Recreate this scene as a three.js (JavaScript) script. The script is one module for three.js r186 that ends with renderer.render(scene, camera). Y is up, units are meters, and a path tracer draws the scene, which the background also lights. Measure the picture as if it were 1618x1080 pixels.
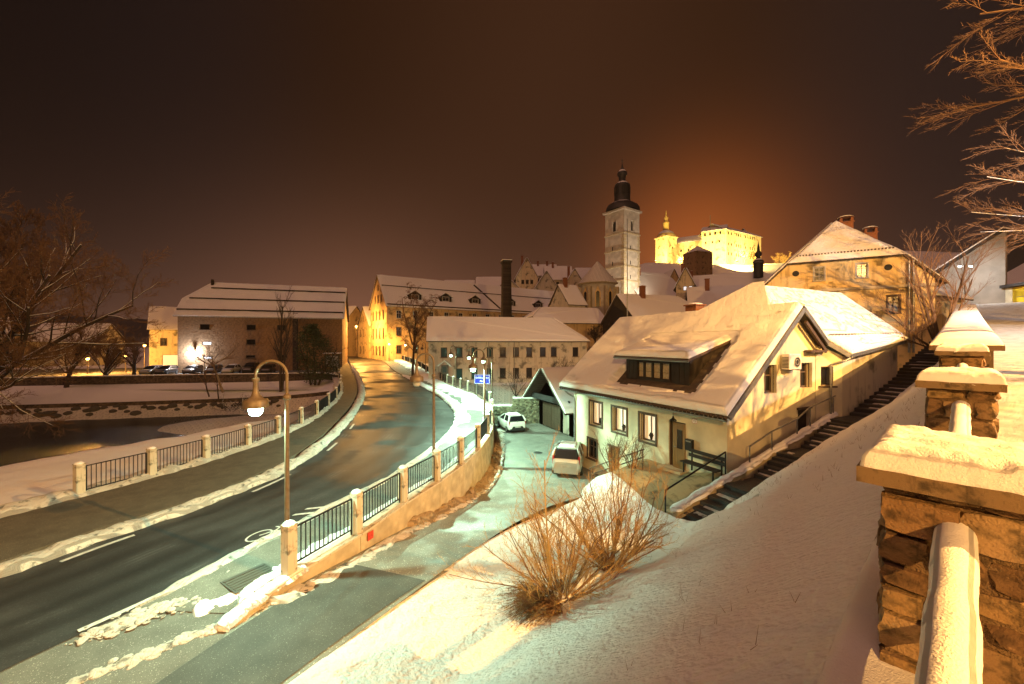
import * as THREE from 'three';

// ---------- camera, sky, night fill, exposure ----------
const V = (x, y, z) => new THREE.Vector3(x, y, z);
const EYE = 5.8, F = 629, CX = 809, CY = 540;
const scene = new THREE.Scene();
const camera = new THREE.PerspectiveCamera(2 * Math.atan(540 / F) * 180 / Math.PI, 1618 / 1080, 0.1, 3000);
camera.position.set(0, EYE, 0);
camera.lookAt(0, EYE, -10);
const renderer = new THREE.WebGLRenderer({ antialias: true });
renderer.toneMapping = THREE.LinearToneMapping;
renderer.toneMappingExposure = 1.0;
renderer.shadowMap.enabled = true;

const smooth = (a, b, x) => { const t = Math.min(1, Math.max(0, (x - a) / (b - a))); return t * t * (3 - 2 * t); };
const mix = (a, b, t) => a + (b - a) * t;
{ // low cloud over a lit town: brown, brighter towards the town, nearly black overhead
  const w = 1024, h = 512, data = new Float32Array(w * h * 4);
  for (let j = 0; j < h; j++) for (let i = 0; i < w; i++) {
    const el = ((j + 0.5) / h - 0.5) * Math.PI, az = ((i + 0.5) / w - 0.5) * 2 * Math.PI;
    const x = Math.cos(az) * Math.cos(el), z = Math.sin(az) * Math.cos(el), y = Math.sin(el);
    const a = Math.atan2(x, -z);                                     // 0 ahead, positive to the right
    const g2 = (x, c, s) => Math.exp(-Math.pow((x - c) / s, 2)), yy = Math.max(0, y);
    const n = 1 + 0.04 * Math.sin(a * 3 + y * 5) + 0.03 * Math.sin(a * 7.3 - y * 9);
    const cloud = 0.004 + 0.04 * g2(a, 0.14, 0.66), haze = 0.16 * Math.exp(-yy / 0.12) * (0.25 + 0.75 * g2(a, 0, 1.1)), street = 0.11 * g2(a, -0.4, 0.3) * g2(yy, 0, 0.26), castle = 0.27 * g2(a, 0.44, 0.18) * g2(yy, 0.2, 0.17);
    const o = (j * w + i) * 4, cool = smooth(0.42, 0.85, Math.abs(a - 0.05));
    data[o] = n * (cloud + haze + street + castle); data[o + 1] = n * (cloud * mix(0.38, 0.56, cool) + haze * 0.46 + street * 0.42 + castle * 0.22); data[o + 2] = n * (cloud * mix(0.17, 0.5, cool) + haze * 0.27 + street * 0.23 + castle * 0.025); data[o + 3] = 1;
  }
  const t = new THREE.DataTexture(data, w, h, THREE.RGBAFormat, THREE.FloatType);
  t.mapping = THREE.EquirectangularReflectionMapping; t.magFilter = THREE.LinearFilter; t.needsUpdate = true;
  scene.background = t; scene.environment = t;
}
// the town's light thrown back by the cloud: broad and weak
const glow = new THREE.DirectionalLight(new THREE.Color().setRGB(1, 0.46, 0.31), 0.78);
glow.position.set(-30, 88, -16); glow.target.position.set(0, 0, -60); glow.castShadow = true; glow.shadow.radius = 90;
Object.assign(glow.shadow.camera, { left: -150, right: 200, top: 200, bottom: -150, far: 600 });
scene.add(glow, glow.target);

// ---------- helpers ----------
let seed = 7;
const rng = (s) => { let a = s | 0; return () => { a = (a + 0x6d2b79f5) | 0; let t = Math.imul(a ^ (a >>> 15), 1 | a); t = (t + Math.imul(t ^ (t >>> 7), 61 | t)) ^ t; return ((t ^ (t >>> 14)) >>> 0) / 4294967296; }; };
let R = rng(seed);
const rr = (a, b) => a + (b - a) * R();
const hash2 = (x, y, s) => { let h = Math.imul(x | 0, 374761393) ^ Math.imul(y | 0, 668265263) ^ Math.imul(s | 0, 1442695041); h = Math.imul(h ^ (h >>> 13), 1274126177); return ((h ^ (h >>> 16)) >>> 0) / 4294967296; };
function vnoise(x, y, s = 1, per = 0) {
  const ix = Math.floor(x), iy = Math.floor(y), fx = x - ix, fy = y - iy, u = fx * fx * (3 - 2 * fx), v = fy * fy * (3 - 2 * fy);
  const q = (a, b) => per ? hash2(((a % per) + per) % per, ((b % per) + per) % per, s) : hash2(a, b, s);
  return mix(mix(q(ix, iy), q(ix + 1, iy), u), mix(q(ix, iy + 1), q(ix + 1, iy + 1), u), v);
}
const fbm = (x, y, s = 1, oct = 4, per = 0) => { let a = 0, k = 0.5, t = 0; for (let i = 0; i < oct; i++) { a += k * vnoise(x, y, s + i * 17, per); t += k; k *= 0.5; x *= 2; y *= 2; per *= 2; } return a / t; };
// pixel of the photograph at a depth, or on a level, as a point of the place
const W = (px, py, d) => V((px - CX) / F * d, EYE - (py - CY) / F * d, -d);
const G = (px, py, y) => W(px, py, (EYE - y) * F / (py - CY));
const P = (x, y, d) => V(x, y, -d);

class M { // triangles of one mesh; uv in metres by the dominant axis
  constructor() { this.p = []; this.n = []; this.t = []; this.i = []; }
  vert(p, n, a) { this.p.push(p.x, p.y, p.z); this.n.push(n.x, n.y, n.z); const u = a === 0 ? [p.z, p.y] : a === 1 ? [p.x, p.z] : [p.x, p.y]; this.t.push(u[0], u[1]); return this.p.length / 3 - 1; }
  axis(n) { const x = Math.abs(n.x), y = Math.abs(n.y), z = Math.abs(n.z); return y >= x && y >= z ? 1 : x >= z ? 0 : 2; }
  tri(a, b, c) { const n = b.clone().sub(a).cross(c.clone().sub(a)); if (n.lengthSq() < 1e-16) return this; n.normalize(); const k = this.axis(n); this.i.push(this.vert(a, n, k), this.vert(b, n, k), this.vert(c, n, k)); return this; }
  quad(a, b, c, d) { const n = c.clone().sub(a).cross(d.clone().sub(b)); if (n.lengthSq() < 1e-16) return this; n.normalize(); const k = this.axis(n), q = [a, b, c, d].map((v) => this.vert(v, n, k)); this.i.push(q[0], q[1], q[2], q[0], q[2], q[3]); return this; }
  box(cx, cy, cz, w, h, d, ry = 0) {
    const c = Math.cos(ry), s = Math.sin(ry), q = (x, y, z) => V(cx + x * c + z * s, cy + y, cz - x * s + z * c);
    const X = w / 2, Y = h / 2, Z = d / 2, v = [q(-X, -Y, Z), q(X, -Y, Z), q(X, Y, Z), q(-X, Y, Z), q(-X, -Y, -Z), q(X, -Y, -Z), q(X, Y, -Z), q(-X, Y, -Z)];
    for (const f of [[0, 1, 2, 3], [5, 4, 7, 6], [1, 5, 6, 2], [4, 0, 3, 7], [3, 2, 6, 7], [4, 5, 1, 0]]) this.quad(v[f[0]], v[f[1]], v[f[2]], v[f[3]]);
    return this;
  }
  bar(a, b, w, h) { // box along a segment
    const z = b.clone().sub(a), L = z.length(); z.normalize(); const up = Math.abs(z.y) > 0.95 ? V(1, 0, 0) : V(0, 1, 0), x = up.clone().cross(z).normalize(), y = z.clone().cross(x);
    const q = (i, j, k) => a.clone().addScaledVector(x, i * w / 2).addScaledVector(y, j * h / 2).addScaledVector(z, k * L);
    const v = [q(-1, -1, 1), q(1, -1, 1), q(1, 1, 1), q(-1, 1, 1), q(-1, -1, 0), q(1, -1, 0), q(1, 1, 0), q(-1, 1, 0)];
    for (const f of [[0, 1, 2, 3], [5, 4, 7, 6], [1, 5, 6, 2], [4, 0, 3, 7], [3, 2, 6, 7], [4, 5, 1, 0]]) this.quad(v[f[0]], v[f[1]], v[f[2]], v[f[3]]);
    return this;
  }
  tube(pts, rad, sides = 6, cap = true) {
    let x = null; const base = this.p.length / 3, n = pts.length;
    for (let k = 0; k < n; k++) {
      const z = (k < n - 1 ? pts[k + 1].clone().sub(pts[k]) : pts[k].clone().sub(pts[k - 1])); if (k > 0 && k < n - 1) z.add(pts[k].clone().sub(pts[k - 1])); z.normalize();
      if (!x) x = (Math.abs(z.y) > 0.9 ? V(1, 0, 0) : V(0, 1, 0)).cross(z).normalize(); else x.addScaledVector(z, -x.dot(z)).normalize();
      const y = z.clone().cross(x), r = Array.isArray(rad) ? rad[k] : rad;
      for (let s = 0; s < sides; s++) {
        const a = s / sides * 2 * Math.PI, nn = x.clone().multiplyScalar(Math.cos(a)).addScaledVector(y, Math.sin(a)), p = pts[k].clone().addScaledVector(nn, r);
        this.p.push(p.x, p.y, p.z); this.n.push(nn.x, nn.y, nn.z); this.t.push(s / sides * 2 * Math.PI * Math.max(r, 0.02), p.y + p.x * 0.3);
      }
    }
    for (let k = 0; k < n - 1; k++) for (let s = 0; s < sides; s++) { const a = base + k * sides + s, b = base + k * sides + (s + 1) % sides, c = a + sides, d = b + sides; this.i.push(a, b, d, a, d, c); }
    if (cap) for (const [k, e] of [[0, -1], [n - 1, 1]]) { for (let s = 1; s < sides - 1; s++) { const o = base + k * sides; e > 0 ? this.i.push(o, o + s, o + s + 1) : this.i.push(o, o + s + 1, o + s); } }
    return this;
  }
  grid(nu, nv, fn, closeU = false) { // fn(u, v) -> Vector3, smooth normals; winding so that dv x du points outwards for a floor with u right, v away
    const q = []; for (let j = 0; j <= nv; j++) for (let i = 0; i <= nu; i++) q.push(fn(i / nu, j / nv));
    const at = (i, j) => q[j * (nu + 1) + i], base = this.p.length / 3;
    for (let j = 0; j <= nv; j++) for (let i = 0; i <= nu; i++) {
      const du = at(closeU ? (i + 1) % nu : Math.min(nu, i + 1), j).clone().sub(at(closeU ? (i - 1 + nu) % nu : Math.max(0, i - 1), j)), dv = at(i, Math.min(nv, j + 1)).clone().sub(at(i, Math.max(0, j - 1)));
      const n = du.cross(dv); if (n.lengthSq() < 1e-14) n.set(0, 1, 0); n.normalize();
      this.vert(at(i, j), n, this.axis(n));
    }
    for (let j = 0; j < nv; j++) for (let i = 0; i < nu; i++) { const a = base + j * (nu + 1) + i, b = a + 1, c = a + nu + 1, d = c + 1; this.i.push(a, b, d, a, d, c); }
    return this;
  }
  poly(pts, flip = false) { // planar polygon in space
    const n = V(0, 0, 0); for (let i = 0; i < pts.length; i++) { const a = pts[i], b = pts[(i + 1) % pts.length]; n.x += (a.y - b.y) * (a.z + b.z); n.y += (a.z - b.z) * (a.x + b.x); n.z += (a.x - b.x) * (a.y + b.y); }
    n.normalize(); const k = this.axis(n), f = (p) => k === 0 ? new THREE.Vector2(p.y, p.z) : k === 1 ? new THREE.Vector2(p.z, p.x) : new THREE.Vector2(p.x, p.y);
    const two = pts.map(f), tris = THREE.ShapeUtils.triangulateShape(two.slice(), []);
    for (const [a, b, c] of tris) { const A = pts[a], B = pts[b], C = pts[c], m = B.clone().sub(A).cross(C.clone().sub(A)); (m.dot(n) > 0) !== flip ? this.tri(A, B, C) : this.tri(A, C, B); }
    return this;
  }
  slab(pts, off) { // polygon thickened by a vector; pts counter-clockwise seen from where off points
    const top = pts.map((p) => p.clone().add(off)); this.poly(top); this.poly(pts, true);
    for (let i = 0; i < pts.length; i++) { const j = (i + 1) % pts.length; this.quad(pts[i], pts[j], top[j], top[i]); }
    return this;
  }
  geo(g, m) {
    const h = g.index ? g.toNonIndexed() : g.clone(); if (m) h.applyMatrix4(m); const p = h.attributes.position, n = h.attributes.normal, a = V(), b = V();
    for (let i = 0; i < p.count; i += 3) { b.set(0, 0, 0); for (let k = 0; k < 3; k++) b.add(a.fromBufferAttribute(n, i + k)); const ax = this.axis(b); for (let k = 0; k < 3; k++) this.i.push(this.vert(V().fromBufferAttribute(p, i + k), V().fromBufferAttribute(n, i + k), ax)); }
    return this;
  }
  lathe(prof, sides, m) { return this.geo(new THREE.LatheGeometry(prof.map(([r, y]) => new THREE.Vector2(r, y)), sides), m); }
  get count() { return this.i.length / 3; }
  build() { const g = new THREE.BufferGeometry(); g.setAttribute('position', new THREE.Float32BufferAttribute(this.p, 3)); g.setAttribute('normal', new THREE.Float32BufferAttribute(this.n, 3)); g.setAttribute('uv', new THREE.Float32BufferAttribute(this.t, 2)); g.setIndex(this.i); return g; }
}
const taken = new Map();
function numbered(name) { const n = taken.get(name) ?? 0; taken.set(name, n + 1); return n ? name + '_' + String(n).padStart(3, '0') : name; }
function part(name, m, mat, parent) { const o = new THREE.Mesh(m instanceof M ? m.build() : m, mat); o.name = name; o.castShadow = o.receiveShadow = true; parent.add(o); return o; }
function thing(name, label, category, pos = V(0, 0, 0), turn = 0, group) {
  const o = new THREE.Group(); o.name = numbered(name); o.position.copy(pos); o.rotation.y = turn; o.userData = { label, category }; if (group) o.userData.group = group; scene.add(o); return o;
}
function solo(name, m, mat, label, category, group) { const o = part(numbered(name), m, mat, scene); o.userData = { label, category }; if (group) o.userData.group = group; return o; }
function struct(name, m, mat, label) { const o = part(numbered(name), m, mat, scene); o.userData.kind = 'structure'; if (label) o.userData.label = label; return o; }
function stuff(name, m, mat, label, category) { const o = part(numbered(name), m, mat, scene); o.userData = { kind: 'stuff', label, category }; return o; }
function copy(o, label, pos, turn = 0) { const c = o.clone(); c.userData = { ...o.userData, label }; c.name = numbered(o.name.replace(/_\d{3}$/, '')); c.position.copy(pos); c.rotation.y = turn; scene.add(c); return c; }
const curve = (pts) => { const c = new THREE.CatmullRomCurve3(pts, false, 'centripetal'); return c; };

// ---------- materials ----------
const texOf = (n, fn, srgb) => {
  const d = new Uint8Array(n * n * 4); for (let j = 0; j < n; j++) for (let i = 0; i < n; i++) { const c = fn(i / n, j / n, i, j), o = (j * n + i) * 4, q = Array.isArray(c) ? c : [c, c, c]; for (let k = 0; k < 3; k++) d[o + k] = Math.max(0, Math.min(255, q[k] * 255)); d[o + 3] = 255; }
  const t = new THREE.DataTexture(d, n, n); t.wrapS = t.wrapT = THREE.RepeatWrapping; t.magFilter = THREE.LinearFilter; t.minFilter = THREE.LinearMipmapLinearFilter; if (srgb) t.colorSpace = THREE.SRGBColorSpace; t.needsUpdate = true; return t;
};
const scaled = (t, metres) => { const c = t.clone(); c.repeat.set(1 / metres, 1 / metres); c.needsUpdate = true; return c; };
const blotch = texOf(512, (u, v) => 0.72 + 0.28 * fbm(u * 6, v * 6, 3, 6, 6), true);
const stain = texOf(512, (u, v) => { const a = fbm(u * 5, v * 5, 11, 6, 5), s = fbm(u * 24, v * 3, 23, 4, 3 * 8) ; const k = 1 - 0.42 * smooth(0.5, 0.72, a) - 0.16 * smooth(0.55, 0.8, s); return [k, k * (0.97 + 0.03 * a), k * 0.96]; }, true);
const grain = texOf(256, (u, v, i, j) => 0.6 + 0.4 * (0.5 * hash2(i, j, 5) + 0.5 * vnoise(u * 64, v * 64, 6, 64)));
const lumps = texOf(512, (u, v) => 0.55 * fbm(u * 8, v * 8, 31, 5, 8) + 0.45 * fbm(u * 40, v * 40, 37, 3, 40));
const asphaltMap = texOf(512, (u, v, i, j) => { const b = fbm(u * 5, v * 5, 41, 5, 5), g = hash2(i, j, 9), dot = hash2(i >> 1, j >> 1, 15) > 0.988 ? 0.42 : hash2(i >> 2, j >> 2, 19) > 0.99 ? 0.3 : 0; const k = 0.34 + 0.14 * b + 0.18 * g + dot; return [k, k, k]; }, true);
const roadMap = texOf(512, (u, v, i, j) => { // worn lanes: damp wheel tracks, gritty crown and edges, smears along the road
  const w = (c, s) => Math.exp(-Math.pow((u - c + 0.02 * (fbm(v * 4, c * 9, 7, 3, 4) - 0.5)) / s, 2)), track = Math.max(w(0.2, 0.05), w(0.38, 0.05), w(0.62, 0.05), w(0.8, 0.05));
  const st = fbm(u * 60, v * 2, 301, 4, 2), b = fbm(u * 8, v * 8, 303, 5, 8), g = hash2(i, j, 305), salt = hash2(i, j, 307) > 0.985 - 0.03 * (1 - track) * b ? 0.38 : 0, slush = 0.28 * smooth(0.56, 0.7, st * 0.55 + b * 0.45) * (1 - track);
  const k = 0.36 - 0.08 * track + 0.12 * b + 0.14 * g + salt + slush; return [k, k, k * 0.99]; }, true);
const slushMap = texOf(512, (u, v, i, j) => { const b = smooth(0.46, 0.6, fbm(u * 7, v * 7, 71, 6, 7)), g = hash2(i, j, 9); const k = 0.3 + 0.12 * g + 0.55 * b * (0.8 + 0.2 * g); return [k, k * 0.98, k * 0.95]; }, true);
const wetMap = texOf(256, (u, v) => 0.5 + 0.4 * smooth(0.35, 0.65, fbm(u * 6, v * 6, 51, 4, 6)));
const rubbleMap = texOf(512, (u, v) => {
  const n = 26, x = u * n, y = v * n; let best = 9, sec = 9, id = 0;
  for (let a = -1; a <= 1; a++) for (let b = -1; b <= 1; b++) { const cx = Math.floor(x) + a, cy = Math.floor(y) + b, wx = ((cx % n) + n) % n, wy = ((cy % n) + n) % n; const qx = cx + 0.15 + 0.7 * hash2(wx, wy, 61), qy = cy + 0.15 + 0.7 * hash2(wx, wy, 62), d = Math.hypot((x - qx) * 0.8, (y - qy) * 1.25); if (d < best) { sec = best; best = d; id = hash2(wx, wy, 63); } else if (d < sec) sec = d; }
  const e = smooth(0.02, 0.16, sec - best), k = (0.5 + 0.5 * id) * (0.8 + 0.2 * fbm(u * 60, v * 60, 65, 3, 60)); const m = 0.62; return [mix(m, k, e), mix(m * 0.97, k * 0.95, e), mix(m * 0.92, k * 0.88, e)];
}, true);
const woodMap = texOf(256, (u, v) => 0.62 + 0.38 * fbm(u * 40, v * 3, 81, 4, 0), true);
const tileBump = texOf(128, (u, v) => 0.5 + 0.5 * Math.sin(u * Math.PI * 2 * 4));
const mat = (rgb, rough = 0.9, o = {}) => { const m = new THREE.MeshStandardMaterial({ roughness: rough, metalness: o.metal ?? 0 }); m.color.setRGB(...rgb); if (o.map) m.map = scaled(o.map, o.size ?? 2); if (o.bump) { m.bumpMap = scaled(o.bump, o.bsize ?? 1); m.bumpScale = o.bs ?? 0.01; } if (o.rmap) m.roughnessMap = scaled(o.rmap, o.rsize ?? 5); if (o.emit) { m.emissive.setRGB(...o.emit); m.emissiveIntensity = 1; } return m; };
const glowMat = (rgb, k) => mat([0.8, 0.8, 0.8], 0.6, { emit: rgb.map((c) => c * k) });
const SNOW = mat([0.80, 0.81, 0.83], 0.85, { bump: lumps, bsize: 1.3, bs: 0.045 });
const SNOWFINE = mat([0.82, 0.82, 0.83], 0.8, { bump: lumps, bsize: 0.22, bs: 0.008 });
const SNOWROUGH = mat([0.62, 0.61, 0.59], 0.9, { map: stain, size: 0.8, bump: lumps, bsize: 0.35, bs: 0.05 });
const SNOWDIRTY = mat([0.42, 0.33, 0.22], 0.95, { map: stain, size: 0.9, bump: lumps, bsize: 0.5, bs: 0.08 });
const ASPHALT = mat([0.22, 0.22, 0.23], 1.0, { map: asphaltMap, size: 2.4, bump: grain, bsize: 0.5, bs: 0.006, rmap: wetMap, rsize: 7 });
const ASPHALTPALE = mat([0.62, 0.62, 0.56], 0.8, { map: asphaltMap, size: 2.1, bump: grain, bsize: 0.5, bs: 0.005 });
const PAVEBROWN = mat([0.42, 0.35, 0.25], 0.85, { map: asphaltMap, size: 1.7, bump: grain, bsize: 0.5, bs: 0.006 });
const PAINT = mat([0.75, 0.75, 0.72], 0.7, { map: blotch, size: 0.4 });
const CONCRETE = mat([0.60, 0.51, 0.34], 0.9, { map: blotch, size: 1.6, bump: grain, bsize: 0.6, bs: 0.004 });
const POSTCON = mat([0.52, 0.48, 0.40], 0.9, { map: stain, size: 1.1, bump: grain, bsize: 0.4, bs: 0.006 });
const IRON = mat([0.012, 0.013, 0.015], 0.45, { metal: 0.3 });
const GALV = mat([0.35, 0.36, 0.36], 0.4, { metal: 0.7, map: blotch, size: 0.5 });
const LAMPBROWN = mat([0.20, 0.15, 0.10], 0.5, { metal: 0.2, map: blotch, size: 0.5 });
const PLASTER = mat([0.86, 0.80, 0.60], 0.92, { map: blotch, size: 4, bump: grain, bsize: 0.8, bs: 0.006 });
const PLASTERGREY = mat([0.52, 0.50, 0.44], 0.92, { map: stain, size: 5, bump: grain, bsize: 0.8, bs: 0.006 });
const OCHRE = mat([0.68, 0.53, 0.27], 0.92, { map: stain, size: 4.2, bump: lumps, bsize: 1.2, bs: 0.01 });
const ORANGEWALL = mat([0.48, 0.36, 0.21], 0.92, { map: stain, size: 6 });
const CREAM = mat([0.66, 0.60, 0.44], 0.92, { map: stain, size: 5 });
const TOWERWALL = mat([0.68, 0.63, 0.56], 0.92, { map: blotch, size: 5, bump: lumps, bsize: 2, bs: 0.03 });
const RUBBLE = mat([0.38, 0.225, 0.11], 0.95, { map: blotch, size: 1.3, bump: rubbleMap, bsize: 6.5, bs: 0.06 });
const STONEWALL = mat([0.34, 0.36, 0.28], 0.95, { map: rubbleMap, size: 6, bump: rubbleMap, bsize: 6, bs: 0.08 });
const PARAPET = mat([0.17, 0.14, 0.12], 0.95, { map: rubbleMap, size: 5, bump: rubbleMap, bsize: 5, bs: 0.05 });
const BRICK = mat([0.30, 0.12, 0.06], 0.9, { map: blotch, size: 0.5, bump: grain, bsize: 0.5, bs: 0.01 });
const SOOTBRICK = mat([0.07, 0.055, 0.045], 0.95, { map: rubbleMap, size: 3 });
const TILE = mat([0.10, 0.075, 0.06], 0.8, { map: blotch, size: 1, bump: tileBump, bsize: 1, bs: 0.03 });
const SLATE = mat([0.035, 0.033, 0.035], 0.6, { map: blotch, size: 1.5 });
const DARKWOOD = mat([0.022, 0.014, 0.010], 0.7, { map: woodMap, size: 1.2, bump: woodMap, bsize: 1.2, bs: 0.006 });
const BROWNWOOD = mat([0.10, 0.06, 0.035], 0.7, { map: woodMap, size: 1.2, bump: woodMap, bsize: 1.2, bs: 0.005 });
const DOORWOOD = mat([0.30, 0.17, 0.05], 0.55, { map: woodMap, size: 1.2 });
const FRAMEBROWN = mat([0.13, 0.09, 0.06], 0.7, { map: woodMap, size: 0.8 });
const FRAMEWHITE = mat([0.60, 0.58, 0.54], 0.7, { map: blotch, size: 0.8 });
const GLASS = mat([0.012, 0.013, 0.016], 0.22);
const GLASSGREEN = mat([0.02, 0.06, 0.07], 0.1);
const BARK = mat([0.075, 0.055, 0.042], 0.95, { map: woodMap, size: 0.5, bump: lumps, bsize: 0.4, bs: 0.02 });
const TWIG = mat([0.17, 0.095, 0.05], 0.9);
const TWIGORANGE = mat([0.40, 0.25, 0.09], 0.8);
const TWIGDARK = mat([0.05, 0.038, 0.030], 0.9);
const STEPSTONE = mat([0.050, 0.047, 0.045], 0.55, { map: blotch, size: 0.7, bump: lumps, bsize: 0.5, bs: 0.03 });
const ROCK = mat([0.10, 0.09, 0.08], 0.9, { map: blotch, size: 0.8, bump: lumps, bsize: 0.8, bs: 0.06 });
const EARTH = mat([0.06, 0.045, 0.03], 1, { map: blotch, size: 1.2, bump: lumps, bsize: 0.8, bs: 0.06 });
const WATER = new THREE.MeshPhysicalMaterial({ roughness: 0.2, ior: 1.2 }); WATER.color.setRGB(0.005, 0.006, 0.007); WATER.bumpMap = scaled(lumps, 3); WATER.bumpScale = 0.3;
const BLACK = mat([0.01, 0.01, 0.01], 0.7);
// ---------- ground, roads, river ----------
const roadY = (d) => 1.3 * smooth(52, 105, d);
const v3 = (a) => a.map(([x, d, y]) => P(x, y ?? roadY(d), d));
const Lc = curve(v3([[-19, -6], [-16, 2], [-14.1, 7], [-12.85, 10], [-12.2, 11.8], [-11.2, 13.9], [-10.4, 17.8], [-10.8, 22.8], [-12.2, 29.2], [-14.2, 36.5], [-17.2, 45.6], [-23, 60], [-32, 80], [-42, 102], [-52, 124]]));
const Rc = curve(v3([[-12.6, -7], [-10.4, 1], [-9.4, 5], [-9, 7], [-8, 9], [-7.2, 11.1], [-6.4, 13.3], [-5.3, 16.2], [-4.4, 20.5], [-3.9, 25.5], [-4.4, 31.7], [-7, 40.5], [-12.6, 54], [-21.5, 73], [-31.5, 97], [-44, 124]]));
const RFp = [[-5.4, 9.65], [-4.57, 11.7], [-3.84, 14], [-3.05, 16.1], [-2.37, 18.4], [-1.82, 21.2], [-1.5, 24.3], [-1.45, 27.4], [-1.55, 30.4], [-1.93, 35], [-2.7, 39], [-3.75, 42.4], [-5, 45.2], [-6.2, 48], [-7.5, 50.8], [-8.7, 53.6], [-10, 57], [-11.3, 60.5], [-13, 65], [-15, 70], [-17.2, 76], [-19.8, 82], [-22.6, 88.5], [-25.6, 95], [-28.6, 101]];
const LFp = [[-15.97, 14.7], [-15.2, 16.8], [-14.6, 19], [-14.25, 21.5], [-14.1, 24], [-14.4, 27.2], [-14.9, 30.4], [-16, 34.7], [-17.3, 39.2], [-19.2, 44.5], [-21.1, 49], [-23, 53.6], [-25.6, 59], [-28.2, 64.5], [-31, 70]];
const RFc = curve(v3(RFp)), LFc = curve(v3([[-22, 1], [-18.6, 8.5], ...LFp, [-36.5, 81], [-43, 95]]));
const RFext = curve(v3([[-7.4, 4.8], [-6.2, 7.6], ...RFp]));
// surfaces between two lines
function ribbon(a, b, nu, nv, h = () => 0, ua = [0, 1], ub = [0, 1]) {
  return new M().grid(nu, nv, (u, v) => { const p = a.getPoint(mix(ua[0], ua[1], u)), q = b.getPoint(mix(ub[0], ub[1], u)), r = p.lerp(q, v); r.y += h(u, v, r); return r; });
}
struct('ground', new M().grid(60, 60, (u, v) => { const x = mix(-700, 700, u), d = mix(-250, 900, v); return P(x, -6 + 4 * smooth(90, 160, d) * smooth(30, -60, x), d); }), SNOW);
{ const m = new M().grid(220, 20, (u, v) => { const p = Lc.getPointAt(u), q = Rc.getPointAt(u); const r = p.lerp(q, v); r.y += 0.02 * (vnoise(r.x * 0.7, r.z * 0.7, 3) - 0.5); return r; }), len = Lc.getLength(); let k = 0;
  for (let j = 0; j <= 20; j++) for (let i = 0; i <= 220; i++) { m.t[k++] = j / 20; m.t[k++] = i / 220 * len / 7; } // texture runs along the lanes
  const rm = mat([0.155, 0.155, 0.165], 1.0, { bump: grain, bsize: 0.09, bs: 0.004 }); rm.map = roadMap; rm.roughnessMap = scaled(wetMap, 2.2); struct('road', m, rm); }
// junction apron between road, pavement end and lane
const rampY = (d) => -1.9 * smooth(7, 24, d);
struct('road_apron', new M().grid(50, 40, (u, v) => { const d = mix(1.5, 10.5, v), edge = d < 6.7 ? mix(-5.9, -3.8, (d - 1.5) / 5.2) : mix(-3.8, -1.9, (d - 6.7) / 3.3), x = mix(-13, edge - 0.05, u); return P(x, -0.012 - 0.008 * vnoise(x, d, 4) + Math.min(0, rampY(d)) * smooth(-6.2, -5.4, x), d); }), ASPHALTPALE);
const wallFoot = curve(RFp.slice(0, 8).map(([x, d]) => P(x + 0.1, rampY(d), d)).concat([P(-1.3, -1.9, 30), P(-1.6, -1.9, 38)]).reduce((a, p) => (a.push(p), a), [P(-5.78, 0, 8.2), P(-5.7, 0, 8.7)]));
const laneEdgePts = [[-4.7, 4.6], [-3.75, 6.7], [-2.65, 8.7], [-1.1, 11.9], [0.2, 14.6], [1.9, 17.3], [3.5, 18.9], [5.2, 21.5], [4.2, 26], [5, 38]];
const laneEdge = curve(laneEdgePts.map(([x, d]) => P(x, rampY(d), d)));
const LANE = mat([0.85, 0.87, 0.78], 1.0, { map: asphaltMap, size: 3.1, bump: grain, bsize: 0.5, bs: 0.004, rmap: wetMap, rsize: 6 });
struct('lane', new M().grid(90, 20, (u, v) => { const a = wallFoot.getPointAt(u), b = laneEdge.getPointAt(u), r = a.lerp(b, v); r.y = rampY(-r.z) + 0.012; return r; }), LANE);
const newer = mat([0.30, 0.31, 0.29], 0.7, { map: asphaltMap, size: 1.9, bump: grain, bsize: 0.5, bs: 0.004 });
struct('asphalt_patch', new M().grid(30, 10, (u, v) => { const a = P(mix(-6.2, -4.55, u), 0, mix(6.2, 10.9, u)), b = P(mix(-4.1, -2.15, u), 0, mix(6.4, 9.9, u)), r = a.lerp(b, v); r.y = rampY(-r.z) + 0.026; return r; }), newer);
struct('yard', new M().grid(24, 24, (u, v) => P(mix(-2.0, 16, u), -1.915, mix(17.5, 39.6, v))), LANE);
// pavements
const kerbR = curve(Rc.getPoints(200).filter((p) => -p.z > 8.6 && -p.z < 100));
const insideR = curve([[-5.75, 8.5], ...RFp].map(([x, d]) => P(x - 0.22, roadY(d), d)));
const pav = new M(); { const n = 120; const top = (u, v) => { const r = kerbR.getPointAt(u).lerp(insideR.getPointAt(u), v); r.y = roadY(-r.z) + 0.115 * smooth(0, 0.009, u) + 0.005; return r; }; pav.grid(n, 8, top); pav.grid(n, 1, (u, v) => { const r = top(u, 0); r.y -= 0.14 * (1 - v); return r; }); }
struct('pavement', pav, mat([0.66, 0.66, 0.58], 0.8, { map: asphaltMap, size: 1.7, bump: grain, bsize: 0.5, bs: 0.004 }), 'pale pavement behind the railing on the lane side');
const walkIn = curve(Lc.getPoints(200).map((p, i, a) => { const q = a[Math.min(i + 1, a.length - 1)], o = a[Math.max(i - 1, 0)], n = V(q.z - o.z, 0, -(q.x - o.x)).normalize(); return p.clone().addScaledVector(n, 0.5); }));
const lw = new M(); { const top = (u, v) => { const r = walkIn.getPointAt(u).lerp(LFc.getPointAt(u), v); r.y = roadY(-r.z) + 0.12; return r; }; lw.grid(160, 8, top); lw.grid(160, 1, (u, v) => { const r = top(u, 0); r.y -= 0.14 * (1 - v); return r; }); }
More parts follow.
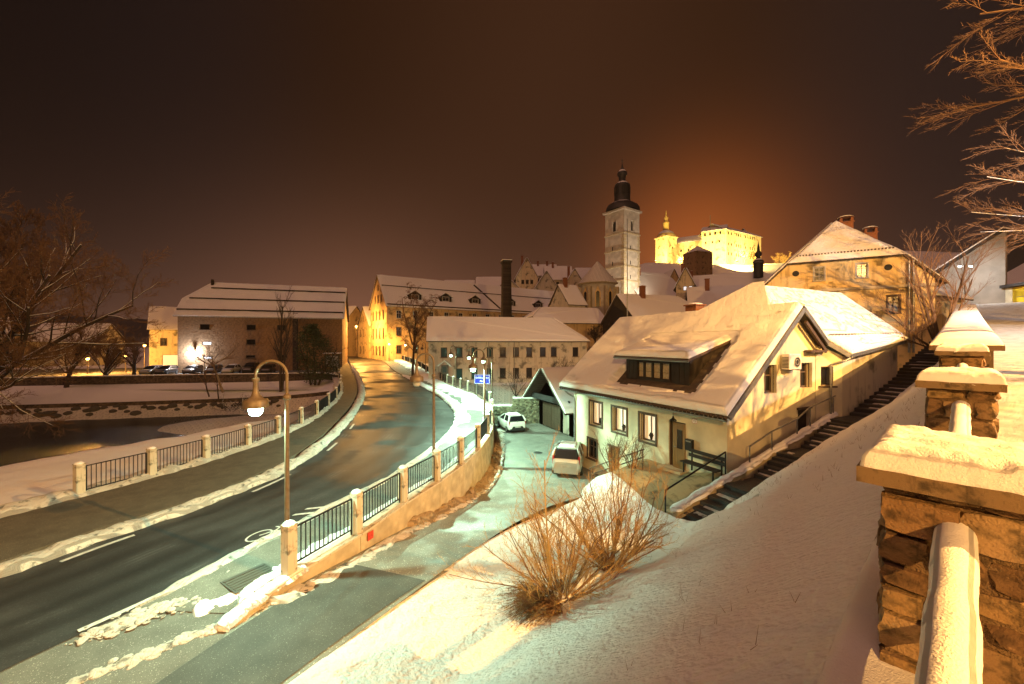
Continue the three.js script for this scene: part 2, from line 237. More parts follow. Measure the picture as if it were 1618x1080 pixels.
struct('pavement', lw, PAVEBROWN, 'brown gritted pavement on the river side');
// lumpy ridges of shovelled snow along a line
function ridge(c, u0, u1, wid, hei, n, s, side = 0, lumpAmp = 0.5, y = 0) {
  return new M().grid(n, 9, (u, v) => {
    const t = mix(u0, u1, u), p = c.getPointAt(t), q = c.getTangentAt(t), nx = V(-q.z, 0, q.x).normalize(), k = u * n * 0.18;
    const w = wid * (0.65 + 0.7 * fbm(k * 1.7, s, s, 4)) * smooth(0, 0.02, u) * smooth(1, 0.98, u), e = (v - 0.5) * 2 + side;
    const prof = Math.pow(Math.max(0, 1 - Math.pow(Math.abs((v - 0.5) * 2), 2.2)), 0.7);
    p.addScaledVector(nx, e * w / 2 + 0.25 * wid * (fbm(p.x * 2.3 + 9, p.z * 2.3, s + 3, 4) - 0.5)); const big = fbm(p.x * 1.6, p.z * 1.6, s + 7, 3), sm = fbm(p.x * 7, p.z * 7, s + 9, 3); p.y += y * (u0 === 0 ? smooth(0, 0.035, u) : 1) - 0.012 + hei * prof * Math.max(0.02, 1 - lumpAmp + 2 * lumpAmp * (1.5 * (big - 0.5) + 0.35 + 0.5 * sm));
    return p;
  });
}
stuff('snow_bank', ridge(Lc, 0.06, 0.7, 0.75, 0.2, 420, 3, 0, 0.45, 0.02), SNOWROUGH, 'ploughed snow bank along the kerb of the road, river side', 'snow');
stuff('snow_bank', ridge(LFc, 0.04, 0.72, 1.1, 0.22, 420, 5, -0.5, 0.45, 0.12), SNOWROUGH, 'rough snow heaped along the foot of the river railing', 'snow');
stuff('snow_bank', ridge(kerbR, 0.0, 0.42, 0.42, 0.1, 240, 9, 0.2, 0.6, 0.1), SNOWROUGH, 'thin snow line on the pavement kerb nearest the lane', 'snow');
stuff('snow_bank', ridge(insideR, 0.0, 0.3, 0.55, 0.09, 180, 11, -0.6, 0.5, 0.12), SNOW, 'snow strip on the pavement along the iron railing', 'snow');
stuff('snow_bank', ridge(insideR, 0.25, 0.99, 2.2, 0.22, 260, 13, -0.9, 0.4, 0.12), SNOW, 'wide snow strip along the railing round the road bend', 'snow');
stuff('snow_bank', ridge(kerbR, 0.2, 0.62, 1.1, 0.12, 200, 15, 0.7, 0.4, 0.1), SNOW, 'smooth snow band along the inner kerb of the bend', 'snow');
stuff('snow_bank', ridge(wallFoot, 0.02, 0.9, 0.6, 0.1, 300, 17, 1.5, 0.6, 0.0), SNOWROUGH, 'snow edge on the lane below the concrete wall', 'snow');
stuff('dirty_snow', ridge(wallFoot, 0.2, 0.86, 0.75, 0.2, 260, 19, 0.5, 0.7), SNOWDIRTY, 'brown gritty snow and leaves at the foot of the concrete wall', 'snow');
const lumpGeo = new THREE.IcosahedronGeometry(1, 1); function crumbs(pts, wid, n, s, y0 = 0) { R = rng(s); const c = curve(pts), m = new M(); for (let k = 0; k < n; k++) { const p = c.getPointAt(R()), q = (R() + R() + R() - 1.5) / 1.5 * wid, a = R() * 6.28; p.x += Math.cos(a) * q; p.z += Math.sin(a) * q; const big = Math.pow(R(), 3), r = 0.015 + 0.085 * big * (1 - 0.5 * Math.abs(q) / wid); m.geo(lumpGeo, new THREE.Matrix4().makeRotationY(a).scale(V(r * rr(0.9, 2.0), r * rr(0.25, 0.55), r * rr(0.8, 1.4))).setPosition(p.x, p.y + y0 + r * 0.1, p.z)); } return m; }
stuff('snow_crumbs', crumbs([P(-8.3, 0, 7.9), P(-7.4, 0.02, 8.9), P(-6.9, 0.08, 10)], 0.62, 760, 23), SNOWROUGH, 'crumbled snow at the end of the pavement by the junction', 'snow');
stuff('snow_crumbs', crumbs([P(-7.5, -0.02, 6.8), P(-6.6, -0.02, 7.6), P(-5.7, -0.02, 8.5), P(-5.1, -0.1, 9.6)], 0.3, 560, 29), SNOWROUGH, 'broken snow trail at the tip of the concrete wall', 'snow');
stuff('snow_bank', ridge(curve([P(-6.9, -0.01, 8.6), P(-6.2, 0.0, 9.0), P(-5.75, 0.1, 9.7), P(-4.95, 0.12, 11.7)]), 0, 1, 0.7, 0.1, 90, 31, -0.2, 0.5), SNOW, 'white snow wedge on the pavement beside the first railing pier', 'snow');
stuff('snow_bank', ridge(curve([P(-5.9, 0.0, 8.0), P(-5.74, 0.1, 8.5), P(-5.55, 0.14, 9.2), P(-5.2, 0.14, 10)]), 0, 1, 0.42, 0.09, 80, 49, 0, 0.4), SNOW, 'snow lying on the low tip of the concrete wall', 'snow');
// road paint
function dash(c, u0, u1, off, w) { return new M().grid(8, 1, (u, v) => { const t = mix(u0, u1, u), p = c.getPointAt(t), q = c.getTangentAt(t), n = V(-q.z, 0, q.x).normalize(); p.addScaledVector(n, off + (v - 0.5) * w); p.y += 0.022; return p; }); }
const marks = [];
for (const [c, off, list] of [[Rc, -0.12, [[0.045, 0.06], [0.078, 0.092], [0.11, 0.122]]], [Lc, 0.75, [[0.09, 0.1], [0.128, 0.14], [0.165, 0.179], [0.205, 0.217], [0.243, 0.255]]]]) for (const [a, b] of list) marks.push(struct('road_marking', dash(c, a, b, off, 0.13), PAINT));
{ // bicycle and chevrons, flat paint
  const o = G(424, 850, 0), dir = Rc.getTangentAt(0.14), nx = V(-dir.z, 0, dir.x).normalize(), at = (u, v) => o.clone().addScaledVector(dir, u).addScaledVector(nx, -v).setY(0.026);
  const m = new M(), line = (pts, w) => { for (let i = 0; i < pts.length - 1; i++) { const a = at(...pts[i]), b = at(...pts[i + 1]), t = b.clone().sub(a).normalize(), n = V(-t.z, 0, t.x).multiplyScalar(w / 2); m.quad(a.clone().add(n), a.clone().sub(n), b.clone().sub(n), b.clone().add(n)); } };
  const ring = (cu, cv, r) => Array.from({ length: 19 }, (_, i) => [cu + r * 1.5 * Math.cos(i / 18 * 6.283), cv + r * Math.sin(i / 18 * 6.283)]);
  line(ring(0, -0.36, 0.25), 0.05); line(ring(0, 0.36, 0.25), 0.05); line([[0, -0.36], [0.42, -0.2], [0.42, 0.2], [0, 0.36]], 0.05); line([[0, -0.36], [0.02, 0.0], [0.42, 0.2]], 0.05); line([[0.02, 0], [0.5, -0.24], [0.56, -0.1]], 0.05); line([[0.42, 0.2], [0.62, 0.26], [0.6, 0.42]], 0.05);
  struct('bicycle_marking', m, PAINT);
  const c = new M(); for (const k of [1.35, 1.85]) for (const s of [-1, 1]) { const q = [[k, s * 0.62], [k + 0.14, s * 0.62], [k + 0.6, 0], [k + 0.44, 0]].map(([a, b]) => at(a, b)); s < 0 ? c.quad(...q) : c.quad(...q.reverse()); }
  struct('chevron_marking', c, PAINT);
}
// ---------- river and banks ----------
const RIVER = -3.5;
struct('river', new M().grid(80, 40, (u, v) => { const x = mix(-170, 60, u), d = mix(18, 66, v); return P(x, RIVER + 0.03 * vnoise(x * 0.4, d * 1.1, 5), d); }), WATER);
// near bank: from the railing down to the water
const bankW = curve(v3([[-58, 0, -3.7], [-44, 13, -3.7], [-33, 23.5, -3.7], [-27.5, 25.5, -3.7], [-22, 24.5, -3.7], [-18.3, 25, -3.7], [-16.6, 28, -3.7], [-16.9, 33, -3.7], [-18.6, 38, -3.7], [-21.2, 44, -3.7], [-23.8, 49, -3.7]]));
struct('river_bank', new M().grid(120, 30, (u, v) => { const a = LFc.getPointAt(mix(0.0, 0.62, u)), b = bankW.getPointAt(u); const r = a.clone().lerp(b, v); r.y = mix(-0.25, -3.8, smooth(0.45, 1.0, v) * 0.85 + 0.15 * v) + 0.55 * (fbm(r.x * 0.35, r.z * 0.35, 21, 4) - 0.5) * smooth(0, 0.1, v); return r; }), SNOW, 'snowy near bank below the road railing');
// bridge edges and abutments under the road
const deck = new M(); { for (const [c, o] of [[LFc, -0.35], [RFext, 0.28]]) deck.grid(140, 4, (u, v) => { const p = c.getPointAt(u), q = c.getTangentAt(u), n = V(-q.z, 0, q.x).normalize(); p.addScaledVector(n, o * 0.4); p.y += -0.02 - v * 5.2; return p; }); }
struct('road_embankment', deck, CONCRETE);
// far bank
const farTop = curve(v3([[-135, 30, -0.3], [-100, 46, -0.3], [-72, 55, -0.3], [-53, 60, -0.4], [-38, 63, -0.4], [-30, 64, -0.2], [-26, 60, 0]])), farFoot = curve(v3([[-130, 24, -1.9], [-92, 40, -1.9], [-66, 47.5, -1.9], [-47, 52, -1.9], [-34, 54.5, -1.7], [-27.5, 54.5, -1.2], [-23.5, 53, -0.6]])), farWater = curve(v3([[-126, 20, -3.6], [-90, 36.5, -3.6], [-64, 43.5, -3.6], [-45.5, 48.5, -3.6], [-33, 51, -3.6], [-27, 51, -3.6], [-22.6, 50, -3.6]]));
struct('river_bank', new M().grid(120, 16, (u, v) => { const r = farTop.getPointAt(u).lerp(farFoot.getPointAt(u), v); r.y += 0.3 * (fbm(r.x * 0.3, r.z * 0.3, 27, 4) - 0.5) * smooth(0, 0.15, v) * smooth(1, 0.85, v); return r; }), SNOW, 'smooth snow slope of the far bank below the mill');
{ const m = new M(); m.grid(100, 3, (u, v) => { const r = farFoot.getPointAt(u); r.y -= 0.55 * v; return r; }); struct('bank_wall', m, PARAPET); }
struct('river_bank', new M().grid(160, 14, (u, v) => { const r = farFoot.getPointAt(u).lerp(farWater.getPointAt(u), v); r.y = mix(r.y - 0.5, r.y, v) + 0.35 * (fbm(r.x * 0.8, r.z * 0.8, 33, 4) - 0.4) * smooth(0, 0.2, v); return r; }), SNOWROUGH, 'stony snow-dusted shore at the far water edge');
// island in the river
{ const c = [[232, 680], [270, 668], [340, 660], [430, 653], [520, 650], [552, 655], [540, 668], [470, 678], [390, 688], [300, 690]].map(([a, b]) => G(a, b, -3.5)); const cl = new THREE.CatmullRomCurve3(c, true), mid = V(0, 0, 0); c.forEach((p) => mid.add(p)); mid.divideScalar(c.length);
  struct('gravel_island', new M().grid(90, 12, (u, v) => { const r = mid.clone().lerp(cl.getPointAt(u % 1), v); r.y = -3.62 + 0.55 * (1 - Math.pow(v, 3)) + 0.3 * (fbm(r.x * 0.7, r.z * 0.7, 39, 4) - 0.4) * (1 - v * v); return r; }, true), SNOWROUGH); }
// rocks: a few shapes, each rock of its own along the far shore
const rockGeo = [1, 2, 3, 4].map((s) => { const g = new THREE.IcosahedronGeometry(1, 1), p = g.attributes.position; for (let i = 0; i < p.count; i++) { const a = V().fromBufferAttribute(p, i), k = 0.72 + 0.5 * fbm(a.x * 1.4 + s * 7 + a.z, a.y * 1.4 + s * 3, s, 3); p.setXYZ(i, a.x * k, a.y * k * 0.7, a.z * k); } g.computeVertexNormals(); return new M().geo(g).build(); });
const rockCap = [1, 2].map((s) => { const m = new M(); m.lathe([[0, 0.62], [0.35, 0.58], [0.62, 0.44], [0.72, 0.3]], 8); return m.build(); });
R = rng(91);
for (let k = 0; k < 92; k++) {
  const u = mix(0.34, 0.93, k / 92) + rr(-0.004, 0.004), a = farFoot.getPointAt(u), b = farWater.getPointAt(u), v = rr(0.05, 0.65), p = a.lerp(b, v), s = rr(0.28, 0.62);
  const o = thing('river_rock', 'snow-capped dark boulder of the revetment at the far water edge', 'rock', V(p.x, p.y - 0.45 * (1 - v) + s * 0.2, p.z), rr(0, 6), 'boulders along the far shore');
  const q = part('stone', rockGeo[k % 4], ROCK, o); q.scale.setScalar(s); const c = part('snow', rockCap[k % 2], SNOW, o); c.scale.set(s * rr(0.7, 1), s * 0.8, s * rr(0.6, 0.9)); c.position.y = s * 0.02;
}
for (let k = 0; k < 40; k++) { // right of the bridge
  const x = rr(0, 14), d = rr(40.5, 55), s = rr(0.3, 0.8);
  const o = thing('river_rock', 'dark boulder with snow cap in the river behind the yard wall', 'rock', V(x, RIVER + s * 0.1, -d), rr(0, 6), 'boulders in the river behind the yard');
  part('stone', rockGeo[k % 4], ROCK, o).scale.setScalar(s); const c = part('snow', rockCap[k % 2], SNOW, o); c.scale.set(s * 0.9, s * 0.8, s * 0.8);
}
struct('river_bank', new M().grid(40, 12, (u, v) => { const x = mix(-9, 26, u), d = mix(57, 49, v); const y = mix(-0.35, -3.8, smooth(0.1, 1, v)) + 0.9 * (fbm(x * 0.5, d * 0.5, 43, 4) - 0.5) * smooth(0, 0.3, v); return P(x, y, d); }), SNOWROUGH, 'rocky snowy bank below the long pale building');
{ const m = new M(); m.box(5, -3.6, -39.75, 16, 3.4, 0.3); struct('yard_wall', m, CONCRETE); }

// ---------- hillside, path, terrace ----------
const pathY = (t) => 4.1 + 0.052 * t + 0.0006 * Math.max(0, t) ** 2;
const TS = (t, s, y) => P(0.751 * t + 0.66 * s, y, 0.66 * t - 0.751 * s);
const HX = 0.898, HZ = 0.441, HA = [8.6, 15.95];
const HL = (x, y, z) => V(HA[0] + HX * x + HZ * z, y, -HA[1] - HZ * x + HX * z);   // frame of the yellow house
const stairY = (x) => x < -3.5 ? -0.35 : x < 7.4 ? mix(-0.35, 2.3, (x + 3.5) / 10.9) : mix(2.3, 7.2, Math.min(1, (x - 7.4) / 20.7));
const stairIn = (x) => x < 7.4 ? 0.62 : mix(0.75, -1.7, (x - 7.4) / 20.7), stairOut = (x) => x < 7.4 ? 1.6 : mix(1.8, 0.4, (x - 7.4) / 20.7);
const rows = [[-7, V(-11, 0.1, -0.2), V(-11.4, 0.02, -0.6)], [-2, P(-5.3, 0.12, 2.9), P(-5.6, 0.02, 3.6)], [1, P(-2.95, 0.16, 4.87), P(-3.8, 0.03, 6.7)], [3, P(-1.45, 0.14, 6.2), P(-2.7, -0.08, 8.7)], [6, P(0.8, 0.02, 8.2), P(-1.15, -0.4, 11.9)], [9, P(3.06, 0.02, 10.15), P(0.2, -0.9, 14.6)], [11, P(4.5, 0.05, 11.4), P(1.9, -1.45, 17.3)], [12.6, P(5.6, 0.1, 12.5), P(3.9, -0.45, 16.6)], [13.6, HL(-3.6, 0.0, 1.95), HL(-3.6, -0.34, 0.7)]];
for (const x of [-2, 0, 2, 4, 6, 7.4, 10, 14, 18, 22, 26, 28.5]) { const p = HL(x, stairY(x) + 0.3, stairOut(x)), t = 0.751 * p.x + 0.66 * -p.z; rows.push([t, p, HL(x, stairY(x) - 0.5, stairOut(x) - 0.3)]); }
const cTop = curve(rows.map(([t]) => TS(t, -0.42, pathY(t) - 0.5))), cFoot = curve(rows.map((r) => r[1])), cBot = curve(rows.map((r) => r[2]));
const hillN = 260;
struct('hillside', new M().grid(hillN, 90, (u, v) => {
  const T = cTop.getPoint(u), A = cFoot.getPoint(u), B = cBot.getPoint(u), k = v * 2, e = 0.16, w = smooth(1 - e, 1 + e, k);
  const a = T.clone().lerp(A, k), b = A.clone().lerp(B, k - 1), r = a.lerp(b, w);
  r.y += (0.26 * (fbm(r.x * 0.42, r.z * 0.42, 53, 4) - 0.5) + 0.12 * (fbm(r.x * 1.5, r.z * 1.5, 58, 3) - 0.5) + 0.06 * (fbm(r.x * 4, r.z * 4, 57, 3) - 0.5)) * smooth(0, 0.12, v) * smooth(1, 0.9, v) - 0.12 * Math.sin(Math.min(1, k) * Math.PI);
  return r;
}), mat([0.79, 0.79, 0.80], 0.85, { bump: lumps, bsize: 2.3, bs: 0.09 }));
// dry grass tips through the snow on the slope
R = rng(17);
{ const m = new M(); for (let k = 0; k < 420; k++) { const u = rr(0.02, 0.5), v = rr(0.03, 0.47), c = fbm(u * 40, v * 16, 7, 3); if (c < 0.52) continue; const p = cTop.getPoint(u).lerp(cFoot.getPoint(u), v * 2); p.y += 0.1; for (let b = 0; b < 2; b++) { const h = rr(0.04, 0.13), q = p.clone().add(V(rr(-0.06, 0.06), 0, rr(-0.06, 0.06))); m.tube([q, q.clone().add(V(rr(-0.06, 0.06), h, rr(-0.06, 0.06)))], [0.003, 0.001], 3, false); } } stuff('dry_grass', m, TWIG, 'thin dry grass stalks poking through the snowy slope', 'grass'); }
// path behind the parapet
struct('path', new M().grid(120, 26, (u, v) => { const t = mix(-16, 62, u), s = mix(0.2, 13 + 14 * smooth(20, 55, t), v), y = pathY(t) + 0.05 * (fbm(t * 3.2, s * 3.2, 61, 4) - 0.5) + 0.25 * smooth(3, 9, s) * fbm(t * 0.5, s * 0.5, 62, 3); return TS(t, s, y); }), mat([0.68, 0.67, 0.65], 0.9, { map: blotch, size: 1.4, bump: lumps, bsize: 0.5, bs: 0.06 }));
// landing in front of the house door, embankment down to the yard
const landEdge = curve([HL(-3.7, -0.36, 0.75), HL(-3.5, -0.3, -0.6), HL(-2.9, -0.2, -2.6), HL(-2.2, -0.4, -4.4), HL(-1.4, -1.3, -6.0), HL(-0.3, -1.9, -7.0)]), yardEdge = curve([P(3.9, -0.47, 16.6), P(2.6, -1.35, 17.8), P(2.9, -1.85, 19.2), P(3.5, -1.93, 20.6), P(4.4, -1.93, 21.8), HL(-0.4, -1.95, -7.1)]);
struct('embankment', new M().grid(60, 24, (u, v) => { const r = landEdge.getPoint(u).lerp(yardEdge.getPoint(u), v); r.y += (0.12 * Math.sin(v * Math.PI) + 0.2 * (fbm(r.x * 1.3, r.z * 1.3, 67, 3) - 0.5)) * smooth(0, 0.1, v) * smooth(1, 0.9, v); return r; }), SNOW);
struct('landing', new M().grid(30, 20, (u, v) => { const z = mix(0.7, -6.8, u), e = landEdge.getPoint(Math.min(1, u)), r = HL(0.05, Math.min(mix(0.5, 0.02, smooth(0, -2.2, z)), 0.02 + 0.5 * smooth(-2.2, 0, z)) - 1.95 * smooth(-4.2, -6.8, z), z).lerp(e, v); return r; }), mat([0.30, 0.24, 0.14], 0.85, { map: stain, size: 2.6, bump: lumps, bsize: 0.6, bs: 0.015 }));
// town ground rising to the castle
struct('town_hill', new M().grid(110, 90, (u, v) => {
  const x = mix(-140, 420, u), d = mix(56.5, 620, v * v * 0.6 + v * 0.4); const az = x / d;
  let y = 0.2 + 13 * smooth(74, 118, d) * smooth(-0.12, 0.18, az) + 34 * smooth(158, 206, d) * smooth(0.12, 0.34, az) + 18 * smooth(90, 170, d) * smooth(-0.14, 0.05, az) * smooth(0.3, 0.15, az) + 22 * smooth(240, 420, d) * smooth(0.25, 0.8, az);
  y += 6 * smooth(36, 60, d) * smooth(0.72, 0.95, az) + roadY(d) * smooth(0.0, -0.2, az) + 3 * (fbm(x * 0.02, d * 0.02, 71, 4) - 0.5) * smooth(130, 200, d);
  if (az < -0.12) y -= 0.6; return P(x, y - 0.6, d);
}), SNOW);
struct('far_hills', new M().grid(90, 14, (u, v) => { const a = mix(-1.0, 1.15, u), d = 640 + 180 * v, h = (14 + 40 * smooth(0.2, 0.8, a) * (1 - 0.3 * smooth(0.8, 1.1, a)) + 22 * smooth(-0.4, -0.9, a)) * Math.pow(v, 0.7) * (0.75 + 0.5 * fbm(a * 9, 1, 73, 4)) + v * 22; return P(Math.tan(a) * d, h - 3, d); }), mat([0.05, 0.045, 0.045], 1));
// forecourt of the mill
struct('car_park', new M().grid(20, 6, (u, v) => { const p = farTop.getPointAt(mix(0.1, 1, u)); const q = P(p.x - 6 + 4 * u, 0.35, -p.z + 30); p.y = 0.3; return p.lerp(q, v); }), mat([0.3, 0.29, 0.28], 0.9, { map: slushMap, size: 3 }));
// ---------- concrete wall, railings, lamps ----------
{ // retaining wall between pavement and lane, cut into casting lengths
  const wall = thing('retaining_wall', 'stained concrete retaining wall carrying the iron railing above the lane', 'wall');
  const pts = [[-5.8, 8.15], [-5.62, 8.9], ...RFp.slice(0, 11)];
  for (let k = 0; k < pts.length - 1; k++) {
    const [a, b] = [pts[k], pts[k + 1]], dx = b[0] - a[0], dz = b[1] - a[1], L = Math.hypot(dx, dz), nx = dz / L, nd = -dx / L, g = 0.006 / L;
    const q = (e, s, y) => P(mix(a[0], b[0], e) + nx * s, y, mix(a[1], b[1], e) + nd * s);
    const top = (e) => 0.14 * (k === 0 ? mix(0.15, 1, e) : 1), low = (e) => rampY(mix(a[1], b[1], e)) - 0.25, e0 = g, e1 = 1 - g, m = new M();
    m.quad(q(e0, 0.16, low(e0)), q(e1, 0.16, low(e1)), q(e1, 0.16, top(e1)), q(e0, 0.16, top(e0)));
    m.quad(q(e1, -0.2, low(e1)), q(e0, -0.2, low(e0)), q(e0, -0.2, top(e0)), q(e1, -0.2, top(e1)));
    m.quad(q(e0, 0.16, top(e0)), q(e1, 0.16, top(e1)), q(e1, -0.2, top(e1)), q(e0, -0.2, top(e0)));
    m.quad(q(e0, -0.2, low(e0)), q(e0, 0.16, low(e0)), q(e0, 0.16, top(e0)), q(e0, -0.2, top(e0))); m.quad(q(e1, 0.16, low(e1)), q(e1, -0.2, low(e1)), q(e1, -0.2, top(e1)), q(e1, 0.16, top(e1)));
    part('wall_length', m, CONCRETE, wall);
    if (k > 0) { const c = new M(); c.quad(q(e0, 0.2, 0.142), q(e1, 0.2, 0.142), q(e1, 0.2, 0.2), q(e0, 0.2, 0.2)); c.quad(q(e0, 0.2, 0.2), q(e1, 0.2, 0.2), q(e1, -0.2, 0.2), q(e0, -0.2, 0.2)); c.quad(q(e1, -0.2, 0.142), q(e0, -0.2, 0.142), q(e0, -0.2, 0.2), q(e1, -0.2, 0.2)); c.quad(q(e0, 0.2, 0.142), q(e0, -0.2, 0.142), q(e1, -0.2, 0.142), q(e1, 0.2, 0.142)); part('coping', c, POSTCON, wall); }
  }
  const o = P(-4.42, -0.06, 12.05), m = new M(); m.box(0, 0, 0, 0.24, 0.24, 0.01); const s = solo('wall_plate', m, mat([0.55, 0.05, 0.03], 0.6, { map: stain, size: 0.3 }), 'small red square plate on the concrete wall face', 'plate'); s.position.copy(o).add(V(0.175 * 0.94, 0, 0.175 * 0.33)); s.rotation.y = Math.atan2(2.05, 0.83) ; s.position.y = -0.02;
}
const barGeo = new M().box(0, 0, 0, 0.022, 0.86, 0.022).build();
const postGeo = (() => { const m = new M(); m.box(0, 0.6, 0, 0.25, 1.2, 0.25); m.geo(new THREE.ConeGeometry(0.19, 0.06, 4, 1), new THREE.Matrix4().makeRotationY(Math.PI / 4).setPosition(0, 1.235, 0)); m.box(0, 1.2, 0, 0.27, 0.03, 0.27); return m.build(); })();
const postSnow = new M().lathe([[0.15, 1.205], [0.13, 1.25], [0.07, 1.285], [0, 1.295]], 8).build();
function railing(pts, label, y0, near) {
  const o = thing('iron_railing', label, 'railing');
  pts.forEach(([x, d], i) => {
    const y = roadY(d) + y0, nx = pts[Math.min(i + 1, pts.length - 1)], pv = pts[Math.max(i - 1, 0)], turn = Math.atan2(nx[0] - pv[0], -(nx[1] - pv[1]));
    const p = part('pier', postGeo, POSTCON, o); p.position.set(x, y - 0.02, -d); p.rotation.y = turn; const sn = part('snow', postSnow, SNOW, p);
    if (i === pts.length - 1) return;
    const A = P(x, y, d), B = P(nx[0], roadY(nx[1]) + y0, nx[1]), dir = B.clone().sub(A), L = dir.length(); dir.normalize(); A.addScaledVector(dir, 0.19); B.addScaledVector(dir, -0.19);
    const l = L - 0.38, m = new M(), up = (p, h) => p.clone().add(V(0, h, 0));
    m.bar(up(A, 1.06), up(B, 1.06), 0.045, 0.035); m.bar(up(A, 0.17), up(B, 0.17), 0.03, 0.035);
    for (const e of [A, B]) m.bar(up(e, 0.03), up(e, 1.04), 0.04, 0.04);
    const n = Math.max(3, Math.round(l / 0.14)), fine = i < near;
    if (!fine) for (let k = 1; k < n; k++) { const c = A.clone().lerp(B, k / n); m.box(c.x, c.y + 0.61, c.z, 0.022, 0.86, 0.022); }
    const pan = part('panel', m, IRON, o);
    if (fine) for (let k = 1; k < n; k++) { const c = A.clone().lerp(B, k / n), b = part('bar', barGeo, IRON, pan); b.position.set(c.x, c.y + 0.61, c.z); b.rotation.y = turn; }
  });
  return o;
}
railing(RFp, 'black iron railing between concrete piers on the wall above the lane', 0.2, 9);
railing(LFp, 'black iron railing between concrete piers along the river side', 0.12, 6);
// street lamps: pole, gooseneck, bell shade, lantern
function lampParts(o, lit, color, power, dir) {
  const H = 4.3, m = new M();
  m.tube([V(0, 0, 0), V(0, H, 0)], [0.065, 0.05], 10); part('pole', m, LAMPBROWN, o);
  part('base_collar', new M().lathe([[0.11, 0], [0.11, 0.1], [0.08, 0.16], [0.065, 0.2]], 10), LAMPBROWN, o);
  part('ball_joint', new M().geo(new THREE.SphereGeometry(0.095, 12, 8), new THREE.Matrix4().setPosition(0, H, 0)), LAMPBROWN, o);
  const arc = [V(0, H, 0), V(0, H + 0.55, 0)]; for (let k = 1; k <= 12; k++) { const a = k / 12 * Math.PI; arc.push(V(-0.36 + 0.36 * Math.cos(a), H + 0.55 + 0.36 * Math.sin(a), 0)); } arc.push(V(-0.72, H + 0.4, 0));
  part('gooseneck', new M().tube(arc, 0.04, 8), LAMPBROWN, o);
  const sh = part('shade', new M().lathe([[0.05, 0.52], [0.085, 0.5], [0.085, 0.44], [0.055, 0.4], [0.065, 0.2], [0.1, 0.08], [0.18, 0.0], [0.27, -0.03], [0.285, -0.212], [0.265, -0.212], [0.25, -0.045], [0.15, 0.0], [0.06, 0.12]], 18), LAMPBROWN, o); sh.position.set(-0.72, H - 0.02, 0);
  const gl = part('lantern_glass', new M().lathe([[0.0, -0.43], [0.09, -0.42], [0.14, -0.37], [0.16, -0.28], [0.165, -0.08]], 16), lit ? glowMat(color, lit) : FRAMEWHITE, o); gl.position.copy(sh.position);
  if (lit) { const l = new THREE.PointLight(new THREE.Color().setRGB(...color), power, 0, 2); l.position.set(-0.72, H - 0.16, 0); l.castShadow = true; l.shadow.radius = 2; o.add(l); }
  o.rotation.y = dir;
}
const MERC = [0.55, 1.0, 0.68];
const lampList = [
  [-5.62, 9.95, 1, 165, 'lit gooseneck street lamp at the near end of the railing', 0.15],
  [-3.2, 16.3, 0, 0, 'unlit gooseneck street lamp standing mid railing above the lane', -0.1],
  [-1.68, 24.4, 1, 600, 'lit gooseneck street lamp at the railing in front of the blue sign', -0.1],
  [-1.72, 34, 1, 300, 'lit gooseneck lamp right behind the blue sign', -0.1],
  [-3.9, 42.2, 1, 165, 'lit gooseneck lamp left of the blue sign at the bridge', -0.3],
  [-6.9, 49, 1, 110, 'lit gooseneck lamp in front of the wayside shrine', -0.4],
  [-11.4, 60, 1, 110, 'lit gooseneck lamp on the bend left of the shrine', -0.4],
  [-15.2, 70, 0, 0, 'small unlit gooseneck lamp by the weeping tree', -0.4],
  [-18.8, 79, 1, 100, 'lit lamp under the weeping tree near the factory', -0.4],
  [-23, 88, 1, 100, 'farthest lit white lamp beside the factory gable', -0.4],
];
for (const [x, d, lit, pw, label, dir] of lampList) { const o = thing('street_lamp', label, 'street lamp', P(x, roadY(d) + 0.12, d), 0, 'white street lamps along the railing'); lampParts(o, lit * 24, MERC, pw, dir); }
// sodium lamps
const SOD = [1.0, 0.45, 0.09];
function sodium(label, pos, h, power, k, arm = 0, color = SOD, rad = 6) {
  const o = thing('sodium_lamp', label, 'street lamp', V(pos.x, pos.y - h, pos.z));
  part('pole', new M().tube([V(0, 0, 0), V(0, h - 0.1, 0)], [0.09, 0.055], 8), LAMPBROWN, o);
  const m = new M(); m.bar(V(0, h - 0.06, 0), V(arm * 0.9, h + 0.12, 0), 0.07, 0.07); m.box(arm * 1.1, h + 0.15, 0, 0.62, 0.12, 0.28); part('lamp_head', m, LAMPBROWN, o);
  part('bulb', new M().geo(new THREE.SphereGeometry(0.22, 10, 8), new THREE.Matrix4().makeTranslation(arm * 1.1, h - 0.06, 0)), glowMat(color, k), o);
  const l = new THREE.PointLight(new THREE.Color().setRGB(...color), power, 0, 2); l.position.set(arm * 1.1, h - 0.06, 0); l.castShadow = true; l.shadow.radius = rad; o.add(l);
  return o;
}
sodium('sodium lamp over the far street at the yellow gabled house', W(563, 515, 98), 6.3, 3000, 30);
sodium('sodium lamp by the ground floor of the factory gable', W(615, 543, 93), 4.2, 700, 30);
sodium('brightest orange lamp behind the big bare tree', W(139, 566, 68), 3.4, 1100, 25);
sodium('middle orange lamp of the three behind the tree', W(199, 562, 72), 4.0, 420, 25);
sodium('orange lamp nearest the house left of the mill', W(229, 545, 74), 5.5, 60, 25);
// the lamp behind the photographer that lights wall, pillars and gable
for (const [t, s, y, pw, label] of [[14, 13, 15.4, 4800, 'tall sodium lamp across the path right of the viewpoint'], [-14, 13, 14.2, 2600, 'tall sodium lamp across the path behind the viewpoint']]) sodium(label, TS(t, s, y), y - pathY(t), pw, 8, -1, [1.0, 0.50, 0.13], 3);
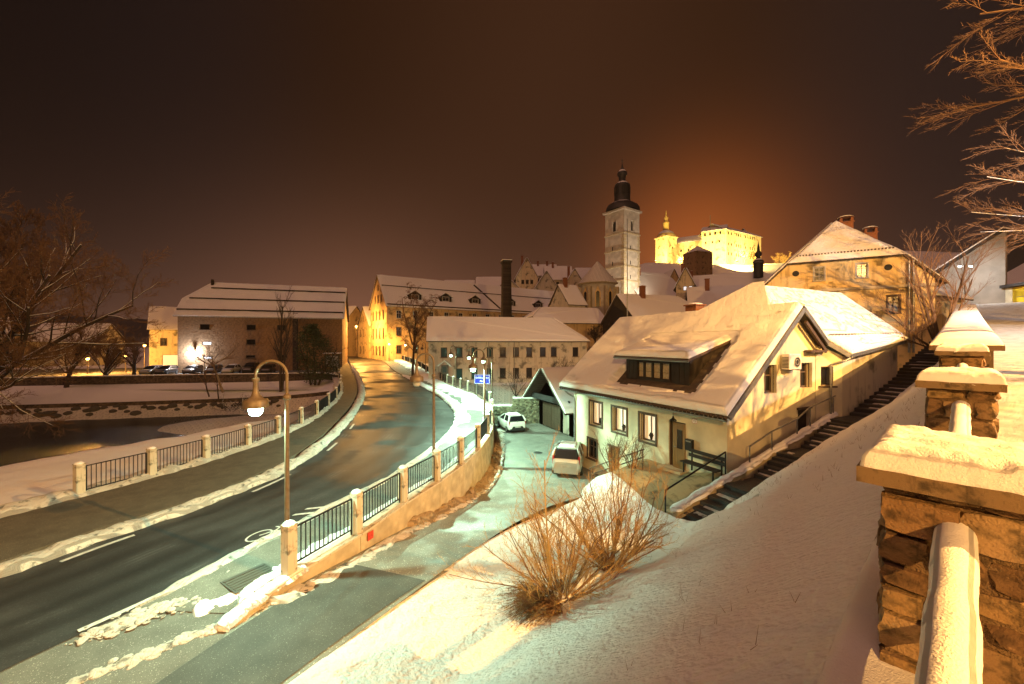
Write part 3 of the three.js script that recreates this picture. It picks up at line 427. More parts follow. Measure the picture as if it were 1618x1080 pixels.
// white lamp on the path right of the frame: whitens the wing roof and the snowy branches
{ const p = TS(27, 8, pathY(27)), h = 6.4, o = thing('path_lamp', 'white path lamp beyond the right edge of the view', 'street lamp', p, 0.8); part('pole', new M().tube([V(0, 0, 0), V(0, h, 0)], [0.08, 0.05], 8), GALV, o); part('lamp_head', new M().box(-0.35, h + 0.08, 0, 0.8, 0.09, 0.28), GALV, o); part('bulb', new M().geo(new THREE.SphereGeometry(0.12, 10, 8), new THREE.Matrix4().makeTranslation(-0.5, h - 0.1, 0)), glowMat([1, 0.98, 0.95], 10), o); const l = new THREE.PointLight(new THREE.Color().setRGB(0.95, 0.95, 1), 520, 0, 2); l.position.set(-0.5, h - 0.1, 0); l.castShadow = true; l.shadow.radius = 4; o.add(l); }
// twin white lamp by the grey hall
{ const p = W(1524, 420, 43), h = 6.2, o = thing('twin_lamp', 'white twin-headed lamp post in front of the grey hall', 'street lamp', V(p.x, p.y - h, p.z));
  part('pole', new M().tube([V(0, 0, 0), V(0, h, 0)], [0.07, 0.05], 8), GALV, o); part('crossbar', new M().bar(V(-0.5, h, 0), V(0.5, h, 0), 0.05, 0.05), GALV, o);
  for (const s of [-1, 1]) { part('lamp_head', new M().box(s * 0.6, h + 0.03, 0.05, 0.4, 0.08, 0.25), GALV, o); part('bulb', new M().geo(new THREE.SphereGeometry(0.11, 10, 8), new THREE.Matrix4().makeTranslation(s * 0.6, h - 0.07, 0.05)), glowMat([1, 0.98, 0.94], 18), o); const l = new THREE.PointLight(new THREE.Color().setRGB(1, 0.93, 0.85), 110, 0, 2); l.position.set(s * 0.6, h - 0.07, 0.05); l.castShadow = true; l.shadow.radius = 5; o.add(l); } }
// blue river name sign
{ const o = thing('river_sign', 'blue river name sign on two posts at the bridge railing', 'sign', P(-3.0, 0.1, 40.2), -0.15), m = new M();
  for (const s of [-0.55, 0.55]) part('post', new M().tube([V(s, 0, 0), V(s, 1.55, 0)], 0.035, 8), GALV, o);
  const bd = part('board', new M().box(0, 1.95, 0.05, 1.62, 0.95, 0.03), mat([0.012, 0.03, 0.42], 0.45), o);
  const c = document.createElement('canvas'); c.width = 512; c.height = 300; const g = c.getContext('2d'); g.fillStyle = '#1a2fc0'; g.fillRect(0, 0, 512, 300); g.strokeStyle = '#fff'; g.lineWidth = 12; g.strokeRect(14, 14, 484, 272); g.fillStyle = '#fff'; g.font = 'bold 84px sans-serif'; g.textAlign = 'center'; g.fillText('Selška Sora', 256, 130, 440); g.beginPath(); g.moveTo(150, 225); g.quadraticCurveTo(205, 165, 256, 215); g.quadraticCurveTo(307, 165, 362, 225); g.quadraticCurveTo(307, 205, 256, 240); g.quadraticCurveTo(205, 205, 150, 225); g.fill();
  const t = new THREE.CanvasTexture(c); t.colorSpace = THREE.SRGBColorSpace; const pm = new THREE.MeshStandardMaterial({ map: t, roughness: 0.45 }); const pl = part('lettering', new THREE.PlaneGeometry(1.6, 0.93), pm, o); pl.position.set(0, 1.95, 0.07); }
// drain grate, manhole
solo('drain_grate', (() => { const m = new M(); for (let k = 0; k < 6; k++) m.box(0, 0.01, -0.3 + k * 0.12, 0.9, 0.02, 0.07); m.box(0, 0.0, 0, 0.98, 0.012, 0.8); return m; })(), mat([0.1, 0.1, 0.09], 0.6, { metal: 0.4 }), 'rectangular drain grate set in the pavement end', 'drain').position.copy(P(-6.3, 0.128, 9.6));
scene.children[scene.children.length - 1].rotation.y = 1.0;
solo('manhole_cover', new M().lathe([[0, 0.02], [0.3, 0.02], [0.33, 0.0]], 20), mat([0.06, 0.06, 0.06], 0.5, { metal: 0.5 }), 'dark round manhole cover in the yard asphalt', 'manhole').position.copy(G(850, 715, -1.9));
// ---------- building kit ----------
// snow lying on a sloping quad: bl, br, tr, tl; keep(u, v) 0..1 thins it, edges are rounded off
function snowSlab(a, b, c, d, th, nu, nv, s = 1, keep = null, amp = 0.25) {
  const n = c.clone().sub(a).cross(d.clone().sub(b)).normalize(); if (n.y < 0) n.negate(); const m = new M();
  const W1 = Math.max(b.distanceTo(a), c.distanceTo(d)), H1 = Math.max(d.distanceTo(a), c.distanceTo(b));
  const at = (u, v) => a.clone().lerp(b, u).lerp(d.clone().lerp(c, u), v);
  const thick = (u, v) => { const e = Math.min(u * W1, (1 - u) * W1, v * H1), r = Math.min(1, e / (th * 1.1)), k = keep ? keep(u, v) : 1; return th * (0.25 + 0.75 * Math.sqrt(Math.max(0, 1 - (1 - r) * (1 - r)))) * k * (1 - amp + 2 * amp * fbm(u * W1 * 0.55 + s * 3.1, v * H1 * 0.55 + s, s, 4)); };
  const top = (u, v) => at(u, v).addScaledVector(n, 0.012 + thick(u, v));
  if (keep) { // leave out cells that are bare
    const P0 = []; for (let j = 0; j <= nv; j++) for (let i = 0; i <= nu; i++) P0.push(top(i / nu, j / nv));
    const idx = (i, j) => j * (nu + 1) + i, g = new M(); g.grid(nu, nv, (u, v) => P0[idx(Math.round(u * nu), Math.round(v * nv))]); g.i.length = 0;
    for (let j = 0; j < nv; j++) for (let i = 0; i < nu; i++) { const k = Math.max(keep(i / nu, j / nv), keep((i + 1) / nu, j / nv), keep(i / nu, (j + 1) / nv), keep((i + 1) / nu, (j + 1) / nv)); if (k < 0.02) continue; const q = [idx(i, j), idx(i + 1, j), idx(i + 1, j + 1), idx(i, j + 1)]; g.i.push(q[0], q[1], q[2], q[0], q[2], q[3]); }
    Object.assign(m, { p: g.p, n: g.n, t: g.t, i: g.i });
  } else m.grid(nu, nv, top);
  const rim = (f) => m.grid(Math.max(nu, nv), 1, (u, v) => { const [x, y] = f(u); return v < 0.5 ? at(x, y) : top(x, y); });
  rim((u) => [u, 0]); rim((u) => [1, u]); rim((u) => [1 - u, 1]); rim((u) => [0, 1 - u]);
  return m;
}
const winCache = new Map();
function winGeo(w, h, style) {
  const key = [w.toFixed(2), h.toFixed(2), style].join(); if (winCache.has(key)) return winCache.get(key);
  const f = new M(), z = -0.1, t = Math.min(0.09, w * 0.1);
  if (style !== 'plain') { const c = 0.09; f.box(-w / 2 - c / 2, 0, 0.015, c, h + 2 * c, 0.06); f.box(w / 2 + c / 2, 0, 0.015, c, h + 2 * c, 0.06); f.box(0, h / 2 + c / 2, 0.015, w, c, 0.06); }
  f.box(-w / 2 + t / 2, 0, z, t, h, 0.06); f.box(w / 2 - t / 2, 0, z, t, h, 0.06); f.box(0, h / 2 - t / 2, z, w - 2 * t, t, 0.06); f.box(0, -h / 2 + t / 2, z, w - 2 * t, t, 0.06);
  if (style === 'cross' || style === 'six') f.box(0, 0, z, t * 0.7, h - 2 * t, 0.055);
  if (style === 'cross') f.box(0, h * 0.12, z, w - 2 * t, t * 0.6, 0.05);
  if (style === 'six') for (const y of [-h / 6, h / 6]) f.box(0, y, z, w - 2 * t, t * 0.5, 0.05);
  const p = new M(); p.box(0, 0, z - 0.025, w - 2 * t, h - 2 * t, 0.012); const s = new M(); s.box(0, -h / 2 - 0.04, 0.05, w + 0.2, 0.07, 0.18);
  const r = [f.build(), p.build(), s.build()]; winCache.set(key, r); return r;
}
// face: O origin, U along, N outwards; (u, v) is the window's centre
function addWindow(parent, O, U, N, u, v, w, h, o = {}) {
  const B = new THREE.Matrix4().makeBasis(U, V(0, 1, 0), N).setPosition(O.clone().addScaledVector(U, u).add(V(0, v, 0)));
  const [f, p, s] = winGeo(w, h, o.style ?? 'cross'), fr = part('window', f, o.frame ?? FRAMEBROWN, parent); fr.applyMatrix4(B);
  const pane = part('pane', p, o.lit ?? o.glass ?? GLASS, fr); if (o.sill !== false) part('sill', s, o.sillMat ?? o.frame ?? FRAMEBROWN, fr);
  return fr;
}
// wall face with real openings
function wallFace(m, O, U, N, outline, holes, th = 0.35) {
  const s = new THREE.Shape(outline.map(([x, y]) => new THREE.Vector2(x, y)));
  for (const [u, v, w, h] of holes) { const q = new THREE.Path(); q.moveTo(u - w / 2, v - h / 2); q.lineTo(u - w / 2, v + h / 2); q.lineTo(u + w / 2, v + h / 2); q.lineTo(u + w / 2, v - h / 2); q.closePath(); s.holes.push(q); }
  const g = new THREE.ExtrudeGeometry(s, { depth: th, bevelEnabled: false, steps: 1 }); m.geo(g, new THREE.Matrix4().makeBasis(U, V(0, 1, 0), N).setPosition(O.clone().addScaledVector(N, -th)));
}
const X1 = V(1, 0, 0), Z1 = V(0, 0, 1), nX = V(-1, 0, 0), nZ = V(0, 0, -1);
// house between two front base corners A, B (left, right as seen), depth back; ridge along the front ('x') or across ('z')
function house(o) {
  const A = o.A, B = o.B, L = Math.hypot(B.x - A.x, B.z - A.z), turn = Math.atan2(-(B.z - A.z), B.x - A.x), D = o.depth, h = o.h, rh = o.rh, ov = o.ov ?? 0.5, t = 0.3;
  const g = thing(o.name, o.label, o.category ?? 'building', V(A.x, o.y ?? A.y, A.z), turn, o.group), wm = new M(), wins = o.wins ?? [];
  const faces = { F: [V(0, 0, 0), X1, Z1, L], R: [V(L, 0, 0), nZ, X1, D], L: [V(0, 0, -D), Z1, nX, D], B: [V(L, 0, -D), nX, nZ, L] };
  const base = o.base ?? -1.5, gx = o.ridge !== 'z', hl = o.hipL ?? 0, hr = o.hipR ?? 0;   // hips: share of roof height that is hipped
  for (const k of 'FRLB') {
    const [O, U, N, w] = faces[k], gab = gx ? (k === 'R' ? 1 - hr : k === 'L' ? 1 - hl : 0) : (k === 'F' ? 1 - hl : k === 'B' ? 1 - hr : 0);
    const out = [[0, base], [w, base], [w, h]]; if (gab > 0.99) out.push([w / 2, h + rh]); else if (gab > 0.01) out.push([w / 2 + w / 2 * (1 - gab), h + rh * gab], [w / 2 - w / 2 * (1 - gab), h + rh * gab]); out.push([0, h]);
    const inset = k === 'R' || k === 'L' ? t + 0.002 : 0; // side walls butt against front and back
    const q = inset ? out.map(([x, y]) => [Math.min(Math.max(x, inset), w - inset), y]) : out;
    wallFace(wm, O, U, N, q, wins.filter((e) => e.f === k).map((e) => [e.u, e.v, e.w, e.h]), t);
    for (const e of wins) if (e.f === k) addWindow(g, O, U, N, e.u, e.v, e.w, e.h, e);
  }
  part('wall', wm, o.wall ?? PLASTER, g);
  // roof planes as quads bl, br, tr, tl
  const sl = rh / (gx ? D / 2 : L / 2), y0 = h - sl * ov, planes = [];
  if (gx) {
    const zf = ov, zb = -D - ov, zm = -D / 2, yr = h + rh, ml = hl ? hl * D / 2 / 1 : 0, mr = hr ? hr * D / 2 : 0, x0 = -ov * 0.6, x1 = L + ov * 0.6;
    const kl = hl ? 1 - hl : 1, kr = hr ? 1 - hr : 1, P2 = (x, f, z) => V(x, mix(y0, yr, f), z);
    if (!hl && !hr) { planes.push([V(x0, y0, zf), V(x1, y0, zf), V(x1, yr, zm), V(x0, yr, zm)], [V(x1, y0, zb), V(x0, y0, zb), V(x0, yr, zm), V(x1, yr, zm)]); }
    else {
      const ye = h + rh, L0 = hl ? x0 + ml : x0, L1 = hr ? x1 - mr : x1, fz = (f) => mix(zf, zm, f), bz = (f) => mix(zb, zm, f);
      planes.push([P2(x0, 0, zf), P2(x1, 0, zf), P2(x1, kr, fz(kr)), P2(x0, kl, fz(kl))], [P2(x1, 0, zb), P2(x0, 0, zb), P2(x0, kl, bz(kl)), P2(x1, kr, bz(kr))]);
      planes.push([P2(x0, kl, fz(kl)), P2(x1, kr, fz(kr)), V(L1, yr, zm), V(L0, yr, zm)], [P2(x1, kr, bz(kr)), P2(x0, kl, bz(kl)), V(L0, yr, zm), V(L1, yr, zm)]);
      if (hr) planes.push([P2(x1, kr, fz(kr)), P2(x1, kr, bz(kr)), V(L1, yr, zm), V(L1, yr, zm)]); if (hl) planes.push([P2(x0, kl, bz(kl)), P2(x0, kl, fz(kl)), V(L0, yr, zm), V(L0, yr, zm)]);
      if (hl === 1 && hr === 1) planes.splice(0, 2);
    }
  } else {
    const x0 = -ov, x1 = L + ov, xm = L / 2, zf = ov * 0.6, zb = -D - ov * 0.6, yr = h + rh, kf = hl ? 1 - hl : 1, mf = hl * L / 2;
    if (!hl) planes.push([V(x0, y0, zb), V(x0, y0, zf), V(xm, yr, zf), V(xm, yr, zb)], [V(x1, y0, zf), V(x1, y0, zb), V(xm, yr, zb), V(xm, yr, zf)]);
    else { const P2 = (x, f, z) => V(x, mix(y0, yr, f), z), zr = zf - mf, lx = mix(x0, xm, kf), rx = mix(x1, xm, kf);
      planes.push([P2(x0, 0, zb), P2(x0, 0, zf), P2(lx, kf, zf), P2(lx, kf, zb)], [P2(lx, kf, zb), P2(lx, kf, zf), V(xm, yr, zr), V(xm, yr, zb)], [P2(x1, 0, zf), P2(x1, 0, zb), P2(rx, kf, zb), P2(rx, kf, zf)], [P2(rx, kf, zf), P2(rx, kf, zb), V(xm, yr, zb), V(xm, yr, zr)], [P2(lx, kf, zf + 0.02), P2(rx, kf, zf + 0.02), V(xm, yr, zr), V(xm, yr, zr)]); }
  }
  const rm = new M(), sn = new M(); planes.forEach((q, i) => {
    const n = q[2].clone().sub(q[0]).cross(q[3].clone().sub(q[1])).normalize(); if (n.y < 0) n.negate();
    const pts = q.filter((p, k) => p.distanceTo(q[(k + 1) % 4]) > 0.01); if (pts.length < 3) return; rm.slab(pts.map((p) => p.clone().addScaledVector(n, -0.02)), n.clone().multiplyScalar(0.14));
    const up = q.map((p) => p.clone().addScaledVector(n, 0.12)); if (o.snow !== 0) { const s = snowSlab(...up, o.snow ?? 0.2, o.nu ?? 20, o.nv ?? 8, i + L); const off = sn.p.length / 3; for (const v of s.p) sn.p.push(v); for (const v of s.n) sn.n.push(v); for (const v of s.t) sn.t.push(v); for (const v of s.i) sn.i.push(v + off); }
  });
  const roof = part('roof', rm, o.roof ?? TILE, g); if (o.snow !== 0) part('snow', sn, SNOW, roof);
  g.userData.frame = { L, D, h, rh, y0, ov, roof }; return g;
}
const rowOf = (f, n, u0, u1, v, w, h, o = {}) => Array.from({ length: n }, (_, i) => ({ f, u: n === 1 ? (u0 + u1) / 2 : mix(u0, u1, i / (n - 1)), v, w, h, ...o }));
function chimney(parent, x, y, z, w, d, h, m = BRICK, cap = 'slab') {
  const c = part('chimney', new M().box(x, y + h / 2, z, w, h, d), m, parent);
  const k = new M(); k.box(x, y + h + 0.04, z, w + 0.16, 0.08, d + 0.16); if (cap === 'hood') { for (const [a, b] of [[-1, -1], [1, -1], [-1, 1], [1, 1]]) k.box(x + a * w * 0.4, y + h + 0.25, z + b * d * 0.4, w * 0.2, 0.35, d * 0.2); k.geo(new THREE.ConeGeometry(w * 0.85, 0.35, 4), new THREE.Matrix4().makeRotationY(Math.PI / 4).setPosition(x, y + h + 0.6, z)); }
  part('chimney_cap', k, m, c); part('snow', new M().geo(new THREE.SphereGeometry(w * 0.62, 10, 5, 0, 7, 0, 1.5), new THREE.Matrix4().makeScale(1, 0.3, d / w).setPosition(x, y + h + (cap === 'hood' ? 0.55 : 0.07), z)), SNOW, c); return c;
}
const clean = (g) => { delete g.userData.frame; return g; };
const WARM = glowMat([1, 0.78, 0.5], 0.7), COOL = glowMat([0.85, 0.95, 1], 2.2), WARMDIM = glowMat([1, 0.8, 0.5], 0.5), COOLDIM = glowMat([0.9, 0.95, 1], 0.8);

// ---------- the mill ----------
{
  const A = W(281, 587, 71), B = W(541, 580, 79.5), L = A.distanceTo(B); A.y = B.y = 0.35;
  const lum = (px) => (px - 281) / 260 * L;
  const wins = [[320, 512, 0, 0], [390, 512], [438, 512], [389.5, 536], [389, 560, 'slit'], [440, 560, 'slit']].map(([px, py, st]) => ({ f: 'F', u: lum(px), v: 0.1 + (583 - py) / 93 * 10.6, w: 1.5, h: st === 'slit' ? 0.55 : 1.0, style: 'plain', frame: FRAMEBROWN, glass: GLASS }));
  wins.push({ f: 'F', u: lum(323), v: 5.2, w: 1.4, h: 0.6, style: 'plain', lit: COOL, sill: false }, { f: 'F', u: lum(324), v: 2.6, w: 1.3, h: 0.45, style: 'plain', lit: COOLDIM, sill: false });
  const g = house({ name: 'stone_mill', label: 'long rubble-stone mill with snow roof in three ledges', A, B, y: 0.35, depth: 13, h: 10.7, rh: 6.2, ov: 0.7, hipL: 0.55, wall: RUBBLE, wins, nu: 60, nv: 14 });
  const fr = g.userData.frame; // snow ledges: guard rails with overhanging snow lips
  for (const [f, x0, x1] of [[0.14, -0.2, fr.L + 0.2], [0.47, 0.8, fr.L + 0.2], [0.8, 3.4, fr.L + 0.2]]) {
    const y = mix(fr.y0, fr.h + fr.rh, f) + 0.3, z = mix(fr.ov, -6.5, f); const rail = part('snow_guard', new M().bar(V(x0, y + 0.02, z + 0.2), V(x1, y + 0.02, z + 0.2), 0.07, 0.32), SOOTBRICK, g);
    part('snow', new M().grid(180, 6, (u, v) => { const a = v * Math.PI, k = 0.5 + fbm(u * 70, f * 9, 5, 3); return V(mix(x0, x1, u), y + 0.16 + 0.16 * Math.sin(a) * k, z + 0.05 - 0.34 * Math.cos(a) * (0.7 + 0.4 * k) + 0.05); }), SNOW, rail);
  }
  part('pilaster', new M().box(lum(461), 5, 0.12, 0.9, 12, 0.24), PARAPET, g); part('downpipe', new M().tube([V(lum(475), 10.3, 0.5), V(lum(465), 9.9, 0.32), V(lum(465), -0.8, 0.32)], 0.09, 8), SOOTBRICK, g);
  part('roof_vent', new M().tube([V(3.3, 16.2, -5.8), V(3.3, 17.6, -5.8)], 0.28, 8), SOOTBRICK, g); part('eaves_board', new M().box(fr.L / 2, fr.y0 + 0.02, fr.ov + 0.06, fr.L + 0.6, 0.22, 0.08), FRAMEWHITE, g); clean(g);
  // white wall lamp on the left end of the front
  const o = thing('wall_lamp', 'white wall lamp at the lower left corner of the mill', 'lamp', V(A.x, 0, A.z), Math.atan2(-(B.z - A.z), B.x - A.x));
  part('bracket', new M().bar(V(2.6, 3.9, 0), V(2.6, 3.95, 0.7), 0.06, 0.06), IRON, o); part('bulb', new M().geo(new THREE.SphereGeometry(0.13, 10, 8), new THREE.Matrix4().makeTranslation(2.6, 3.8, 0.75)), glowMat([0.85, 0.92, 1], 14), o); const l = new THREE.PointLight(new THREE.Color().setRGB(0.82, 0.88, 1), 170, 0, 2); l.position.set(2.6, 3.8, 0.75); l.castShadow = true; o.add(l);
}
{ // parapet along the bank
  const o = thing('riverside_wall', 'dark stone parapet below the parked cars along the far bank', 'wall');
  const m = new M(), s = new M(), n = 90; for (let k = 0; k < n; k++) { const a = farTop.getPointAt(mix(0.05, 0.995, k / n)), b = farTop.getPointAt(mix(0.05, 0.995, (k + 1) / n)); m.bar(a.clone().setY(-0.15), b.clone().setY(-0.15), 0.45, 1.9); s.bar(a.clone().setY(0.84), b.clone().setY(0.84), 0.5, 0.1); }
  part('wall', m, PARAPET, o); part('snow', s, SNOW, o);
}
// ---------- houses and walls left of the mill ----------
clean(house({ name: 'town_house', label: 'orange-lit plaster house seen left of the mill', A: W(236, 590, 80).setY(0.2), B: W(300, 590, 84).setY(0.2), depth: 12, h: 8.4, rh: 4.6, wall: CREAM, wins: [...rowOf('F', 2, 2.2, 5.6, 5.6, 0.9, 1.5, {}), { f: 'F', u: 3.6, v: 1.8, w: 3.2, h: 2.4, style: 'plain', lit: WARMDIM }] }));
clean(house({ name: 'town_house', label: 'low orange-lit house behind the big bare tree', A: W(40, 590, 92).setY(0.2), B: W(150, 590, 95).setY(0.2), depth: 10, h: 6, rh: 4, wall: CREAM, wins: rowOf('F', 4, 2, 14, 3.5, 1, 1.5, {}) }));
clean(house({ name: 'town_house', label: 'orange-lit house at the left edge behind the tree', A: W(-90, 590, 82).setY(0.2), B: W(20, 590, 88).setY(0.2), depth: 10, h: 6.5, rh: 4.5, wall: ORANGEWALL, wins: rowOf('F', 4, 2, 12, 3.8, 1, 1.5, {}) }));
// ---------- far end of the street ----------
clean(house({ name: 'gabled_house', label: 'narrow yellow gabled house under the far street lamp', A: W(566, 560, 118).setY(1.3), B: W(584, 563, 108).setY(1.3), depth: 12, h: 9.2, rh: 5.2, ridge: 'z', wall: OCHRE, wins: [...rowOf('F', 2, 2.6, 6.2, 7, 0.8, 2), ...rowOf('F', 2, 3, 5.8, 11, 0.6, 1.4), ...rowOf('F', 2, 2.6, 6.2, 2.2, 1, 2)] }));
clean(house({ name: 'town_house', label: 'pale orange house closing the far end of the street', A: W(536, 556, 150).setY(1.5), B: W(574, 556, 146).setY(1.5), depth: 12, h: 9, rh: 6, wall: ORANGEWALL, wins: [...rowOf('F', 3, 2, 7, 6.5, 1, 1.6, { lit: WARMDIM }), ...rowOf('F', 3, 2, 7, 2.5, 1, 1.6)] }));
clean(house({ name: 'town_house', label: 'tall dim house behind the mill right corner', A: W(500, 560, 128).setY(1.3), B: W(545, 560, 124).setY(1.3), depth: 10, h: 11, rh: 5, wall: ORANGEWALL, wins: rowOf('F', 3, 2, 7, 7, 1, 1.6) }));
// ---------- the factory: gable to the street, long side to us ----------
{
  const C = P(-30.2, 1.2, 96), A = W(587, 570, 104).setY(1.2);       // corner nearest, and left end of the gable
  const front = P(-30.2, 1.2, 96), right = P(23.5, 1.2, 133.6), L = front.distanceTo(right), toA = 13.5;
  const wins = [...rowOf('F', 15, 3, L - 3, 11.4, 1.2, 2.0, { frame: FRAMEWHITE, style: 'cross' }), ...rowOf('F', 4, 3, 16, 7.2, 1.2, 2.0, {}), ...rowOf('F', 4, 3, 16, 2.8, 1.2, 2.0, {}), ...rowOf('L', 4, 2.6, 11.2, 11.3, 0.85, 2.3), ...rowOf('L', 4, 2.6, 11.2, 6.7, 0.85, 2.6), ...rowOf('L', 4, 2.6, 11.2, 2.4, 0.85, 2.3), ...rowOf('L', 3, 4.4, 9.4, 15.5, 0.75, 1.9), { f: 'L', u: 6.9, v: 18.4, w: 0.7, h: 1.4 }];
  const g = house({ name: 'factory', label: 'long old factory with row of dormers and orange gable end', A: front, B: right, y: 1.2, depth: 13.8, h: 13.8, rh: 7.8, ov: 0.6, wall: ORANGEWALL, wins, nu: 80, nv: 14 });
  const fr = g.userData.frame, sl = fr.rh / 6.9, zy = (f) => [mix(fr.y0, fr.h + fr.rh, f) + 0.3, mix(fr.ov, -6.9, f)];
  for (const x of [7.5, 16, 25, 37, 47.5, 58]) { // gabled dormers
    const [y, z] = zy(0.2), w = 3.4, hh = 1.9, D = 3.4, m = new M(); wallFace(m, V(x - w / 2, y - 0.4, z), X1, Z1, [[0, 0], [w, 0], [w, hh], [w / 2, hh + 1.0], [0, hh]], [[w / 2, 1.2, 1.9, 1.3]], 0.2); m.quad(V(x - w / 2, y - 0.4, z - D), V(x - w / 2, y - 0.4, z), V(x - w / 2, y - 0.4 + hh, z), V(x - w / 2, y - 0.4 + hh, z - D)); m.quad(V(x + w / 2, y - 0.4, z), V(x + w / 2, y - 0.4, z - D), V(x + w / 2, y - 0.4 + hh, z - D), V(x + w / 2, y - 0.4 + hh, z));
    const dm = part('dormer', m, DARKWOOD, g); for (const s of [-1, 1]) { const q = [V(x + s * (w / 2 + 0.3), y - 0.4 + hh - 0.2, z + 0.3), V(x, y + hh + 0.68, z + 0.3), V(x, y + hh + 0.68, z - D), V(x + s * (w / 2 + 0.3), y - 0.4 + hh - 0.2, z - D)]; if (s > 0) q.reverse(); part('dormer_roof', new M().slab(q, V(0, 0.22, 0)), SNOW, dm); }
    addWindow(g, V(x - w / 2, y - 0.4, z), X1, Z1, w / 2, 1.2, 1.9, 1.3, { frame: FRAMEWHITE, style: 'six', sill: false });
  }
  for (const f of [0.04, 0.63]) { const [y, z] = zy(f), rail = part('snow_guard', new M().bar(V(0, y, z + 0.2), V(L, y, z + 0.2), 0.08, 0.3), SOOTBRICK, g); part('snow', new M().grid(160, 5, (u, v) => { const a = v * Math.PI; return V(u * L, y + 0.12 + 0.2 * Math.sin(a) * (0.5 + fbm(u * 90, f, 5, 3)), z + 0.05 - 0.36 * Math.cos(a)); }), SNOW, rail); }
  { const [y0, z0] = zy(0.0), [y1, z1] = zy(0.9); part('fire_wall', new M().bar(V(33, y0 + 0.2, z0), V(27.5, y1 + 0.2, z1), 0.4, 0.5), SOOTBRICK, g); }
  clean(g);
}
clean(house({ name: 'town_house', label: 'snowy hipped roof showing over the factory ridge', A: W(600, 500, 150).setY(10), B: W(645, 500, 152).setY(10), depth: 9, h: 14.5, rh: 5, hipL: 1, hipR: 1, wall: ORANGEWALL }));
{ // tall brick stack
  const p = P(-1.2, 0.5, 84), o = thing('factory_chimney', 'tall dark square brick chimney stack in front of the factory', 'chimney', p, 0.25), h = 21.9;
  part('shaft', new M().grid(4, 12, (u, v) => { const a = u * 2 * Math.PI + Math.PI / 4, r = mix(1.55, 1.18, v); return V(Math.cos(a) * r, v * h, -Math.sin(a) * r); }), SOOTBRICK, o); part('crown', new M().box(0, h + 0.25, 0, 2.05, 0.5, 2.05), SOOTBRICK, o); part('snow', new M().box(0, h + 0.57, 0, 2.0, 0.12, 2.0), SNOW, o);
}
// ---------- the long pale building by the river ----------
{
  const A = W(677, 605, 58.6).setY(-0.1), B = W(927, 600, 63).setY(-0.1), L = A.distanceTo(B), u = (px) => (px - 677) / 250 * L;
  const wins = []; for (const px of [700, 723, 746, 770, 790, 811, 832, 854, 872, 908]) wins.push({ f: 'F', u: u(px), v: 4.35, w: 0.95, h: 1.5, style: 'plain', glass: px < 780 ? GLASSGREEN : GLASS }); for (const px of [700, 723, 746, 770, 790, 811, 832]) wins.push({ f: 'F', u: u(px), v: 1.15, w: 0.95, h: 1.6, style: 'plain', glass: px < 780 ? GLASSGREEN : GLASS });
  const g = house({ name: 'long_building', label: 'long pale two-storey building with snow roof along the river', A, B, y: -0.1, depth: 9, h: 6.3, rh: 3.4, ov: 0.5, wall: PLASTERGREY, wins, nu: 60, nv: 10, hipR: 1 });
  for (const px of [768, 808]) part('downpipe', new M().tube([V(u(px), 6.1, 0.1), V(u(px), -0.6, 0.1)], 0.06, 6), GALV, g); clean(g);
  clean(house({ name: 'shed_building', label: 'snow-roofed annex behind the right end of the pale building', A: W(848, 505, 76).setY(1.5), B: W(960, 505, 80).setY(1.5), depth: 9, h: 8.2, rh: 3.0, hipL: 0.6, wall: ORANGEWALL }));
}
{ // wayside shrine on a post
  const o = thing('wayside_shrine', 'little roofed wayside shrine on a post by the railing', 'shrine', W(703, 600, 55).setY(0.1)); part('post', new M().bar(V(0, -1, 0), V(0, 1.3, 0), 0.18, 0.18), BROWNWOOD, o); part('box', new M().box(0, 1.9, 0, 0.9, 1.2, 0.6), BROWNWOOD, o); part('niche', new M().box(0, 1.9, 0.31, 0.55, 0.8, 0.03), BLACK, o);
  for (const s of [-1, 1]) { const q = [V(s * 0.95, 2.3, 0.6), V(0, 3.05, 0.6), V(0, 3.05, -0.6), V(s * 0.95, 2.3, -0.6)]; if (s > 0) q.reverse(); part('roof', new M().slab(q, V(0, 0.14, 0)), SNOWROUGH, o); }
}
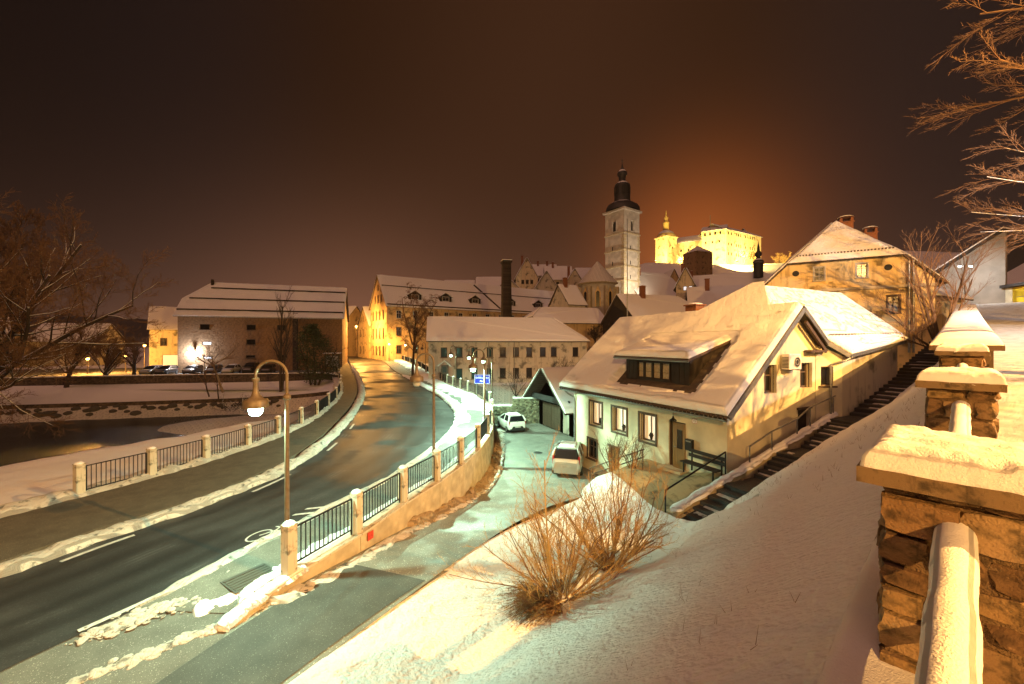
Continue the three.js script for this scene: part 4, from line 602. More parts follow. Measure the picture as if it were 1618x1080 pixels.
// ---------- the yellow house (frame: x along the gable away, z along the front towards us) ----------
{
  const g = thing('yellow_house', 'large yellow plaster house with thick snow roof and dark dormer', 'house', HL(0, 0, 0).setY(0), Math.atan2(HZ, HX));
  const EA = 2.85, SL = 0.875, rf = (x) => EA + SL * (x + 0.5), RX = 4.53, RY = rf(RX);
  const CURTAIN = mat([0.7, 0.62, 0.48], 0.95, { emit: [0.3, 0.2, 0.1] });
  // walls with openings
  const front = [[8.33, 1.58, 1.1, 1.36], [6.31, 1.56, 1.12, 1.34], [4.25, 1.52, 1.05, 1.36], [2.45, 1.12, 0.94, 2.1], [8.65, -0.56, 0.84, 1.14], [6.74, -0.95, 0.84, 1.85]];
  const wF = new M(), FO = V(0, 0, -10.5), FU = Z1, FN = nX; // u runs from the left end to the corner
  wallFace(wF, FO, FU, FN, [[0, -2.2], [10.5, -2.2], [10.5, 3.1], [0, 3.1]], front.map(([m, v, w, h]) => [10.5 - m, v, w, h]), 0.4);
  const gab = [[2.86, 4.19, 0.88, 1.24], [5.55, 4.26, 0.98, 1.16], [5.4, 1.95, 1.0, 1.5]];
  wallFace(wF, V(0.4, 0, 0), X1, Z1, [[0, -2.2], [5.9, -2.2], [5.9, 6.05], [RX - 0.4, RY - 0.12], [0, rf(0.4) - 0.15]], gab.map(([u, v, w, h]) => [u - 0.4, v, w, h]), 0.4);
  wF.box(0.2, 0.45, -0.2, 0.395, 5.3, 0.398);
  part('wall', wF, PLASTER, g);
  front.slice(0, 3).forEach(([m, v, w, h], i) => { const win = addWindow(g, FO, FU, FN, 10.5 - m, v, w, h, { style: 'plain2', frame: FRAMEBROWN, lit: WARM, sillMat: FRAMEBROWN }); win.position.x += 0.14; const c = part('casing', (() => { const q = new M(), t = 0.1; q.box(-w / 2 - t / 2, 0, 0.16, t, h + 2 * t, 0.05); q.box(w / 2 + t / 2, 0, 0.16, t, h + 2 * t, 0.05); q.box(0, h / 2 + t / 2, 0.16, w, t, 0.05); q.box(0, -h / 2 - t / 2, 0.16, w, t, 0.05); return q; })(), FRAMEBROWN, win); for (const [cx, cw] of [[-0.27, 0.2], [0.33, 0.1]]) part('curtain', new M().grid(14, 6, (u, v) => V((cx + (u - 0.5) * cw) * w + 0.015 * Math.sin(v * 5), (v - 0.5) * h * 0.84, -0.085 + 0.012 * Math.sin(u * 26))), CURTAIN, win); part('mullion', new M().box(w * 0.02, 0, -0.09, 0.05, h * 0.84, 0.04), FRAMEBROWN, win); part('flower_pot', new M().lathe([[0.05, -h * 0.42], [0.08, -h * 0.42 + 0.14], [0.13, -h * 0.42 + 0.2], [0.06, -h * 0.42 + 0.34]], 8, new THREE.Matrix4().makeTranslation(w * (0.18 - i * 0.07), 0, -0.07)), DARKWOOD, win); });
  { const [m, v, w, h] = front[4]; addWindow(g, FO, FU, FN, 10.5 - m, v, w, h, { frame: FRAMEBROWN }); }
  gab.slice(0, 2).forEach(([u, v, w, h]) => { const win = addWindow(g, V(0, 0, 0), X1, Z1, u, v, w, h, { frame: FRAMEBROWN, style: 'cross' }); win.position.z -= 0.16; });
  { const d = part('cellar_door', new M().box(5.4, 1.95, -0.2, 1.0, 1.5, 0.05), DARKWOOD, g); part('door_frame', new M().box(5.4, 2.76, 0.01, 1.2, 0.1, 0.06), FRAMEBROWN, d); }
  { const d = part('lower_door', new M().box(0.18, -0.95, -6.74, 0.05, 1.85, 0.84), DOORWOOD, g); part('door_frame', new M().box(-0.01, 0.03, -6.74, 0.06, 0.1, 1.04), FRAMEBROWN, d); }
  { // front door: glazed leaf standing half open beside a fixed light
    const m = new M(); m.box(0.12, 1.12, -1.99, 0.12, 2.1, 0.06); m.box(0.12, 1.12, -2.91, 0.12, 2.1, 0.06); m.box(0.12, 2.2, -2.45, 0.12, 0.08, 0.98); m.box(0.3, 1.12, -2.45, 0.05, 2.1, 0.9); const d = part('front_door', m, FRAMEBROWN, g);
    const leaf = new M(); leaf.box(-0.04, 1.1, -2.3, 0.05, 2.05, 0.66); part('door_leaf', leaf, DOORWOOD, d); part('door_glass', new M().box(-0.07, 1.42, -2.24, 0.012, 0.85, 0.3), GLASS, d); part('handle', new M().bar(V(-0.11, 1.05, -2.52), V(-0.11, 1.05, -2.4), 0.03, 0.03), GALV, d);
    part('doorstep', new M().box(-0.25, 0.02, -2.45, 0.6, 0.14, 1.3), CONCRETE, g);
  }
  // main roof boards and snow
  const z0 = 0.45, z1 = -11.3, q = (x, z) => V(x, rf(x), z), deck = new M(), off = V(-0.66, 0.752, 0).multiplyScalar(0.14);
  deck.slab([q(-0.5, z1), q(-0.5, z0), q(RX, z0), q(RX, z1)], off);
  // the front slope runs on up to the cross wing's ridge
  const R1 = [6.0, 8.5, -2.6];
  deck.slab([V(RX, RY, -1.27), V(R1[0], rf(R1[0]), R1[2]), V(RX, RY, -4.6)], off);
  deck.slab([V(RX, RY, z0), V(6.4, 5.72, z0), V(6.4, 5.72, -2.2), V(RX, RY, -2.2)], V(0.08, 0.12, 0));
  deck.slab([V(RX, RY, -3), V(9, RY - 3.9, -3), V(9, RY - 3.9, z1), V(RX, RY, z1)], V(0.09, 0.1, 0));
  const roof = part('roof', deck, TILE, g);
  const keep = (u, v) => { const z = mix(z1, z0, u), x = mix(-0.5, RX, v), edge = 0.24 * fbm(u * 30, v * 30, 3, 3), inD = smooth(-6.95 - edge, -6.6 - edge, z) * smooth(-1.35 + edge, -1.75 + edge, z) * smooth(-0.28 + edge, 0.05 + edge, x) * smooth(3.1, 2.7, x); return 1 - inD; };
  part('snow', snowSlab(...[q(-0.5, z1), q(-0.5, z0), q(RX, z0), q(RX, z1)].map((p) => p.add(off)), 0.24, 150, 70, 4, keep, 0.3), SNOW, roof);
  const sn2 = new M().grid(14, 14, (u, v) => { const a = V(RX - 0.3, rf(RX - 0.3), mix(-0.85, -5.2, u)), b = V(R1[0] + 0.1, rf(R1[0] + 0.1), R1[2] + 0.4 - 0.6 * u); const r = a.lerp(b, v).add(off); r.y += 0.22 + 0.06 * fbm(u * 5, v * 5, 3, 3) * (1 - v); return r; }); part('snow', sn2, SNOW, roof);
  part('snow', snowSlab(V(6.45, 5.84, z0 + 0.02), V(6.45, 5.84, -2.2), V(RX, RY + 0.14, -2.2), V(RX, RY + 0.14, z0 + 0.02), 0.2, 16, 10, 6), SNOW, roof);
  // eave tiles: round pan ends along the gutter line
  { const m = new M(); for (let z = z1 + 0.1; z < z0; z += 0.21) m.tube([V(-0.62, EA - 0.03, z), V(-0.34, EA + 0.22, z)], 0.075, 6); part('eave_tiles', m, TILE, roof).userData.kind = 'stuff'; const gm = new M().grid(60, 6, (u, v) => { const a = Math.PI * v; return V(-0.66 + 0.075 * Math.cos(a), EA - 0.06 - 0.075 * Math.sin(a), mix(z0, z1, u)); }); part('gutter', gm, GALV, g); }
  part('downpipe', new M().tube([V(-0.66, EA - 0.12, -10.6), V(-0.5, EA - 0.3, -10.5), V(-0.1, EA - 0.55, -10.35), V(-0.08, EA - 0.9, -10.35), V(-0.08, -2, -10.35)], 0.055, 8), GALV, g);
  { const m = new M(); m.bar(V(-0.5, EA + 0.0, z0 + 0.02), V(RX, RY + 0.0, z0 + 0.02), 0.06, 0.2); m.bar(V(RX, RY + 0.0, z0 + 0.02), V(6.45, 5.74, z0 + 0.02), 0.06, 0.2); part('verge_board', m, GALV, g); part('verge_beam', new M().bar(V(RX + 0.3, RY - 0.55, z0 - 0.1), V(6.5, 5.35, z0 - 0.1), 0.1, 0.14), BROWNWOOD, g); part('soffit', new M().slab([V(RX, RY - 0.1, z0), V(RX, RY - 0.1, 0.02), V(6.4, 5.6, 0.02), V(6.4, 5.6, z0)], V(0, 0.03, 0)), DARKWOOD, g); }
  // dormer
  { const x0 = 0.42, za = -6.2, zb = -2.1, yb = rf(x0), yt = 5.0, m = new M(); wallFace(m, V(x0, yb, za), Z1, nX, [[0, 0], [zb - za, 0], [zb - za, yt - yb], [0, yt - yb]], [[1.95, 0.72, 2.2, 0.86]], 0.14);
    const xr = 2.7; for (const z of [za, zb - 0.1]) { m.slab([V(x0 + 0.14, yb, z), V(xr, rf(xr), z), V(x0 + 0.14, yt, z)], V(0, 0, 0.1)); }
    const d = part('dormer', m, DARKWOOD, g);
    for (let k = 0; k < 15; k++) part('board', new M().box(x0 - 0.012, (yb + yt) / 2 - 0.02 + (k > 2 && k < 11 ? 0 : 0), za + 0.13 + k * 0.272, 0.02, (k > 2 && k < 12) ? 0.01 : yt - yb, 0.25), DARKWOOD, d);
    const drape = mat([0.55, 0.45, 0.32], 0.9, { map: blotch, size: 0.4 });
    for (let k = 0; k < 4; k++) { const zc = za + 0.98 + k * 0.56, w = part('window', (() => { const q = new M(); q.box(x0 + 0.06, yb + 0.72, zc - 0.25, 0.07, 0.86, 0.06); q.box(x0 + 0.06, yb + 0.72, zc + 0.25, 0.07, 0.86, 0.06); q.box(x0 + 0.06, yb + 1.12, zc, 0.07, 0.06, 0.44); q.box(x0 + 0.06, yb + 0.32, zc, 0.07, 0.06, 0.44); return q; })(), DARKWOOD, g); part('pane', new M().box(x0 + 0.1, yb + 0.72, zc, 0.012, 0.74, 0.44), drape, w); }
    const rs = [V(-0.1, 4.95, za - 0.35), V(-0.1, 4.95, zb + 0.4), V(2.75, 5.8, zb + 0.4), V(2.75, 5.8, za - 0.35)], up = V(-0.04, 0.12, 0); const dr = part('dormer_roof', new M().slab(rs, up), BROWNWOOD, g);
    part('snow', snowSlab(...rs.map((p) => p.clone().add(up)), 0.26, 50, 24, 9), SNOW, dr); part('gutter', new M().tube([V(-0.16, 4.97, za - 0.35), V(-0.16, 4.95, zb + 0.4)], 0.06, 8), GALV, dr);
  }
  // cross wing
  const E1 = V(7.35, 5.14, 0.87), E2 = V(14.8, 5.8, 0.2), R2 = V(13.7, 8.5, -2.5), Ra = V(R1[0], 8.5, -2.5), E0 = V(6.3, 6.0, 0.0), up = V(0, 0.1, 0.1);
  const wr = new M(); wr.slab([V(6.25, 5.95, 0.1), E1, E2, R2, Ra, V(4.56, 7.26, -1.26)], up); wr.slab([E2, V(16.6, 5.8, -5), R2], V(0.1, 0.1, 0)); wr.slab([V(16.6, 5.8, -5.2), V(4.6, 5.8, -5.2), Ra, R2], V(0, 0.1, -0.1));
  const wroof = part('wing_roof', wr, TILE, g), b = (p) => p.clone().add(up);
  part('snow', snowSlab(b(V(6.3, 5.9, 0.12)), b(V(14.75, 5.83, 0.18)), b(R2), b(Ra), 0.2, 70, 30, 11), SNOW, wroof); part('snow', snowSlab(b(V(4.5, 7.28, -1.3)), b(V(6.3, 5.9, 0.12)), b(Ra), b(Ra), 0.2, 20, 20, 14), SNOW, wroof); part('snow', snowSlab(b(E1), b(E2), b(V(14.7, 5.9, 0.1)), b(V(6.6, 5.86, 0.16)), 0.17, 60, 10, 12), SNOW, wroof);
  part('snow', snowSlab(b(V(16.6, 5.8, -5)), b(V(16.6, 5.8, -5)), b(R2), b(E2), 0.15, 12, 12, 13), SNOW, wroof);
  { const m = new M(); for (let k = 0; k < 26; k++) { const t = k / 25, p = V(6.9, 5.82, 0.2).lerp(V(14.2, 5.95, 0.05), t); m.box(p.x, p.y + 0.34, p.z + 0.16, 0.16, 0.05, 0.05); } part('snow_hooks', m, TILE, wroof).userData.kind = 'stuff'; }
  { const m = new M(); m.bar(E1.clone().add(V(0, 0.02, 0.08)), E2.clone().add(V(0, 0.02, 0.08)), 0.05, 0.16); m.bar(V(6.3, 5.95, 0.2), E1.clone().add(V(-0.05, 0.02, 0.05)), 0.08, 0.18); part('fascia', m, GALV, g); }
  const ww = new M(); const f1 = V(6.3, 0, 0.02), f2 = V(7.3, 0, 0.62), f3 = V(14.5, 0, 0.0), f4 = V(14.9, 0, -5);
  const fu = f2.clone().sub(f1), Lf = fu.length(); fu.normalize(); const fn = V(fu.z, 0, -fu.x).negate(); wallFace(ww, f1, fu, fn, [[0, -0.5], [Lf, -0.5], [Lf, 5.15], [0, 5.75]], [[0.5, 4.2, 0.55, 0.9]], 0.25);
  addWindow(g, f1, fu, fn, 0.5, 4.2, 0.55, 0.9, { style: 'plain', frame: FRAMEBROWN });
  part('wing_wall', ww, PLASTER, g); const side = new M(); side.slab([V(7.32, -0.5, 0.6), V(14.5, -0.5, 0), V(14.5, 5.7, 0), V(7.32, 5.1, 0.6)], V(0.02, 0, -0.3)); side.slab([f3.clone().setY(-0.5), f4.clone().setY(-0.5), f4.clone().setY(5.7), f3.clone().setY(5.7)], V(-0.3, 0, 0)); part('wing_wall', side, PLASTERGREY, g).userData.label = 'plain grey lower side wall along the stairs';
  part('downpipe', new M().tube([V(7.45, 5.1, 0.95), V(7.2, 4.95, 0.8), V(6.75, 4.75, 0.42), V(6.75, 1.8, 0.42)], 0.05, 8), GALV, g);
  part('ledge_board', new M().bar(V(5.3, 5.38, 0.2), V(6.5, 5.38, 0.25), 0.3, 0.1), BROWNWOOD, g);
  chimney(g, 6.0, 5.5, -6.4, 0.75, 0.75, 2.5);
  // things fixed to the house
  const turn = Math.atan2(HZ, HX), at = (x, y, z) => HL(x, y, z);
  { const o = thing('air_conditioner', 'white air conditioning unit high on the gable wall', 'air conditioner', at(4.0, 4.92, 0.02), turn); part('casing', new M().box(0, 0, 0.2, 0.9, 0.62, 0.32), mat([0.72, 0.7, 0.64], 0.5), o); part('fan_grille', new M().geo(new THREE.TorusGeometry(0.22, 0.02, 6, 20), new THREE.Matrix4().makeTranslation(0.14, 0, 0.365)).geo(new THREE.TorusGeometry(0.12, 0.015, 6, 16), new THREE.Matrix4().makeTranslation(0.14, 0, 0.365)), mat([0.3, 0.3, 0.3], 0.5), o); part('fan_disc', new M().geo(new THREE.CircleGeometry(0.22, 20), new THREE.Matrix4().makeTranslation(0.14, 0, 0.362)), BLACK, o); const v = new M(); for (let k = 0; k < 8; k++) v.box(-0.455, -0.22 + k * 0.06, 0.2, 0.01, 0.03, 0.26); part('vent', v, BLACK, o); for (const s of [-0.3, 0.3]) part('bracket', new M().bar(V(s, -0.34, 0), V(s, -0.34, 0.4), 0.04, 0.05), GALV, o); part('snow', new M().box(0, 0.335, 0.2, 0.86, 0.05, 0.3), SNOW, o); }
  { const o = thing('door_lamp', 'dark bell lamp hanging above the front door', 'lamp', at(-0.3, 2.75, -2.4), turn); part('rod', new M().bar(V(0, 0, 0), V(0, -0.32, 0), 0.015, 0.015), IRON, o); part('shade', new M().lathe([[0.03, -0.3], [0.05, -0.38], [0.15, -0.46], [0.16, -0.48]], 14), IRON, o); }
  { const o = thing('number_plate', 'small house number plate on the front wall', 'plate', at(-0.012, 2.36, -1.5), turn - Math.PI / 2); part('plate', new M().box(0, 0, 0, 0.26, 0.2, 0.015), mat([0.6, 0.55, 0.5], 0.5), o); const c = document.createElement('canvas'); c.width = 128; c.height = 96; const x = c.getContext('2d'); x.fillStyle = '#a33'; x.fillRect(0, 0, 128, 96); x.fillStyle = '#eee'; x.fillRect(8, 8, 112, 80); x.fillStyle = '#822'; x.font = 'bold 64px sans-serif'; x.textAlign = 'center'; x.fillText('13', 64, 72); const t = new THREE.CanvasTexture(c); t.colorSpace = THREE.SRGBColorSpace; part('number', new THREE.PlaneGeometry(0.25, 0.19), new THREE.MeshStandardMaterial({ map: t, roughness: 0.5 }), o).position.z = 0.01; }
  { const o = thing('letter_box', 'black letter box on the wall beside the front door', 'letter box', at(-0.09, 1.3, -1.7), turn); part('box', new M().box(0, 0, 0, 0.15, 0.48, 0.34), IRON, o); part('flap', new M().box(-0.08, 0.16, 0, 0.012, 0.06, 0.26), GALV, o); }
  { const o = thing('garden_bench', 'dark slatted bench against the front wall by the corner', 'bench', at(-0.5, 0.28, -0.75), turn); for (let k = 0; k < 3; k++) part('seat_slat', new M().box(-0.25 + k * 0.15, 0.44, 0, 0.13, 0.04, 1.7), DARKWOOD, o); for (let k = 0; k < 2; k++) part('back_slat', new M().box(0.24 + k * 0.02, 0.66 + k * 0.2, 0, 0.03, 0.14, 1.7), DARKWOOD, o); for (const s of [-0.7, 0.7]) { part('leg', new M().bar(V(-0.25, 0, s), V(-0.25, 0.42, s), 0.05, 0.05), IRON, o); part('leg', new M().bar(V(0.25, 0, s), V(0.27, 0.9, s), 0.05, 0.05), IRON, o); } }
}
// ---------- stairs beside the house ----------
{
  const o = thing('stone_stairs', 'dark wet stone stairs climbing between house and snowy slope', 'stairs'); R = rng(33);
  const flights = [[-3.6, -0.6, 7], [0.7, 2.6, 6], [3.9, 6.6, 8], [8.0, 28.2, 32]];
  const pl = [[-0.6, 0.7], [2.6, 3.9], [6.6, 8.0]]; let all = [];
  // heights follow the flights only
  const total = 53, ys = []; let y = -0.45; const dy1 = (2.3 + 0.45) / 21, dy2 = 4.9 / 32;
  const step = (x0, x1, y, wob) => { const m = new M(), a = stairIn(x0) - (x0 > 7.4 ? 0.1 : 0), b = stairOut(x0) + 0.5, c = stairIn(x1) - (x1 > 7.4 ? 0.1 : 0), d = stairOut(x1) + 0.5; const p = [HL(x0, y - 0.6, b), HL(x1 + 0.04, y - 0.6, d), HL(x1 + 0.04, y - 0.6, c), HL(x0, y - 0.6, a)]; p.forEach((q) => q.add(V(rr(-wob, wob), 0, rr(-wob, wob)))); m.slab(p, V(0, 0.6 + rr(-0.012, 0.012), 0)); return part('step', m, STEPSTONE, o); };
  flights.forEach(([x0, x1, n], fi) => { const dy = fi < 3 ? dy1 : dy2; for (let k = 0; k < n; k++) { y += dy; const a = mix(x0, x1, k / n), b = mix(x0, x1, (k + 1) / n), s = step(a, b, y, fi < 3 ? 0.03 : 0.02);
      // snow left in the back corner of the tread
      if (R() < 0.6) { const z0 = mix(stairIn(a), stairOut(a), rr(0, 0.25)), z1 = mix(stairIn(a), stairOut(a), rr(0.5, 1)), yy = y, w = rr(0.25, 0.5) * (b - a), sm = new M().grid(10, 4, (u, v) => HL(mix(b - w * (0.5 + fbm(u * 4, k, fi, 2)), b + 0.03, v), yy + 0.016 + 0.035 * v, mix(z0, z1, u))); part('snow', sm, SNOWROUGH, s); } }
    if (fi < 3) step(pl[fi][0], pl[fi][1], y + 0.005, 0.01); });
  // snow-covered kerb between stairs and house
  { const m = new M(), s = new M(); const pts = []; for (let x = -3.6; x <= 7.21; x += 0.6) pts.push(HL(x, stairY(x) + 0.1, 0.42)); for (let k = 0; k < pts.length - 1; k++) m.bar(pts[k].clone().add(V(0, -0.2, 0)), pts[k + 1].clone().add(V(0, -0.2, 0)), 0.3, 0.6); part('kerb', m, CONCRETE, o); const c = curve(pts.map((p) => p.clone().setY(p.y + 0.1))); part('snow', ridge(c, 0, 1, 0.42, 0.12, 120, 41, 0, 0.3), SNOW, o); }
  const ty = (x) => stairY(x) + 0.2;
  const rail = (label, pts, posts, mt, z) => { const r = thing('handrail', label, 'handrail'); part('rail', new M().tube(pts.map(([x, y]) => HL(x, y, z)), 0.032, 8), mt, r); for (const [x, y] of posts) part('post', new M().tube([HL(x, ty(x) - 0.25, z), HL(x, y, z)], 0.028, 8), mt, r); return r; };
  rail('grey tube handrail along the gable wall of the yellow house', [[0.75, ty(0.75) + 0.75], [2.2, ty(2.2) + 0.85], [4.0, ty(4) + 0.78], [5.0, ty(5) + 0.98], [6.9, ty(6.9) + 0.86], [7.1, ty(7.1) + 0.86]], [[0.75, ty(0.75) + 0.75], [2.2, ty(2.2) + 0.85], [4.0, ty(4) + 0.78], [5.0, ty(5) + 0.98], [6.9, ty(6.9) + 0.86]], GALV, 0.45);
  rail('dark handrail at the lowest stairs before the house corner', [[-3.7, ty(-3.7) + 0.72], [-0.5, ty(-0.5) + 0.95]], [[-3.7, ty(-3.7) + 0.72], [-0.5, ty(-0.5) + 0.95]], IRON, 0.3);
  { const r = thing('handrail', 'brown handrail on the embankment in front of the lit windows', 'handrail'), a = P(4.2, -1.95, 21.6), b = P(6.1, -0.05, 18.4); for (const h of [0.9, 0.55]) part('rail', new M().tube([a.clone().add(V(0, h, 0)), b.clone().add(V(0, h, 0))], 0.03, 8), FRAMEBROWN, r); for (const t of [0.02, 0.5, 0.98]) { const p = a.clone().lerp(b, t); part('post', new M().tube([p.clone().add(V(0, -0.3, 0)), p.clone().add(V(0, 0.93, 0))], 0.03, 8), FRAMEBROWN, r); } }
}
// ---------- garage in the yard ----------
{
  const g = thing('garage', 'white-walled garage with steep snow roof and brown double door', 'garage', P(4.9, -1.9, 32.3), Math.atan2(5.5, 2.44) + Math.PI); // local x runs from the near corner to the far corner
  g.rotation.y = Math.atan2(-5.5, -2.44) * -1; g.rotation.y = Math.atan2(5.5, -2.44);
  const L = 6.1, n = nZ; // front plane z = 0, outward decided below
  const m = new M(); wallFace(m, V(0, 0, 0), X1, nZ, [[0, 0], [L, 0], [L, 2.55], [L / 2, 5.1], [0, 2.55]], [[3.55, 1.12, 3.3, 2.2]], 0.25); m.box(L - 0.12, 1.27, 3.4, 0.24, 2.54, 6.3); m.box(0.12, 1.27, 3.4, 0.24, 2.54, 6.3); part('wall', m, PLASTER, g);
  for (const k of [0, 1]) { const d = part('door', new M().box(2.74 + k * 1.63, 1.1, 0.1, 1.6, 2.18, 0.05), BROWNWOOD, g); for (let j = 0; j < 9; j++) part('board', new M().box(2.74 + k * 1.63, 0.15 + j * 0.24, 0.066, 1.56, 0.21, 0.02), BROWNWOOD, d); }
  part('side_door', new M().box(0.95, 1.1, -0.012, 0.9, 2.1, 0.03), PLASTERGREY, g);
  const gb = part('gable_cladding', new M().box(L / 2, 2.75, -0.6, L + 1.0, 0.5, 0.12), SLATE, g); const r = new M();
  for (const s of [-1, 1]) { const q = [V(L / 2 + s * (L / 2 + 0.9), 2.0, -1.3), V(L / 2, 5.3, -1.3), V(L / 2, 5.3, 7), V(L / 2 + s * (L / 2 + 0.9), 2.0, 7)]; if (s < 0) q.reverse(); r.slab(q, V(s * 0.1, 0.12, 0)); const u = q.map((p) => p.clone().add(V(s * 0.1, 0.12, 0))); part('snow', snowSlab(u[0], u[1], u[2], u[3], 0.2, 20, 14, 3 + s), SNOW, g); }
  part('roof', r, TILE, g);
}
{ // stone wall at the back of the yard
  const o = thing('stone_garden_wall', 'green-lit rubble stone wall at the back of the yard', 'wall'), a = G(775, 668, -1.9), b = G(858, 668, -1.9), m = new M(); R = rng(5);
  m.bar(a.clone().setY(-1.1), b.clone().setY(-1.1), 0.5, 1.7); part('wall', m, STONEWALL, o); const e = a.clone().lerp(b, 0.42); part('upper_wall', new M().bar(e.clone().setY(0.1), b.clone().setY(0.1), 0.48, 0.75), STONEWALL, o);
  part('snow', new M().bar(a.clone().setY(-0.2), e.clone().setY(-0.2), 0.55, 0.12), SNOW, o); part('snow', new M().bar(e.clone().setY(0.52), b.clone().setY(0.52), 0.55, 0.1), SNOW, o);
  // stones standing proud
  const dir = b.clone().sub(a), len = dir.length(); dir.normalize(); const nrm = V(-dir.z, 0, dir.x); if (nrm.z < 0) nrm.negate();
  const sg = new THREE.IcosahedronGeometry(1, 1), sm = new M(); for (let k = 0; k < 150; k++) { const t = rr(0.1, len - 0.1), y = rr(-1.85, t > len * 0.42 ? 0.4 : -0.35), p = a.clone().addScaledVector(dir, t).addScaledVector(nrm, 0.25).setY(y); sm.geo(sg, new THREE.Matrix4().compose(p, new THREE.Quaternion().setFromAxisAngle(V(0, 1, 0), Math.atan2(nrm.x, nrm.z)), V(rr(0.12, 0.24), rr(0.08, 0.15), 0.07))); } const st = part('stones', sm, STONEWALL, o); st.userData.kind = 'stuff';
}
// ---------- ochre house above the stairs ----------
{
  const A = W(1207, 520, 34.8).setY(6), B = W(1477, 520, 29.4).setY(6), L = A.distanceTo(B), u = (px) => { const t = (px - 1207) / 270; return L * t * 34.8 / mix(29.4, 34.8, t) * 1.0 * (29.4 / 29.4) * (1 / (34.8 / 34.8)) ; };
  const uu = (px) => { const r = (px - CX) / F, ax = A.x, ad = -A.z, dx = (B.x - A.x) / L, dd = (-B.z + A.z) / L; return (r * ad - ax) / (dx - r * dd); };
  const hy = (px, py) => { const s = uu(px), d = -A.z + (-B.z + A.z) / L * s; return EYE - (py - CY) / F * d - 6; };
  const wn = (px0, px1, py0, py1, o) => ({ f: 'F', u: (uu(px0) + uu(px1)) / 2, v: hy((px0 + px1) / 2, (py0 + py1) / 2), w: uu(px1) - uu(px0), h: hy(px0, py0) - hy(px0, py1), ...o });
  const wins = [wn(1286, 1302, 422, 443, { style: 'six', frame: FRAMEWHITE }), wn(1353, 1370, 416, 438, { style: 'six', frame: FRAMEWHITE }), wn(1402, 1421, 467, 494, { style: 'cross', frame: FRAMEBROWN })];
  const g = house({ name: 'ochre_house', label: 'big ochre house with half-hipped snow roof above the stairs', A, B, y: 6, depth: 17, h: 4.6, rh: 5.5, ridge: 'z', ov: 0.55, hipL: 0.62, wall: OCHRE, wins, nu: 40, nv: 20, base: -3 });
  part('cornice', new M().box(L / 2, 4.05, 0.1, L + 0.2, 0.22, 0.2), CONCRETE, g);
  for (const px of [1257, 1403]) part('round_vent', new M().geo(new THREE.CylinderGeometry(0.24, 0.24, 0.04, 20), new THREE.Matrix4().makeRotationX(Math.PI / 2).setPosition(uu(px), hy(px, px < 1300 ? 432 : 422), 0.0)), BLACK, g);
  for (const px of [1434, 1441]) part('downpipe', new M().tube([V(uu(px), 5.9, 0.28), V(uu(px), -1, 0.28)], 0.075, 8), GALV, g);
  chimney(g, L * 0.6, 8.6, -5.2, 0.95, 0.95, 1.9, BRICK, 'hood'); chimney(g, L * 0.8, 7.0, -7.5, 0.9, 0.9, 2.8, BRICK, 'hood');
  { const m = new M(); for (let k = 0; k < 30; k++) m.box(mix(L * 0.22, L * 0.78, k / 29), 7.0, 0.25, 0.1, 0.12, 0.05); part('snow_hooks', m, TILE, g).userData.kind = 'stuff'; }
  clean(g);
}
// low annex with wooden front right of it
clean(house({ name: 'annex', label: 'low ochre annex with stained wooden wall behind the bare tree', A: W(1462, 512, 30.5).setY(6.6), B: W(1521, 512, 33.5).setY(6.6), depth: 6, h: 2.9, rh: 1.6, ov: 0.5, wall: OCHRE, base: -2, wins: [{ f: 'F', u: 0.9, v: 1.3, w: 1.0, h: 2.2, style: 'plain', lit: WARMDIM, sill: false }] }));
// grey hall and yellow building
{
  const A = W(1466, 500, 50).setY(7), B = W(1588, 500, 44).setY(7), L = A.distanceTo(B), o = thing('grey_hall', 'plain grey modern hall behind the snowy parapet', 'building', A, Math.atan2(-(B.z - A.z), B.x - A.x));
  part('wall', new M().slab([V(0, -2, 0), V(L, -2, 0), V(L, 11.2, 0), V(0, 6.6, 0)], V(0, 0, -0.4)), mat([0.34, 0.32, 0.29], 0.9, { map: blotch, size: 6 }), o); part('roof', new M().slab([V(-0.4, 6.5, 0.5), V(L, 11.1, 0.5), V(L, 11.1, -14), V(-0.4, 6.5, -14)], V(0, 0.25, 0)), SLATE, o); part('snow', new M().slab([V(-0.4, 6.76, 0.5), V(L, 11.36, 0.5), V(L, 11.36, -14), V(-0.4, 6.76, -14)], V(0, 0.14, 0)), SNOW, o);
  part('side_wall', new M().box(0.2, 2.3, -7.2, 0.36, 8.6, 13.6), PLASTERGREY, o);
  const C = B.clone(), D = W(1680, 500, 38).setY(7.2), y = thing('yellow_building', 'bright yellow building with strip window at the right edge', 'building', V(C.x, 7.1, C.z), Math.atan2(-(D.z - C.z), D.x - C.x)), l = C.distanceTo(D);
  const m = new M(); wallFace(m, V(0, 0, 0), X1, Z1, [[0.9, -1], [l, -1], [l, 4.6], [0.9, 4.6]], [[4.0, 3.2, 5.2, 0.6]], 0.3); part('wall', m, mat([0.72, 0.52, 0.02], 0.7), y); part('pale_strip', new M().box(0.4, 1.8, -0.2, 0.85, 5.6, 0.4), PLASTER, y); part('lit_door', new M().box(0.4, 1.1, 0.02, 0.36, 2.3, 0.05), glowMat([1, 0.95, 0.5], 1.3), y);
  const w = part('strip_window', new M().box(4.0, 3.2, -0.12, 5.2, 0.6, 0.03), mat([0.2, 0.4, 0.6], 0.15), y); part('frame', new M().box(4.0, 2.88, 0.01, 5.3, 0.05, 0.06).box(4.0, 3.52, 0.01, 5.3, 0.05, 0.06), GALV, w); part('roof', new M().box(l / 2, 4.8, -3, l, 0.3, 7), SLATE, y);
}
